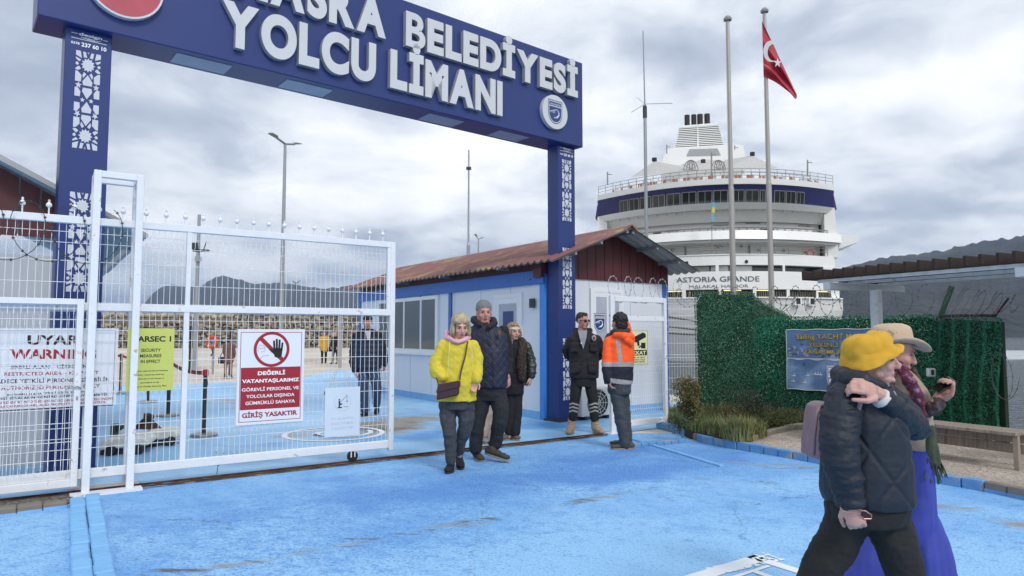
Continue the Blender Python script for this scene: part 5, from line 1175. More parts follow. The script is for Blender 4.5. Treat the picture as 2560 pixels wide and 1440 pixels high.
def tetra(c, rz, tilt, label):
    t_ = thing('tetrapod', label, 'concrete block', tuple(c), 'concrete armour blocks lined up on the breakwater'); m_ = MB(); L_ = .72
    M_ = Matrix.Rotation(rz, 3, 'Z') @ Matrix.Rotation(tilt, 3, 'X')
    for d_ in ((0, 0, 1), (.94, 0, -.33), (-.47, .81, -.33), (-.47, -.81, -.33)):
        d_ = M_ @ Vector(d_); m_.tube([c, c + d_ * L_ * .5, c + d_ * L_], [.30, .25, .19], 8)
    return m_.build('block', tet_m, t_)
for i in range(17):
    s = 0.6 + i * 1.02; 
    if s > WF.S(590, 1): break
    tetra(WF.pt(s, 1.0 + (i % 2) * .3, tz + .42 + random.uniform(-.08, .08)), random.uniform(0, 6), random.uniform(-.5, .5), 'pale concrete armour block on the rubble wall, %s from the left' % ('first', 'second', 'third', 'fourth', 'fifth', 'sixth', 'seventh', 'eighth', 'ninth', 'tenth', 'eleventh', 'twelfth', 'thirteenth', 'fourteenth', 'fifteenth', 'sixteenth', 'seventeenth')[i])
# ------------------------------------------------------------------ stanchions with red belt
chrome = mat('stanchion_steel', '#8f8f8c', .3, metal=.6); belt = mat('red_belt', '#a0252e', .6)
sts = {}
for i, (px, yb, yt, lb) in enumerate(((510, 1090, 925, 'nearest barrier post on the quay with red belt head, left of the stop board'), (420, 1040, 900, 'barrier post behind the yellow sign'), (369, 1006, 890, 'second barrier post seen under the yellow sign'), (300, 985, 885, 'barrier post half hidden behind the white portal'))):
    b_ = P(px, yb); t_ = thing('barrier_post', lb, 'barrier post', tuple(b_), 'belt barrier posts on the quay'); zt_ = D(px, yt, b_.y).z
    MB().lathe(b_, [(.19, 0), (.19, .025), (.17, .04), (.04, .05)], 24).build('base', chrome, t_); MB().lathe(b_ + Vector((0, 0, .05)), [(.032, 0), (.032, zt_ - .13)], 12).build('pole', dark_metal, t_)
    MB().lathe(b_ + Vector((0, 0, zt_ - .08)), [(.04, 0), (.04, .08), (.02, .09)], 12).build('head', belt if i == 0 else dark_metal, t_); sts[i] = b_ + Vector((0, 0, zt_ - .04))
rb_ = thing('red_belt', 'red retractable belt strung between the barrier posts', 'barrier belt', tuple(sts[0]))
def belt_seg(a, c, nm='belt'):
    K = 8; vs_ = []
    for i in range(K + 1):
        p = a + (c - a) * (i / K) - Vector((0, 0, .06 * math.sin(math.pi * i / K))); vs_ += [p - Vector((0, 0, .03)), p + Vector((0, 0, .03)), p + Vector((.006, .006, .03)), p + Vector((.006, .006, -.03))]
    MB().add(vs_, [(4 * i + k, 4 * i + (k + 1) % 4, 4 * i + 4 + (k + 1) % 4, 4 * i + 4 + k) for i in range(K) for k in range(4)]).build(nm, belt, rb_)
belt_seg(sts[0], sts[1]); belt_seg(sts[1], sts[2]); belt_seg(sts[2], sts[3]); belt_seg(sts[3], sts[3] + Vector((-3.5, 1.5, 0)))
# concrete mooring skids with rusty brackets
def skid(px0, px1, py, hpx, up, label, rot=0, gus=True, um=None):
    a, c = P(px0, py), P(px1, py - 6); d_ = (c - a); L_ = d_.length; ang = math.degrees(math.atan2(d_.x, d_.y)); f_ = Fr((a.x, a.y), ang); t_ = thing('mooring_skid', label, 'concrete block', tuple(a)); wd = .5
    z1 = f_.Z(px0 + 20, py - hpx); MB().prism(f_, [(0, .06), (.06, z1 - .02), (.12, z1), (L_ - .1, z1), (L_, z1 - .05), (L_, .10)], 0, wd).build('slab', mat('weathered_white_concrete', '#cfd0cb', .85, var=.2, vs_=5), t_, bevel=.015)
    MB().box(f_, .02, L_ - .1, .05, wd - .05, 0, .09).build('runner', dark_metal, t_)
    for s_ in (.15, L_ - .12):
        MB().tube([f_.pt(s_, -.05, .06), f_.pt(s_, .06, .06)], .06, 10).build('roller', black_m, t_)
    s_, z2 = f_.sz(*up, .25); MB().box(f_, s_ - .04, s_ + .04, .2, .32, z1, z2).build('upright', um or rust, t_)
    if gus: MB().prism(f_, [(s_ - .18, z1), (s_ + .18, z1), (s_ + .05, z1 + .14), (s_ - .05, z1 + .14)], .24, .26).build('gusset', rust, t_)
    MB().tube([f_.pt(s_ + .05, .18, z2 - .05), f_.pt(s_ + .05, .34, z2 - .05)], .035, 8).build('roller', black_m, t_)
skid(242, 372, 1140, 44, (288, 1060), 'weathered concrete mooring skid with a dark upright roller by the left column', gus=False, um=mat('dark_green_steel', '#37403a', .6))
skid(352, 452, 1118, 40, (368, 1034), 'weathered concrete mooring skid with a rusty peeling upright')
# covered dinghy / bollard by the walking man
bk = P(850, 985); t_ = thing('buoy_frame', 'small wire hooped rack on a dark base behind the gate near the walking man', 'rack', tuple(bk))
MB().box(WL, bk.x - .35, bk.x + .5, bk.y - .15, bk.y + .15, 0, .07).build('base', dark_metal, t_); m_ = MB()
for y_ in (-.12, .12): m_.tube([bk + Vector((.22 * math.cos(math.pi * i / 10), y_, .07 + .55 * math.sin(math.pi * i / 10))) for i in range(11)], .01, 5)
m_.tube([bk + Vector((-.2, -.12, .3)), bk + Vector((.2, -.12, .3))], .012, 4); m_.build('hoop', white_steel, t_)
# ------------------------------------------------------------------ artificial hedge screens
leafm = [mat('plastic_leaf_dark', '#2a5b43', .45, var=.3, vs_=3, spec=.3), mat('plastic_leaf_green', '#477a60', .45, var=.25, vs_=3, spec=.3), mat('plastic_leaf_pale', '#8fae8c', .5, var=.2)]
leafl = [mat('grass_mat_dark', '#1f6a4c', .5, var=.3, vs_=2, spec=.3), mat('grass_mat_green', '#38876a', .5, var=.3, vs_=2, spec=.3), mat('grass_mat_pale', '#a3bfa0', .5)]
backm = mat('screen_backing', '#14301f', .8)
def hedge(name, label, fr, s0, s1, z0, ztop, n0, dens, mats, size=.022, pale=.06, topn=.12, nb=.06, rough=.035, bulge=0.0):
    t_ = thing(name, label, 'hedge screen', fr.pt((s0 + s1) / 2, n0, z0))
    zt_f = ztop if callable(ztop) else (lambda s: ztop)
    K = 12; m_ = MB()
    for i in range(K):
        a, c = s0 + (s1 - s0) * i / K, s0 + (s1 - s0) * (i + 1) / K
        m_.prism(fr, [(a, z0), (c, z0), (c, zt_f(c) - .03), (a, zt_f(a) - .03)], n0 + .02, n0 + nb)
    m_.build('backing', backm, t_)
    m_ = MB(); n = int(dens * abs(s1 - s0) * (zt_f((s0 + s1) / 2) - z0))
    for _ in range(n):
        s = random.uniform(s0 - .02, s1 + .03); zt__ = zt_f(s); z = z0 + (zt__ - z0 + .02) * random.random(); 
        q = noise.noise((s * 2.2, z * 2.2, 3)); lump = noise.noise((s * 6, z * 6, 9)) * .5 + .5
        nn_ = n0 + .01 - rough * lump * random.random() - bulge * (.5 + .5 * math.sin(s * 17 + 1.5 * math.sin(z * 3)))
        if z > zt__ - .03: nn_ = n0 + random.uniform(-.01, nb + .01); z = zt__ + random.uniform(-.03, .03)
        c = fr.pt(s, nn_, z); a = random.uniform(0, 6.28); l_ = size * random.uniform(.7, 1.3)
        ux = (Vector((fr.d.x, fr.d.y, 0)) * math.cos(a) + Vector((0, 0, 1)) * math.sin(a)); uy = ux.cross(Vector((fr.n.x, fr.n.y, 0)) * 1.0 + Vector((random.uniform(-.6, .6), random.uniform(-.6, .6), random.uniform(-.2, .9)))).normalized()
        out = Vector((-fr.n.x, -fr.n.y, 0)) * random.uniform(-.2, .9) * l_
        m_.mi = 2 if random.random() < pale * (1.8 if q > .1 else .4) else (0 if random.random() < .5 + q * .6 else 1)
        m_.add([c - ux * l_ * .5, c + uy * l_ * .28, c + ux * l_ * .6 + out, c - uy * l_ * .28], [(0, 1, 2, 3)])
    m_.build('leaves', mats, t_, kind='stuff'); return t_
hA = D(1740, 834, 12.4); hB = D(1885, 834, 12.0); hC = D(2349, 834, 10.1); hD_ = D(2500, 834, 8.65)
def fr2(a, c): return Fr((a.x, a.y), math.degrees(math.atan2(c.x - a.x, c.y - a.y))), (Vector((c.x - a.x, c.y - a.y))).length
F1, L1 = fr2(hA, hB); zt1 = F1.Z(1740, 730); zt1b = F1.Z(1880, 735)
hedge('hedge_screen', 'tall dark green artificial ivy screen panel beside the gate fence', F1, 0, L1, .1, lambda s: zt1 + (zt1b - zt1) * s / L1, 0, 7800, leafm, .024, pale=.07)
hE = D(1975, 834, 14.2); F2, L2 = fr2(hB, hE); z2a, z2b = F2.Z(1890, 745), F2.Z(1970, 795)
hedge('hedge_screen', 'dark ivy screen running back behind the tall panel toward the ship', F2, 0, L2, .8, lambda s: F2.Z(1890, 742) + (F2.Z(1973, 790) - F2.Z(1890, 742)) * s / L2, 0, 3500, leafm, .03, pale=.03, rough=.12)
F3, L3 = fr2(hB, hC); z3 = (F3.Z(1900, 797) + F3.Z(2330, 790)) / 2
hedge('hedge_screen', 'long bright green artificial grass screen behind the marina banner', F3, 0, L3 - .02, .1, lambda s: z3, .0, 6200, leafl, .026, pale=.07)
F4, L4 = fr2(hC, hD_); z4 = F4.Z(2420, 792)
hedge('hedge_screen', 'bright green grass mat screen at the water side right of the steel post', F4, .05, L4, .1, lambda s: F4.Z(2360, 790) + (F4.Z(2475, 800) - F4.Z(2360, 790)) * s / L4, .0, 7500, [leafl[0], leafl[1], mat('grass_mat_light', '#4fa27a', .5)], .022, pale=.22, bulge=.07)
gpst = thing('fence_post', 'dark green steel fence post with an angled arm for razor wire', 'fence post', (hC.x, hC.y, .1)); gg = mat('dark_green_paint', '#1c4234', .5)
x, y = hC.x - .02, hC.y - .06; zt_ = D(2345, 790, y).z; MB().box(WL, x - .035, x + .035, y - .035, y + .035, .1, zt_).build('post', gg, gpst)
a = Vector((x, y, zt_ - .02)); c = D(2380, 716, y - .1); MB().tube([a, c], .038, 4).build('arm', gg, gpst)
MB().tube([F4.pt(.05, 0, z4 + .03), F4.pt(L4 * .5, 0, z4 + .02), F4.pt(L4 - .1, 0, z4 - .0)], .02, 6).build('rusty_rail', rust, gpst)
MB().tube([F4.pt(L4 - .1, 0, z4 - .02), D(2522, 745, 8.6)], .014, 5).build('rusty_arm', rust, gpst)
sk = thing('switch_box', 'small white weatherproof switch box on the green post', 'switch', (x, y, 1)); q = D(2327, 931, y - .1); MB().box(WL, q.x - .055, q.x + .055, q.y - .04, q.y + .03, q.z - .06, q.z + .06).build('case', upvc, sk, bevel=.012); MB().box(WL, q.x - .02, q.x + .02, q.y - .045, q.y - .039, q.z - .035, q.z + .04).build('cover', dark_metal, sk)
coil('razor_wire', 'razor wire coil running along the top of the marina screen before the ship', F3, .3, L3 - .1, .05, F3.Z(2000, 770), .20, 8.5, thick=.0035, r2=.24, zc2=F3.Z(2280, 752))
coil('razor_wire', 'razor wire coil fanning out over the waterside screen toward the sea', F4, .0, L4 + .35, .0, F4.Z(2400, 755), .27, 9, thick=.0035, r2=.10, flat=.35, zc2=F4.Z(2500, 762), tiltn=.5)
coil('razor_wire', 'razor wire coil above the tall ivy screen', F1, -.4, L1 + 1.6, .1, F1.Z(1800, 742), .17, 9, thick=.003)
coil('razor_wire', 'loose hanging razor wire at the water edge right of the green screen', F4, L4 + .05, L4 + .30, -.1, .95, .28, 2, thick=.003)
# fence behind, between the gate panel and the ivy
bf = thing('wire_fence', 'white bent wire fence panel between the gate and the ivy screen', 'fence', (2.9, 12.2, 0))
FB = Fr((D(1668, 834, 12.0).x, 12.0), 80); e_ = FB.S(1745)
mesh_panel(FB, 0, e_, .1, FB.Z(1700, 750), 0, bf, folds=(.35, 1.0, 1.55, 2.05), ds=.055, dz=.2)
# banner
bn = thing('banner', 'blue printed marina banner hung on the green screen', 'banner', F3.pt(1, -.05, .9))
nB = -.075
b0, b1 = F3.S(1967, nB, 900), F3.S(2182, nB, 900); bz1, bz0 = F3.Z(1970, 825, nB), F3.Z(1974, 972, nB)
bz1r, bz0r = F3.Z(2180, 822, nB), F3.Z(2180, 985, nB)
bm_b = mat('banner_blue', '#5f80aa', .55, var=.15, vs_=2.5, col2='#93acd0', thr=(.5, .68), cs=2.4)
vs_ = []; KX, KZ = 30, 16
def bpt(u, v, d=0): 
    s = b0 + (b1 - b0) * u; zt_ = bz1 + (bz1r - bz1) * u; zb_ = bz0 + (bz0r - bz0) * u
    return F3.pt(s, nB - d + .012 * math.sin(u * 13 + v * 5) + .01 * noise.noise((u * 5, v * 5, 1)), zt_ + (zb_ - zt_) * v + .006 * math.sin(u * 20) * (1 if v in (0, 1) else 0))
for i in range(KX + 1):
    for j in range(KZ + 1): vs_.append(bpt(i / KX, j / KZ))
MB().add(vs_, [(i * (KZ + 1) + j, (i + 1) * (KZ + 1) + j, (i + 1) * (KZ + 1) + j + 1, i * (KZ + 1) + j + 1) for i in range(KX) for j in range(KZ)]).build('banner_sheet', bm_b, bn, smooth=True)
class BF:
    def pt(s, u, d, v): return bpt(u, 1 - v, .006 - d)
BFf = BF(); town = MB(); town.mi = 0
for i in range(160):
    u = random.uniform(.02, .98); v = random.gauss(.62, .06) + .03 * math.sin(u * 6); w2 = random.uniform(.006, .02); h2 = random.uniform(.008, .03); town.mi = random.choice((0, 1, 2)); town.add([BFf.pt(u - w2, -.0 - i * 1e-5, v - h2), BFf.pt(u + w2, -i * 1e-5, v - h2), BFf.pt(u + w2, -i * 1e-5, v + h2), BFf.pt(u - w2, -i * 1e-5, v + h2)], [(0, 1, 2, 3)])
town.build('town_print', [mat('print_grey_light', '#9aa6ba', .6), mat('print_grey_mid', '#6b7a93', .6), mat('print_grey_dark', '#4d5d74', .6)], bn, kind='stuff')
bo = MB()
for i in range(14):
    u, v = random.uniform(.04, .96), random.uniform(.12, .42); bo.add([BFf.pt(u - .03, -.003, v), BFf.pt(u + .03, -.003, v), BFf.pt(u + .02, -.003, v - .012), BFf.pt(u - .02, -.003, v - .012)], [(0, 1, 2, 3)]); bo.add([BFf.pt(u, -.003, v), BFf.pt(u + .012, -.003, v), BFf.pt(u, -.003, v + .05)], [(0, 1, 2)])
bo.build('boat_print', white_print, bn); br = MB()
for i in range(30): u = i / 30; br.add([BFf.pt(u, -.002, .50 + .012 * math.sin(i)), BFf.pt(u + .035, -.002, .505 + .012 * math.sin(i + 1)), BFf.pt(u + .035, -.002, .53), BFf.pt(u, -.002, .525)], [(0, 1, 2, 3)])
br.build('shore_print', mat('print_pale', '#c4cdd9', .6), bn)
yel_t = mat('banner_yellow', '#c9b046', .5); dk_t = mat('banner_outline', '#33271f', .6)
for tx, u0, u1, v0, v1 in (('Sailing YACHT Marina', .13, .97, .845, .93), ('YELKENLİ YAT', .28, .80, .715, .785), ('YANAŞMA RIHTIMI', .22, .88, .60, .67)):
    text(BFf, tx, u0 - .006, u1 + .006, v0 - .008, v1 + .006, -.004, dk_t, bn, off=.03); text(BFf, tx, u0, u1, v0, v1, -.008, yel_t, bn, off=.005)
class BF2:
    def pt(s, a, n, z): return bpt(a, 1 - z, .012 - n)
emb = MB(); 
class SC:
    def __init__(s, f, a, z, k, kz): s.f = f; s.a = a; s.z = z; s.k = k; s.kz = kz
    def pt(s, a, n, z): return s.f.pt(s.a + a * s.k, n, s.z + z * s.kz)
emblem_shield(SC(BF2(), .60, .22, 1 / (b1 - b0), 1 / abs(bz1 - bz0)), 0, 0, .30, 0, bn, white_print, mat('banner_blue_plain', '#45699a', .5), .0015)
bd = MB(); 
for a, c in (((0, 0), (1, 0)), ((0, 0), (0, 1)), ((0, 1), (1, 1))): bd.tube([bpt(a[0] + (c[0] - a[0]) * i / 20, a[1] + (c[1] - a[1]) * i / 20, .004) for i in range(21)], .007, 4)
bd.build('hem', mat('banner_hem', '#c9ccc4', .6), bn)
# ------------------------------------------------------------------ planting
def blades(name, label, pts_fn, n, hmin, hmax, mats, wd=.006, lean=.35, cat='grass', kind='stuff', parent=None):
    m_ = MB()
    for i in range(n):
        c = pts_fn(); h = random.uniform(hmin, hmax); a = random.uniform(0, 6.28); l_ = random.uniform(.1, 1) * lean * h; d_ = Vector((math.cos(a), math.sin(a), 0)); sd = Vector((-d_.y, d_.x, 0)) * wd
        m_.mi = random.randrange(len(mats)); m_.add([c - sd, c + sd, c + d_ * l_ * .35 + Vector((0, 0, h * .6)) + sd * .7, c + d_ * l_ * .35 + Vector((0, 0, h * .6)) - sd * .7, c + d_ * l_ + Vector((0, 0, h))], [(0, 1, 2, 3), (3, 2, 4)])
    return m_.build(name, mats, parent, label=label, cat=cat if not parent else None, kind=kind)
gms = [mat('grass_green', '#55683a', .8, var=.3), mat('grass_olive', '#6d7042', .8, var=.3), mat('grass_dry', '#857e55', .8, var=.2), mat('grass_dark', '#374a2b', .8, var=.3)]
def in_poly(p, poly):
    c = False; j = len(poly) - 1
    for i in range(len(poly)):
        if (poly[i][1] > p[1]) != (poly[j][1] > p[1]) and p[0] < (poly[j][0] - poly[i][0]) * (p[1] - poly[i][1]) / (poly[j][1] - poly[i][1]) + poly[i][0]: c = not c
        j = i
    return c
def bedpt():
    while True:
        p = (random.uniform(2.4, 5.5), random.uniform(8.8, 12.5))
        if in_poly(p, sb): return Vector((p[0], p[1], .11))
blades('meadow_grass', 'rough uncut grass filling the garden bed before the hedge screens', bedpt, 15000, .05, .17, gms)
def clump(px, py, r_, n, h0, h1, mats, nm, label):
    c = P(px, py, .11)
    def f(): a = random.uniform(0, 6.28); q = r_ * random.random() ** .7; return c + Vector((q * math.cos(a), q * math.sin(a), 0))
    blades(nm, label, f, n, h0, h1, mats, wd=.005, lean=.9, cat='plant', kind=None)
clump(1845, 1098, .20, 700, .16, .34, [gms[1], gms[2], mat('grass_bright', '#77854a', .8)], 'grass_tussock', 'bright arching grass tussock at the front of the garden bed')
clump(1790, 1085, .16, 300, .12, .26, [gms[0], gms[1]], 'grass_tussock', 'darker grass tussock left of the bright one')
clump(1885, 1090, .18, 320, .12, .26, [gms[0], gms[2]], 'grass_tussock', 'greyish grass tussock near the gravel edge')
def shrub(name, label, px, py, wpx, hpx, n, cols, size=.03, zb=.1, dens_c=5, stems=6):
    b_ = P(px, py, zb); s_ = b_.y / F; W_, H_ = wpx * s_, hpx * s_; t_ = thing(name, label, 'shrub', tuple(b_))
    st_ = MB(); cl_ = []
    for i in range(stems):
        a = random.uniform(0, 6.28); q = random.uniform(.15, .5); e = b_ + Vector((math.cos(a) * q * W_, math.sin(a) * q * W_ * .7, H_ * random.uniform(.55, .95))); mid = b_ + (e - b_) * .5 + Vector((0, 0, .05 * H_)); st_.tube([b_, mid, e], [.010, .007, .003], 5)
        for k in range(dens_c): cl_.append(b_ + (e - b_) * random.uniform(.3, 1.05) + Vector((random.uniform(-1, 1) * W_ * .2, random.uniform(-1, 1) * W_ * .2, random.uniform(-.1, .08) * H_)))
    st_.build('stems', mat('shrub_bark', '#4d4034', .9), t_); m_ = MB()
    for i in range(n):
        c = random.choice(cl_) + Vector((random.gauss(0, .045), random.gauss(0, .045), random.gauss(0, .045))); l_ = size * random.uniform(.6, 1.3)
        u = Vector((random.uniform(-1, 1), random.uniform(-1, 1), random.uniform(-.6, 1))).normalized(); v = u.cross(Vector((random.uniform(-1, 1), random.uniform(-1, 1), random.uniform(-1, 1)))).normalized()
        m_.mi = random.randrange(len(cols)); m_.add([c, c + u * l_ * .5 + v * l_ * .25, c + u * l_, c + u * l_ * .5 - v * l_ * .25], [(0, 1, 2, 3)])
    m_.build('foliage', cols, t_, kind='stuff')
sc1 = [mat('shrub_olive', '#6a6a35', .6, var=.3), mat('shrub_dark', '#34432a', .6, var=.3), mat('shrub_ochre', '#8a7138', .6, var=.3), mat('shrub_green', '#4b5f33', .6, var=.3)]
shrub('shrub', 'upright yellowish evergreen shrub at the garden corner beside the fence', 1725, 1072, 70, 145, 5200, sc1, .036, stems=10)
shrub('shrub', 'low shrub with dark leaves at the foot of the fence post', 1700, 1085, 60, 55, 700, [sc1[1], sc1[3]], .028)
shrub('shrub', 'sprawling reddish dark bramble bush against the hedge screen', 1895, 1062, 150, 100, 2000, [mat('bramble_red', '#4a3330', .7, var=.3), sc1[1], mat('bramble_green', '#3c4a35', .7)], .026, stems=14)
shrub('shrub', 'dry brown stalks standing in the middle of the garden bed', 1815, 1068, 50, 80, 260, [gms[2], mat('dry_leaf', '#7a5f45', .8)], .022, stems=8, dens_c=3)
shrub('shrub', 'low green bush right of the bramble by the screen', 1945, 1068, 140, 50, 1900, [sc1[0], gms[0], sc1[3]], .026, stems=14)
# twig weeds in the rail groove
tw = thing('weed', 'bare twig weed growing out of the gate rail groove', 'weed', tuple(P(542, 1185))); b_ = P(542, 1186); m_ = MB()
for (x0, y0), (x1, y1) in (((542, 1186), (546, 1155)), ((546, 1155), (560, 1132)), ((546, 1155), (540, 1128)), ((545, 1165), (566, 1148))): m_.tube([D(x0, y0, b_.y), D(x1, y1, b_.y)], .0035, 4)
m_.build('twigs', mat('shrub_bark', '#4d4034'), tw)
# ------------------------------------------------------------------ pergola and bench
g0 = D(2010, 834, 9.5); PG = Fr((g0.x, g0.y), 180 - 27); pz = PG.Z(2020, 700)   # runs toward the viewer's right
wood_d = mat('dark_stained_wood', '#2e211a', .7, var=.25, vs_=6, stretch=(1, 8, 8)); pr_ = thing('pergola', 'white steel pergola with dark wooden slats over the gravel area', 'pergola', D(2190, 1130, 8.5) if False else tuple(P(2190, 1128, .08)))
PW = mat('pergola_white', '#c3c8ca', .45, col2='#a29c8e', thr=(.62, .72), cs=5)
sl_len = 1.7; nS_ = PG.n
sgn = 1 if PG.n.x > 0 else -1
xs_s = [2010, 2035, 2060, 2086, 2112, 2140, 2170, 2201, 2233, 2266, 2302, 2339, 2377, 2417, 2457, 2499, 2541, 2590, 2645, 2705]
zsl = pz
for x_ in xs_s:
    s_ = PG.S(x_, 0, 680); MB().box(PG, s_ - .022, s_ + .022, *sorted((-.03 + random.uniform(-.015, .015), sgn * sl_len)), zsl, zsl + .125).build('slat', wood_d, pr_, bevel=.006)
sE_ = PG.S(2705, 0, 640) + .1
for n_ in (sgn * .12, sgn * .75, sgn * 1.40): MB().box(PG, PG.S(2030, 0, 680), sE_, n_ - .016, n_ + .016, zsl - .045, zsl - .002).build('rafter', PW, pr_)
for x_ in (2057, 2537):
    s_ = PG.S(x_, 0, 700); MB().box(PG, s_, s_ + .10, *sorted((sgn * .0, sgn * 1.6)), zsl - .15, zsl - .052).build('beam', PW, pr_, bevel=.005)
pp = D(2191, 834, 8.9); MB().box(PG, PG.S(2180, sgn * .62), PG.S(2180, sgn * .62) + .11, sgn * .65 - .055, sgn * .65 + .055, .08, zsl - .153).build('post', PW, pr_, bevel=.006)
MB().box(PG, sE_ - .3, sE_ - .2, sgn * .65 - .05, sgn * .65 + .05, .08, zsl - .153).build('post', PW, pr_, bevel=.006)
be = P(2552, 1165, .085); ba = D(2325, 1050, 10.2); zbt = D(2545, 1080, be.y).z
bo_ = Vector((be.x, be.y)); BE = Fr((be.x, be.y), math.degrees(math.atan2(-1.15, 2.0)))   # runs away to the left
wood_b = mat('weathered_bench_wood', '#8f8377', .8, var=.22, vs_=5, stretch=(8, 8, 1), col2='#6e5f52', thr=(.5, .7), cs=4)
bench = thing('bench', 'long weathered wooden bench under the pergola by the water', 'bench', tuple(be))
zb1 = D(2548, 1073, be.y).z; print('bench top', zb1)
BL = BE.S(2300, 0); BL = max(2.2, min(BL, 3.4))
MB().box(BE, -.12, BL, -.03, .09, zb1 - .035, zb1).build('seat_plank', wood_b, bench, bevel=.004)
MB().box(BE, -.12, BL, .10, .22, zb1 - .035, zb1).build('seat_plank', wood_b, bench, bevel=.004); MB().box(BE, -.12, BL, .23, .35, zb1 - .035, zb1).build('seat_plank', wood_b, bench, bevel=.004)
MB().box(BE, -.05, BL, .0, .03, zb1 - .145, zb1 - .04).build('apron_plank', wood_b, bench, bevel=.004); MB().box(BE, -.05, BL, .0, .03, zb1 - .255, zb1 - .155).build('apron_plank', wood_b, bench, bevel=.004)
lm_ = mat('rusty_foot_leg', '#8f8377', .7, col2='#6b4a38', thr=(.6, .7), cs=5)
for s_ in (-.12, BL - .15):
    for n_ in (.0, .28): MB().box(BE, s_, s_ + .045, n_ - .02, n_ + .03, .085, zb1 - .036).build('leg', lm_, bench)
MB().prism(BE, [(BL * .45, .1), (BL * .75, .1), (BL * .47, zb1 - .3), (BL * .45, zb1 - .3)], .36, .42).build('brace', rust, bench)
# ------------------------------------------------------------------ people
def fuse(mb, name, mats, parent, voxel=.008, sm=3, disp=None, pick=None, keep=1.0):
    me = bpy.data.meshes.new('tmp'); me.from_pydata(mb.v, [], mb.f); ob = bpy.data.objects.new('tmp', me); C.objects.link(ob)
    r_ = ob.modifiers.new('r', 'REMESH'); r_.mode = 'VOXEL'; r_.voxel_size = voxel
    dg = bpy.context.evaluated_depsgraph_get(); me2 = bpy.data.meshes.new_from_object(ob.evaluated_get(dg)); bpy.data.objects.remove(ob); bpy.data.meshes.remove(me)
    n = len(me2.vertices); co = np.empty(n * 3); me2.vertices.foreach_get('co', co); co = co.reshape(-1, 3)
    ed = np.empty(len(me2.edges) * 2, dtype=np.int64); me2.edges.foreach_get('vertices', ed); ed = ed.reshape(-1, 2)
    deg = np.bincount(ed.ravel(), minlength=n).reshape(-1, 1).astype(float); deg[deg == 0] = 1
    for _ in range(sm):
        acc = np.zeros_like(co)
        for k in range(3):
            acc[:, k] = np.bincount(ed[:, 0], weights=co[ed[:, 1], k], minlength=n) + np.bincount(ed[:, 1], weights=co[ed[:, 0], k], minlength=n)
        co = co * .4 + (acc / deg) * .6
    me2.vertices.foreach_set('co', co.ravel()); me2.update()
    if disp:
        nr = np.empty(n * 3); me2.vertices.foreach_get('normal', nr); nr = nr.reshape(-1, 3)
        d_ = np.array([disp(co[i], nr[i]) for i in range(n)]); co = co + nr * d_[:, None]
    off = wloc(parent); me2.vertices.foreach_set('co', (co - np.array(off[:])).ravel()); me2.update()
    me2.materials.clear()
    ml = mats if isinstance(mats, list) else [mats]
    for m in ml: me2.materials.append(m)
    if pick:
        cs_ = np.empty(len(me2.polygons) * 3); me2.polygons.foreach_get('center', cs_); cs_ = cs_.reshape(-1, 3) + np.array(off[:])
        me2.polygons.foreach_set('material_index', [int(pick(c)) for c in cs_])
    else: me2.polygons.foreach_set('material_index', [0] * len(me2.polygons))
    me2.shade_smooth(); me2.name = name
    o = bpy.data.objects.new(name, me2); C.objects.link(o); o.parent = parent; LOC[o.name] = Vector(off); return o
def topx(p):    # world point -> photo pixel, used to draw print zones onto cloth by where they lie
    x, y, z = p; z -= H; c, s = math.cos(PT), math.sin(PT); dep = y * c + z * s; up = -y * s + z * c
    return 1280 + F * x / dep, 720 - F * up / dep
class PS:
    def __init__(s, Y): s.Y = Y; s.k = Y / F
    def J(s, px, py, dy=0): return D(px, py, s.Y + dy)
    def limb(s, mb, pts, seg=12, flat=1.0):
        q = [(s.J(p[0], p[1], p[2]), p[3] * s.k) for p in pts]
        for c, r_ in q: mb.ell(c, (r_, r_ * flat, r_), 12, 8)
        for (a, ra), (b, rb) in zip(q, q[1:]):
            t_ = b - a
            if t_.length < 1e-4: continue
            mb.tube([a, b], [ra, rb], seg)
        return mb
    def loft(s, mb, rings, seg=22, tilt=0, p=2.0):
        """rings: (cx, y, dy, half width px, half depth m)"""
        vs_ = []
        for cx_, y_, dy, hw, hd in rings:
            c = s.J(cx_, y_, dy)
            for k in range(seg):
                a = 2 * math.pi * k / seg; ca, sa = math.cos(a), math.sin(a); e = 2 / p
                vs_.append(c + Vector((hw * s.k * math.copysign(abs(ca) ** e, ca), hd * math.copysign(abs(sa) ** e, sa), 0)))
        n = len(rings); fs = [(i * seg + k, i * seg + (k + 1) % seg, (i + 1) * seg + (k + 1) % seg, (i + 1) * seg + k) for i in range(n - 1) for k in range(seg)]
        fs += [tuple(range(seg - 1, -1, -1)), tuple((n - 1) * seg + k for k in range(seg))]
        mb.add(vs_, fs); return mb
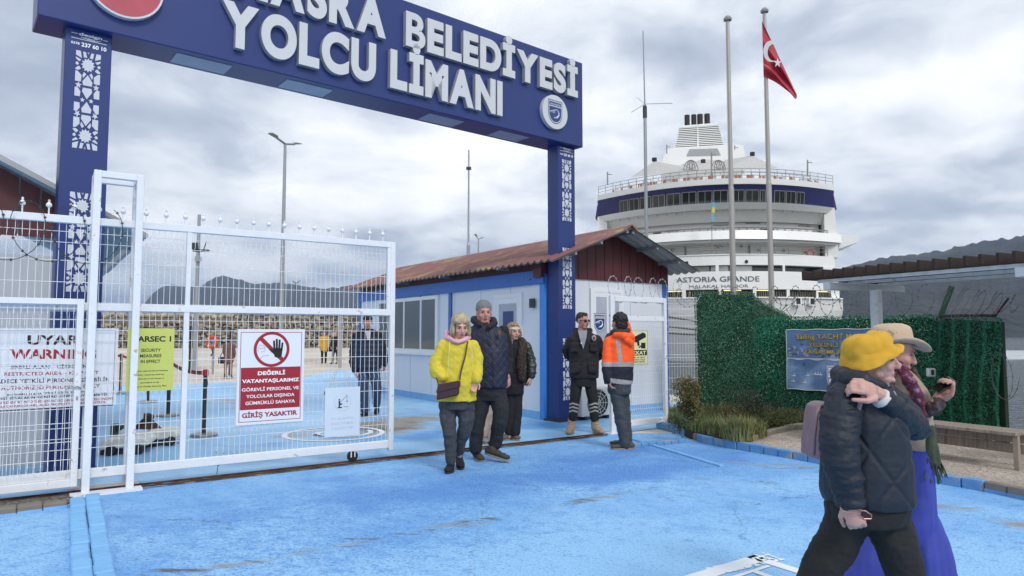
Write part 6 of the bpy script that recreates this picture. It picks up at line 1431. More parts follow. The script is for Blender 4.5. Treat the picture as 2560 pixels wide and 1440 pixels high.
def hand(mb, w, d, nrm, sc=1.0, curl=(.5, .5, .5, .5), side=1, thumb=.5, seg=8):
    """w wrist, d finger direction, nrm palm-facing normal; fingers bend toward nrm"""
    d = Vector(d).normalized(); nrm = Vector(nrm); nrm = (nrm - d * nrm.dot(d)).normalized(); sx = d.cross(nrm) * side
    M_ = Matrix((sx, d, nrm)).transposed()
    mb.ell(w + d * .048 * sc, (.041 * sc, .055 * sc, .017 * sc), 12, 8, M_)
    mb.tube([w - d * .03 * sc, w + d * .03 * sc], [.026 * sc, .03 * sc], 8)
    for i, (o_, l_) in enumerate(((-.030, .070), (-.010, .080), (.011, .075), (.030, .058))):
        p = w + d * .088 * sc + sx * o_ * sc; a = 0; pts = [p - d * .012 * sc]; rr = [.0105 * sc]
        for j, f_ in enumerate((.45, .32, .23)):
            a += curl[i] * (1.0, 1.15, .8)[j]; dv = d * math.cos(a) + nrm * math.sin(a); p = p + dv * l_ * sc * f_; pts.append(p); rr.append((.0095, .0088, .0075)[j] * sc)
        mb.tube(pts, rr, seg); mb.ell(pts[-1], (rr[-1],) * 3, 8, 6)
        for q_, r_ in zip(pts[1:-1], rr[1:-1]): mb.ell(q_, (r_ * 1.02,) * 3, 8, 6)
    p0 = w + d * .02 * sc - sx * .028 * sc; p1 = p0 + (d * .7 - sx * .6 + nrm * .3 * thumb).normalized() * .042 * sc; p2 = p1 + (d * .85 + nrm * .7 * thumb - sx * .1).normalized() * .032 * sc; p3 = p2 + (d * .8 + nrm * .9 * thumb).normalized() * .022 * sc
    mb.tube([p0, p1, p2, p3], [.017 * sc, .0125 * sc, .0105 * sc, .009 * sc], seg); mb.ell(p3, (.009 * sc,) * 3, 8, 6); mb.ell(p1, (.0128 * sc,) * 3, 8, 6)
class Head:
    def __init__(s, c, yaw, pitch=0, sc=1.0, roll=0):
        s.c = c; s.sc = sc; s.M = (Matrix.Rotation(R(yaw), 3, 'Z') @ Matrix.Rotation(R(180), 3, 'Z') @ Matrix.Rotation(R(pitch), 3, 'X') @ Matrix.Rotation(R(roll), 3, 'Y'))
    # local axes: x to the person's left-right, y forward, z up. yaw 0 looks at the viewer, +90 looks to the picture's right
    def w(s, x, y, z): return s.c + s.M @ Vector((x * s.sc, y * s.sc, z * s.sc))
    def e(s, mb, c, r_, rot=None, seg=14, rings=9):
        M_ = s.M @ rot if rot else s.M; mb.ell(s.w(*c), tuple(a * s.sc for a in r_), seg, rings, M_)
    def skull(s, mb, nose=1.0, jaw=1.0, old=0):
        s.e(mb, (0, -.012, .035), (.075, .096, .082), seg=20, rings=14); s.e(mb, (0, .028, -.025), (.061, .064, .082), seg=18, rings=12)
        s.e(mb, (0, .052, -.088), (.036 * jaw, .034, .024)); s.e(mb, (0, .010, -.065), (.056 * jaw, .05, .036))
        for g in (-1, 1): s.e(mb, (.036 * g, .056, -.028), (.026, .026, .026)); s.e(mb, (.077 * g, -.008, -.005), (.009, .021, .031))
        s.e(mb, (0, .083, .026), (.048, .014, .013)); s.e(mb, (0, .083, -.060), (.026, .014, .016))
        mb.tube([s.w(0, .088, .018), s.w(0, .103, -.008), s.w(0, .117 * nose + .0, -.027)], [.009 * s.sc, .011 * s.sc, .013 * s.sc], 8); s.e(mb, (0, .108, -.032), (.017, .014, .010)); s.e(mb, (0, .114, -.028), (.010, .010, .010))
    def face(s, parent, eyes=True, brow_m=None, lip_m=None, open_=False):
        if eyes:
            for g in (-1, 1):
                m_ = MB(); s.e(m_, (.030 * g, .0775, .004), (.015, .0075, .0065), seg=10, rings=6); m_.build('eye', mat('eye_white', '#7d6c66', .3), parent, smooth=True)
                m_ = MB(); s.e(m_, (.030 * g, .0840, .004), (.0062, .003, .0055), seg=8, rings=5); m_.build('iris', mat('eye_iris', '#241a16', .2), parent)
        m_ = MB()
        for g in (-1, 1): m_.tube([s.w(.014 * g, .0965, .021), s.w(.030 * g, .095, .027), s.w(.047 * g, .081, .021)], [.0032 * s.sc, .0038 * s.sc, .0022 * s.sc], 5)
        m_.build('eyebrows', brow_m or mat('brow_brown', '#4a382c', .8), parent)
        m_ = MB(); s.e(m_, (0, .0935, -.0575), (.022, .007, .0045)); s.e(m_, (0, .0925, -.065), (.019, .007, .005)); m_.build('lips', lip_m or mat('lip_pink', '#a06a60', .6), parent, smooth=True)
        m_ = MB(); s.e(m_, (0, .0985, -.0612), (.017, .002, .0012 if not open_ else .004)); m_.build('mouth_line', mat('mouth_dark', '#3a1c1a', .6), parent)
def skinm(n, c): return mat(n, c, .5, var=.10, vs_=18, spec=.4, bump=.0008, bs=60)
sk_a = skinm('skin_ruddy', '#c08a7c'); sk_b = skinm('skin_fair', '#c89a8a'); sk_c = skinm('skin_tan', '#b78474')
def fold(amp=.006, fx=6, fz=16, seed=0, fy=None):
    def f_(p, n): return amp * (noise.noise((p[0] * fx + seed, p[1] * (fy or fx), p[2] * fz)) + .5 * noise.noise((p[0] * fx * 2.3, p[1] * fx * 2.3 + seed, p[2] * fz * 2.1)))
    return f_
def quilt(k=38, amp=.004, f=None, kz=None):
    kz = kz or k
    def g_(p, n):
        u = (p[0] + .5 * p[1]); a = abs(math.sin(u * k + p[2] * kz)); b = abs(math.sin(u * k - p[2] * kz)); h = min(a, b, .5) * 2
        return amp * (h - .6) + (f(p, n) if f else 0)
    return g_
def shoe(P_, px, py, L_, dirx, diry, m, parent, name='shoe', hgt=.09, wd=.048, sole=None, z=0.0, pitch=0):
    """heel-to-toe shoe of length L_ at the ground point under px,py, pointing (dirx,diry) on the floor"""
    c = P_.J(px, py); c = Vector((c.x, c.y, z)); d = Vector((dirx, diry, 0)).normalized(); dz = Vector((0, 0, math.tan(R(pitch)))); s_ = Vector((-d.y, d.x, 0)); mb = MB()
    M_ = Matrix((s_, d, Vector((0, 0, 1)))).transposed()
    for t_, r1, r3, zz in ((-.40, .85, .75, .45), (-.2, .85, .9, .5), (.0, .9, .75, .45), (.22, 1.0, .58, .38), (.38, .95, .45, .32)): 
        mb.ell(c + (d + dz) * t_ * L_ + Vector((0, 0, hgt * zz + .012)), (wd * r1, L_ * .16, hgt * r3 * .62), 12, 8, M_)
    mb.tube([c + (d + dz) * -.28 * L_ + Vector((0, 0, hgt * .5)), c + (d + dz) * -.28 * L_ + Vector((0, 0, hgt * 1.25))], [wd * .85, wd * .8], 10)
    o = fuse(mb, name, m, parent, .008, 2)
    sb_ = MB(); pts = []
    for i in range(20):
        a = 2 * math.pi * i / 20; y_ = math.cos(a) * L_ * .53; x_ = math.sin(a) * wd * (1.05 if y_ > 0 else .9); q = c + (d + dz) * (y_ - .01) + s_ * x_; pts.append(q)
    k_ = len(pts); sb_.add(pts + [q + Vector((0, 0, .022)) for q in pts], [tuple(range(k_ - 1, -1, -1)), tuple(range(k_, 2 * k_))] + [(i, (i + 1) % k_, (i + 1) % k_ + k_, i + k_) for i in range(k_)]); sb_.build('sole', sole or mat('sole_dark', '#2a2a2b', .8), o)
    return o
denim = mat('grey_denim', '#3b3e42', .85, var=.2, vs_=9, col2='#55585c', thr=(.5, .7), cs=6, bump=.0015, bs=90); denim_b = mat('dark_denim', '#1f2126', .85, var=.2, vs_=8, bump=.0015, bs=90)
blk_cloth = mat('black_cloth', '#17181b', .85, var=.25, vs_=9, bump=.001, bs=90); navy_c = mat('navy_quilt', '#1d2238', .6, var=.15, vs_=6)
# ---- woman in the yellow jacket
Q = PS(7.42); pw_ = thing('person', 'woman in a bright yellow quilted jacket and grey jeans with a cross-body bag', 'person', tuple(P(1125, 1178)))
h1 = Head(Q.J(1151, 817), 18, -14, 1.05); mb = MB(); h1.skull(mb, 1.0, 1.1)
Q.limb(mb, [(1148, 835, .02, 14), (1146, 860, .03, 16)]); Q.loft(mb, [(1145, 856, .03, 30, .08), (1145, 990, .03, 32, .10)]); Q.limb(mb, [(1120, 1000, .02, 14), (1124, 1080, -.03, 8), (1126, 1160, 0, 6)]); Q.limb(mb, [(1162, 1000, .04, 14), (1163, 1067, .05, 8), (1149, 1140, .18, 6)])
Q.limb(mb, [(1110, 870, .02, 10), (1088, 920, 0, 9), (1110, 948, -.12, 7)]); Q.limb(mb, [(1182, 870, .02, 10), (1198, 918, 0, 9), (1189, 952, -.10, 7)])
hand(mb, Q.J(1108, 946, -.12), (.5, 0, -.6), (0, -1, 0), .9); hand(mb, Q.J(1190, 950, -.1), (-.2, 0, -.9), (0, -1, 0), .9)
fuse(mb, 'body', sk_b, pw_, .006, 2); h1.face(pw_)
blonde = mat('ash_blonde_hair', '#a89a7c', .6, var=.35, vs_=30, stretch=(1, 1, .25), bump=.006, bs=60, col2='#6a5f50', thr=(.55, .7), cs=14)
mb = MB()
for c, r_ in (((0, -.03, .055), (.092, .10, .085)), ((0, -.05, -.02), (.10, .085, .10)), ((.078, .0, -.03), (.03, .05, .085)), ((-.078, .0, -.03), (.03, .05, .085)), ((.045, .062, .072), (.045, .03, .034)), ((-.04, .064, .075), (.045, .03, .032)), ((.083, .03, -.02), (.02, .03, .07)), ((-.083, .03, -.03), (.02, .03, .075))): h1.e(mb, c, r_)
fuse(mb, 'hair', blonde, pw_, .006, 2, lambda p, n: .010 * noise.noise((p[0] * 60, p[1] * 60, p[2] * 9)) + .008 * noise.noise((p[0] * 20, p[1] * 20, p[2] * 14)))
yj = mat('yellow_jacket', '#cdbb3a', .85, var=.06, vs_=7, bump=.001, bs=80); mb = MB()
Q.loft(mb, [(1147, 846, .03, 20, .09), (1146, 853, .03, 36, .11), (1146, 866, .03, 44, .14), (1146, 900, .02, 47, .16), (1144, 940, .01, 48, .17), (1142, 985, .01, 50, .17), (1141, 1001, .01, 49, .165)])
Q.limb(mb, [(1108, 866, .02, 17), (1092, 905, 0, 18), (1091, 925, -.03, 18), (1106, 942, -.12, 15)]); Q.limb(mb, [(1183, 866, .02, 17), (1192, 900, 0, 17), (1192, 925, -.03, 16), (1191, 948, -.10, 12)])
fuse(mb, 'jacket', yj, pw_, .007, 3, quilt(44, .003, fold(.014, 7, 10, 4)))
pk = mat('pink_hoodie', '#d0a0b4', .8); mb = MB(); Q.limb(mb, [(1112, 851, .06, 6), (1122, 845, -.02, 7), (1134, 852, -.10, 5), (1145, 855, -.12, 5), (1162, 849, -.08, 6), (1171, 844, .05, 7)]); Q.limb(mb, [(1118, 832, .1, 8), (1118, 845, .06, 9)]); fuse(mb, 'hood', pk, pw_, .006, 3, fold(.004, 20, 20))
mb = MB(); mb.tube([Q.J(1124, 853, -.13), Q.J(1123, 880, -.17), Q.J(1119, 935, -.18)], .003, 5); mb.build('drawstring', mat('cream_cord', '#cfc9a2', .8), pw_); mb = MB(); mb.tube([Q.J(1170, 853, -.12), Q.J(1180, 880, -.14), Q.J(1183, 905, -.15)], .003, 5); mb.build('drawstring', mat('cream_cord', '#cfc9a2', .8), pw_)
mb = MB(); Q.loft(mb, [(1141, 985, .02, 45, .14), (1141, 1006, .02, 44, .14), (1141, 1022, .02, 42, .13)])
Q.limb(mb, [(1119, 1012, .02, 23), (1120, 1045, .0, 21), (1124, 1080, -.03, 17), (1127, 1120, 0, 15), (1127, 1152, .0, 13.5)], flat=.95); Q.limb(mb, [(1163, 1012, .04, 23), (1166, 1045, .03, 21), (1163, 1068, .04, 18), (1152, 1105, .13, 14), (1149, 1130, .18, 12)])
fuse(mb, 'trousers', denim, pw_, .007, 3, fold(.009, 9, 16, 2))
shoe(Q, 1124, 1170, .25, -.1, -1, blk_cloth, pw_, hgt=.085); shoe(PS(7.62), 1150, 1150, .25, .2, -1, blk_cloth, pw_, hgt=.085, z=.03, pitch=-12)
bg_ = thing('handbag', 'maroon leather cross-body bag hanging before the yellow jacket', 'handbag', tuple(Q.J(1123, 1000, -.22))); bm_ = mat('maroon_leather', '#3f2026', .4, var=.12, vs_=8)
f_ = Fr((Q.J(1093, 975, -.2).x, 7.42 - .27), 82); sA2 = f_.S(1150, 0, 975); MB().prism(f_, [(.0, f_.Z(1095, 1001)), (sA2 - .01, f_.Z(1150, 988)), (sA2, f_.Z(1150, 952)), (.02, f_.Z(1097, 962))], -.0, .09).build('body', bm_, bg_, bevel=.012)
MB().prism(f_, [(-.005, f_.Z(1095, 982)), (sA2 + .003, f_.Z(1150, 968)), (sA2 + .005, f_.Z(1150, 951)), (.015, f_.Z(1097, 961))], -.012, -.001).build('flap', bm_, bg_, bevel=.006)
mb = MB(); mb.tube([Q.J(1169, 853, -.13), Q.J(1163, 890, -.19), Q.J(1152, 930, -.20), Q.J(1149, 950, -.22)], .009, 5); mb.tube([Q.J(1118, 856, .1), Q.J(1088, 935, -.1), Q.J(1096, 962, -.2)], .007, 5); mb.build('strap', mat('strap_brown', '#4a2f26', .6), bg_)
# ---- man with the grey beanie
Q = PS(8.1); pm = thing('person', 'tall man in a navy quilted jacket and grey knit beanie', 'person', tuple(P(1195, 1148)))
h1 = Head(Q.J(1210, 782), 14, -3, 1.12); mb = MB(); h1.skull(mb, 1.05, 1.25); Q.limb(mb, [(1208, 798, .03, 17), (1207, 822, .04, 19)]); Q.loft(mb, [(1215, 822, .04, 34, .09), (1222, 960, .03, 36, .12)])
Q.limb(mb, [(1208, 970, .02, 15), (1194, 1060, 0, 9), (1189, 1130, 0, 7)]); Q.limb(mb, [(1243, 970, .02, 15), (1250, 1050, -.06, 9), (1238, 1120, 0, 7)]); Q.limb(mb, [(1255, 835, .04, 12), (1266, 890, .06, 10), (1268, 940, 0, 8)])
hand(mb, Q.J(1268, 938, .0), (.05, -.1, -1), (-.3, .8, 0), 1.05, (.35, .4, .45, .5))
fuse(mb, 'body', sk_a, pm, .006, 2); h1.face(pm, brow_m=mat('brow_grey', '#7a6a5e', .8))
mb = MB(); h1.e(mb, (0, -.016, .062), (.083, .100, .078)); h1.e(mb, (0, -.022, .035), (.086, .100, .040)); fuse(mb, 'beanie', mat('grey_knit', '#74787a', .9, var=.15, vs_=60, stretch=(1, 1, .1), bump=.003, bs=120), pm, .005, 2, lambda p, n: .0025 * math.sin(math.atan2(p[1] - h1.c.y, p[0] - h1.c.x) * 40))
mb = MB(); Q.loft(mb, [(1210, 812, .04, 24, .11), (1217, 822, .04, 44, .13), (1220, 838, .03, 50, .16), (1222, 880, .02, 51, .18), (1223, 930, .02, 49, .18), (1227, 968, .02, 43, .17)]); fuse(mb, 'jacket', navy_c, pm, .008, 3, quilt(30, .006, fold(.008, 6, 9, 9)))
mb = MB(); Q.limb(mb, [(1198, 812, -.10, 6), (1186, 802, -.0, 9), (1186, 800, .1, 11), (1232, 802, .1, 11), (1236, 808, -.0, 9), (1222, 818, -.12, 6)]); fuse(mb, 'hood', mat('dark_hood', '#191c28', .8), pm, .008, 3, fold(.006, 15, 15))
mb = MB(); Q.limb(mb, [(1258, 828, .04, 15), (1268, 868, .07, 14.5), (1271, 905, .06, 13), (1270, 934, .02, 11)]); Q.limb(mb, [(1182, 830, .04, 15), (1174, 880, .10, 14), (1178, 930, .1, 12)]); fuse(mb, 'sleeves', blk_cloth, pm, .007, 3, fold(.008, 8, 18, 2))
mb = MB(); mb.tube([Q.J(1216, 812, -.13), Q.J(1224, 840, -.18), Q.J(1226, 858, -.19)], .004, 5); mb.tube([Q.J(1236, 812, -.10), Q.J(1244, 835, -.17), Q.J(1249, 856, -.18)], .004, 5); mb.tube([Q.J(1205, 815, -.14), Q.J(1232, 880, -.19), Q.J(1234, 965, -.17)], .003, 5); mb.build('drawstring', blk_cloth, pm)
q = Q.J(1248, 833, -.165); MB().ell(q, (.022, .006, .035), 8, 6).build('badge', mat('brown_badge', '#6a4630', .6), pm)
mb = MB(); Q.loft(mb, [(1226, 950, .02, 40, .15), (1226, 985, .02, 40, .14), (1226, 1000, .02, 38, .13)]); Q.limb(mb, [(1207, 990, .02, 22), (1200, 1030, .0, 20), (1193, 1065, -.02, 18), (1189, 1120, .0, 17)]); Q.limb(mb, [(1243, 990, .02, 23), (1253, 1025, -.05, 21), (1249, 1055, -.07, 19), (1238, 1110, .0, 16)])
fuse(mb, 'trousers', denim_b, pm, .008, 3, fold(.009, 8, 14, 7))
shs = mat('brown_grey_suede', '#3e3833', .85); sl_b = mat('sole_tan', '#8a7f72', .8)
shoe(Q, 1196, 1146, .30, .35, -1, shs, pm, hgt=.09, sole=sl_b); shoe(PS(8.0), 1244, 1140, .31, .95, -.55, shs, pm, hgt=.09, sole=sl_b, z=.045, pitch=-10)
# ---- fur collar woman
Q = PS(9.65); pf = thing('person', 'woman in a dark coat with a brown fur collar and white headband', 'person', tuple(P(1275, 1098)))
h1 = Head(Q.J(1285, 830), 28, -2, .98); mb = MB(); h1.skull(mb); Q.limb(mb, [(1284, 842, .02, 10), (1285, 860, .03, 12)]); Q.loft(mb, [(1288, 860, .03, 22, .08), (1288, 960, .03, 20, .1)]); Q.limb(mb, [(1318, 872, .02, 6), (1327, 912, 0, 5), (1326, 945, -.03, 5)]); Q.limb(mb, [(1280, 970, 0, 10), (1272, 1090, 0, 7)]); Q.limb(mb, [(1296, 970, 0, 10), (1290, 1090, 0, 7)])
hand(mb, Q.J(1326, 944, -.03), (-.05, -.1, -1), (-.6, .3, 0), .95, (.5, .6, .7, .7)); fuse(mb, 'body', sk_b, pf, .006, 2); h1.face(pf)
mb = MB()
for c, r_ in (((0, -.035, .055), (.098, .10, .085)), ((0, -.05, -.02), (.105, .08, .10)), ((.085, .0, -.015), (.032, .045, .085)), ((-.085, .0, -.02), (.032, .045, .09)), ((0, .03, .10), (.06, .04, .025))): h1.e(mb, c, r_)
fuse(mb, 'hair', mat('light_brown_hair', '#8d755a', .65, var=.4, vs_=35, bump=.006, bs=50), pf, .006, 2, lambda p, n: .016 * noise.noise((p[0] * 38, p[1] * 38, p[2] * 30)))
mb = MB(); h1.e(mb, (0, -.012, .050), (.090, .108, .024)); fuse(mb, 'headband', mat('white_headband', '#cfcbc2', .8), pf, .006, 2, fold(.006, 40, 20))
mb = MB(); Q.loft(mb, [(1286, 848, .02, 9, .055), (1288, 856, .03, 18, .08), (1288, 870, .03, 23, .11), (1290, 920, .02, 21, .12), (1288, 975, .02, 22, .12)]); fuse(mb, 'dress', blk_cloth, pf, .008, 3, fold(.006, 8, 10))
ltm = mat('worn_black_leather', '#2e3230', .45, var=.3, vs_=10); mb = MB(); Q.loft(mb, [(1297, 858, .08, 22, .06), (1303, 875, .08, 26, .08), (1308, 920, .07, 20, .10), (1306, 962, .07, 16, .10)]); Q.limb(mb, [(1317, 866, .03, 11.5), (1327, 900, .03, 12.5), (1329, 925, .0, 13), (1328, 938, -.02, 11)]); Q.limb(mb, [(1266, 868, .05, 11), (1262, 920, .05, 10)]); fuse(mb, 'coat', ltm, pf, .008, 3, fold(.012, 10, 22, 3))
fur = mat('brown_fur', '#3d322a', .95, var=.5, vs_=40, bump=.01, bs=70); mb = MB(); Q.limb(mb, [(1270, 852, .08, 7), (1292, 850, .09, 8), (1305, 852, .0, 9), (1308, 862, -.06, 10), (1305, 885, -.12, 10.5), (1303, 915, -.13, 10.5), (1305, 945, -.12, 8)]); Q.limb(mb, [(1270, 852, .08, 6), (1270, 880, -.08, 6)]); fuse(mb, 'fur_collar', fur, pf, .006, 1, lambda p, n: .018 * noise.noise((p[0] * 55, p[1] * 55, p[2] * 55)))
mb = MB(); Q.loft(mb, [(1287, 960, .02, 24, .13), (1285, 985, .02, 23, .13)]); Q.limb(mb, [(1279, 985, .02, 14), (1276, 1030, 0, 12.5), (1272, 1078, 0, 12)]); Q.limb(mb, [(1293, 985, .02, 14), (1293, 1030, .0, 12.5), (1288, 1080, -.02, 13)]); fuse(mb, 'trousers', blk_cloth, pf, .008, 3, fold(.010, 10, 8, 1))
sn = mat('taupe_sneaker', '#5f5850', .8); shoe(Q, 1266, 1096, .25, -.25, -1, sn, pf, sole=sl_b); shoe(Q, 1284, 1099, .26, .6, -.8, sn, pf, sole=sl_b)
mb = MB(); mb.tube([Q.J(1281, 852, -.1), Q.J(1281, 868, -.12)], .004, 4); mb.build('zip_pull', galv, pf)
# ---- person hidden behind the man
Q = PS(9.35); ph = thing('person', 'walker mostly hidden behind the man with the beanie, only beige trousers and shoes showing', 'person', tuple(P(1212, 1103)))
h1 = Head(Q.J(1216, 812), 0, 0, .98); mb = MB(); h1.skull(mb); Q.limb(mb, [(1216, 826, .02, 10), (1216, 845, .03, 12)]); Q.loft(mb, [(1218, 845, .03, 24, .09), (1218, 950, .03, 22, .1)]); Q.limb(mb, [(1212, 960, 0, 9), (1212, 1030, 0, 6), (1208, 1090, 0, 5)]); Q.limb(mb, [(1226, 960, 0, 9), (1226, 1030, .05, 6), (1222, 1082, .1, 5)]); fuse(mb, 'body', sk_b, ph, .008, 2); h1.face(ph)
mb = MB(); h1.e(mb, (0, -.02, .05), (.085, .1, .08)); fuse(mb, 'hair', mat('dark_brown_hair', '#33271f', .7, var=.3, vs_=30), ph, .008, 1)
mb = MB(); Q.loft(mb, [(1217, 842, .03, 20, .09), (1218, 860, .03, 30, .12), (1218, 960, .03, 27, .13)]); Q.limb(mb, [(1196, 862, .03, 10), (1194, 920, .03, 9), (1200, 955, -.02, 7)]); fuse(mb, 'jacket', mat('beige_jacket', '#8f8070', .8), ph, .009, 3, fold(.008, 8, 12))
mb = MB(); Q.loft(mb, [(1217, 950, .02, 26, .13), (1217, 975, .02, 25, .12)]); Q.limb(mb, [(1212, 975, .02, 15), (1213, 1030, 0, 13), (1208, 1085, 0, 12)]); Q.limb(mb, [(1226, 975, .02, 14), (1226, 1030, .05, 12), (1222, 1080, .1, 11)]); fuse(mb, 'trousers', mat('beige_trousers', '#a8988c', .85, var=.1), ph, .009, 3, fold(.008, 9, 12, 4))
shoe(Q, 1210, 1100, .26, .3, -1, mat('grey_sneaker', '#7b7c7e', .7), ph, sole=sl_b); shoe(Q, 1224, 1094, .26, .3, -1, mat('grey_sneaker', '#7b7c7e', .7), ph, sole=sl_b)
# ---- guard
Q = PS(10.3); pg = thing('person', 'security guard in a black jacket and sunglasses standing by the blue column', 'person', tuple(P(1455, 1082)))
h1 = Head(Q.J(1457, 803), 38, -2, 1.04); mb = MB(); h1.skull(mb, 1.05, 1.1); Q.limb(mb, [(1456, 816, .03, 11), (1455, 836, .04, 13)]); Q.loft(mb, [(1459, 838, .04, 24, .09), (1459, 940, .03, 24, .1)]); Q.limb(mb, [(1441, 950, 0, 10), (1437, 1000, 0, 7), (1431, 1070, 0, 6)]); Q.limb(mb, [(1476, 950, 0, 10), (1482, 1000, 0, 7), (1487, 1070, 0, 6)]); Q.limb(mb, [(1430, 850, .04, 9), (1412, 880, .10, 8), (1438, 905, .26, 6)]); Q.limb(mb, [(1492, 850, .04, 9), (1508, 882, .10, 8), (1480, 905, .26, 6)])
hand(mb, Q.J(1440, 906, .25), (.9, .1, -.3), (0, 1, 0), 1.0, (.6, .6, .6, .6)); hand(mb, Q.J(1478, 904, .27), (-.9, .1, -.3), (0, 1, 0), 1.0, (.6, .6, .6, .6), -1)
fuse(mb, 'body', sk_c, pg, .006, 2); h1.face(pg, eyes=False, brow_m=mat('dark_brown_hair', '#33271f'))
mb = MB(); h1.e(mb, (0, -.022, .060), (.082, .096, .073)); h1.e(mb, (0, .04, .098), (.05, .035, .025)); h1.e(mb, (0, -.05, .02), (.079, .062, .055)); fuse(mb, 'hair', mat('dark_brown_hair', '#33271f'), pg, .006, 1, lambda p, n: .008 * noise.noise((p[0] * 60, p[1] * 60, p[2] * 60)))
mb = MB(); 
for g in (-1, 1): h1.e(mb, (.032 * g, .090, .004), (.027, .012, .018)); mb.tube([h1.w(.058 * g, .085, .008), h1.w(.082 * g, -.01, .01)], .004, 4)
mb.tube([h1.w(-.01, .105, .008), h1.w(.01, .105, .008)], .003, 4); mb.build('sunglasses', mat('black_lens', '#0c0c0e', .15), pg, smooth=True)
bj = mat('black_jacket', '#1b191d', .8, var=.2, vs_=7); mb = MB(); Q.loft(mb, [(1457, 828, .05, 16, .09), (1459, 838, .05, 33, .11), (1460, 850, .04, 39, .14), (1460, 890, .03, 37, .15), (1460, 935, .03, 37, .15), (1460, 945, .03, 36, .145)], p=2.3)
Q.limb(mb, [(1430, 850, .04, 13.5), (1415, 876, .09, 12), (1420, 888, .16, 11), (1440, 904, .24, 9)]); Q.limb(mb, [(1491, 850, .04, 13.5), (1505, 878, .09, 12), (1498, 890, .17, 11), (1480, 904, .24, 9)])
for x_, y_, w_, h_ in ((1436, 868, 9, 11), (1484, 868, 9, 10), (1438, 920, 11, 12), (1482, 920, 11, 12)): f2 = Q.J(x_, y_, -.145); mb.box(WL, f2.x - w_ * Q.k, f2.x + w_ * Q.k, f2.y + .0, f2.y + .06, f2.z - h_ * Q.k, f2.z + h_ * Q.k)
fuse(mb, 'jacket', bj, pg, .007, 2, fold(.008, 9, 14, 5))
mb = MB(); Q.limb(mb, [(1441, 834, .0, 5), (1438, 826, .08, 7), (1475, 826, .09, 7), (1474, 836, -.02, 5)]); fuse(mb, 'collar', bj, pg, .007, 2)
f2 = Q.J(1456, 828, -.115); mb = MB(); mb.add([Q.J(1445, 826, -.10), Q.J(1468, 826, -.10), Q.J(1466, 845, -.135), Q.J(1458, 873, -.142), Q.J(1449, 845, -.13)], [(0, 4, 3, 2, 1)]); mb.add([Q.J(1445, 826, -.04), Q.J(1468, 826, -.04), Q.J(1458, 873, -.10)], [(0, 1, 2)]); mb.build('shirt', mat('grey_shirt', '#8c8c94', .8), pg)
q = Q.J(1485, 845, -.135); mb = MB(); mb.ell(q, (.032, .014, .042), 14, 8); mb.build('badge', mat('pale_badge', '#a7a0ab', .6), pg); mb = MB(); mb.ell(q + Vector((0, -.010, 0)), (.021, .006, .027), 12, 6); mb.build('badge_centre', mat('badge_red', '#8a2f3a', .6), pg)
q = Q.J(1453, 858, -.15); MB().ell(q, (.009, .008, .012), 8, 6).build('button', white_print, pg)
def chev(p):
    x, y = topx(p); 
    for y0 in (1009, 1018, 1027):
        for cx_ in (1432, 1488):
            if abs(x - cx_) < 16 and 0 < (y + (-abs(x - cx_) * .32) - y0 + 3) < 4.2: return 1
    return 0
mb = MB(); Q.loft(mb, [(1459, 930, .03, 33, .13), (1459, 958, .03, 32, .125), (1459, 966, .03, 31, .12)]); Q.limb(mb, [(1442, 960, .03, 15.5), (1437, 1000, .0, 13), (1432, 1044, 0, 11)]); Q.limb(mb, [(1476, 960, .03, 15.5), (1482, 1000, .0, 13), (1487, 1046, 0, 11)]); fuse(mb, 'trousers', [blk_cloth, mat('reflective_grey', '#9c9894', .5)], pg, .006, 2, fold(.006, 9, 12, 3), chev)
bt = mat('beige_boot', '#a08a74', .85, var=.15, vs_=12)
for x_, dx_ in ((1427, -.25), (1489, .35)):
    mb = MB(); Q.limb(mb, [(x_ + (3 if dx_ < 0 else -2), 1048, .02, 10.5), (x_ + (1 if dx_ < 0 else -1), 1068, .02, 10)]); c = Q.J(x_, 1078); c.z = .0; d = Vector((dx_, -1, 0)).normalized(); s_ = Vector((-d.y, d.x, 0)); M_ = Matrix((s_, d, Vector((0, 0, 1)))).transposed()
    for t_, r1, h_ in ((-.02, .055, .07), (.06, .055, .06), (.13, .055, .05), (.18, .05, .042)): mb.ell(c + d * t_ + Vector((0, 0, h_)), (r1, .07, h_ * .95), 12, 8, M_)
    bo2 = fuse(mb, 'boot', bt, pg, .007, 2); sb_ = MB(); pts = [c + d * (.075 + .135 * math.cos(2 * math.pi * i / 18)) + s_ * .056 * math.sin(2 * math.pi * i / 18) for i in range(18)]; sb_.slab([(p.x, p.y) for p in pts], 0, .03); sb_.build('sole', mat('sole_tan', '#8a7f72'), bo2)
    la = MB(); 
    for i in range(5): z_ = .09 + i * .028; la.tube([c + s_ * -.022 + d * (.10 - i * .018) + Vector((0, 0, z_)), c + s_ * .022 + d * (.10 - i * .018) + Vector((0, 0, z_))], .004, 4)
    la.build('laces', mat('lace_cream', '#c4b39c', .8), bo2)
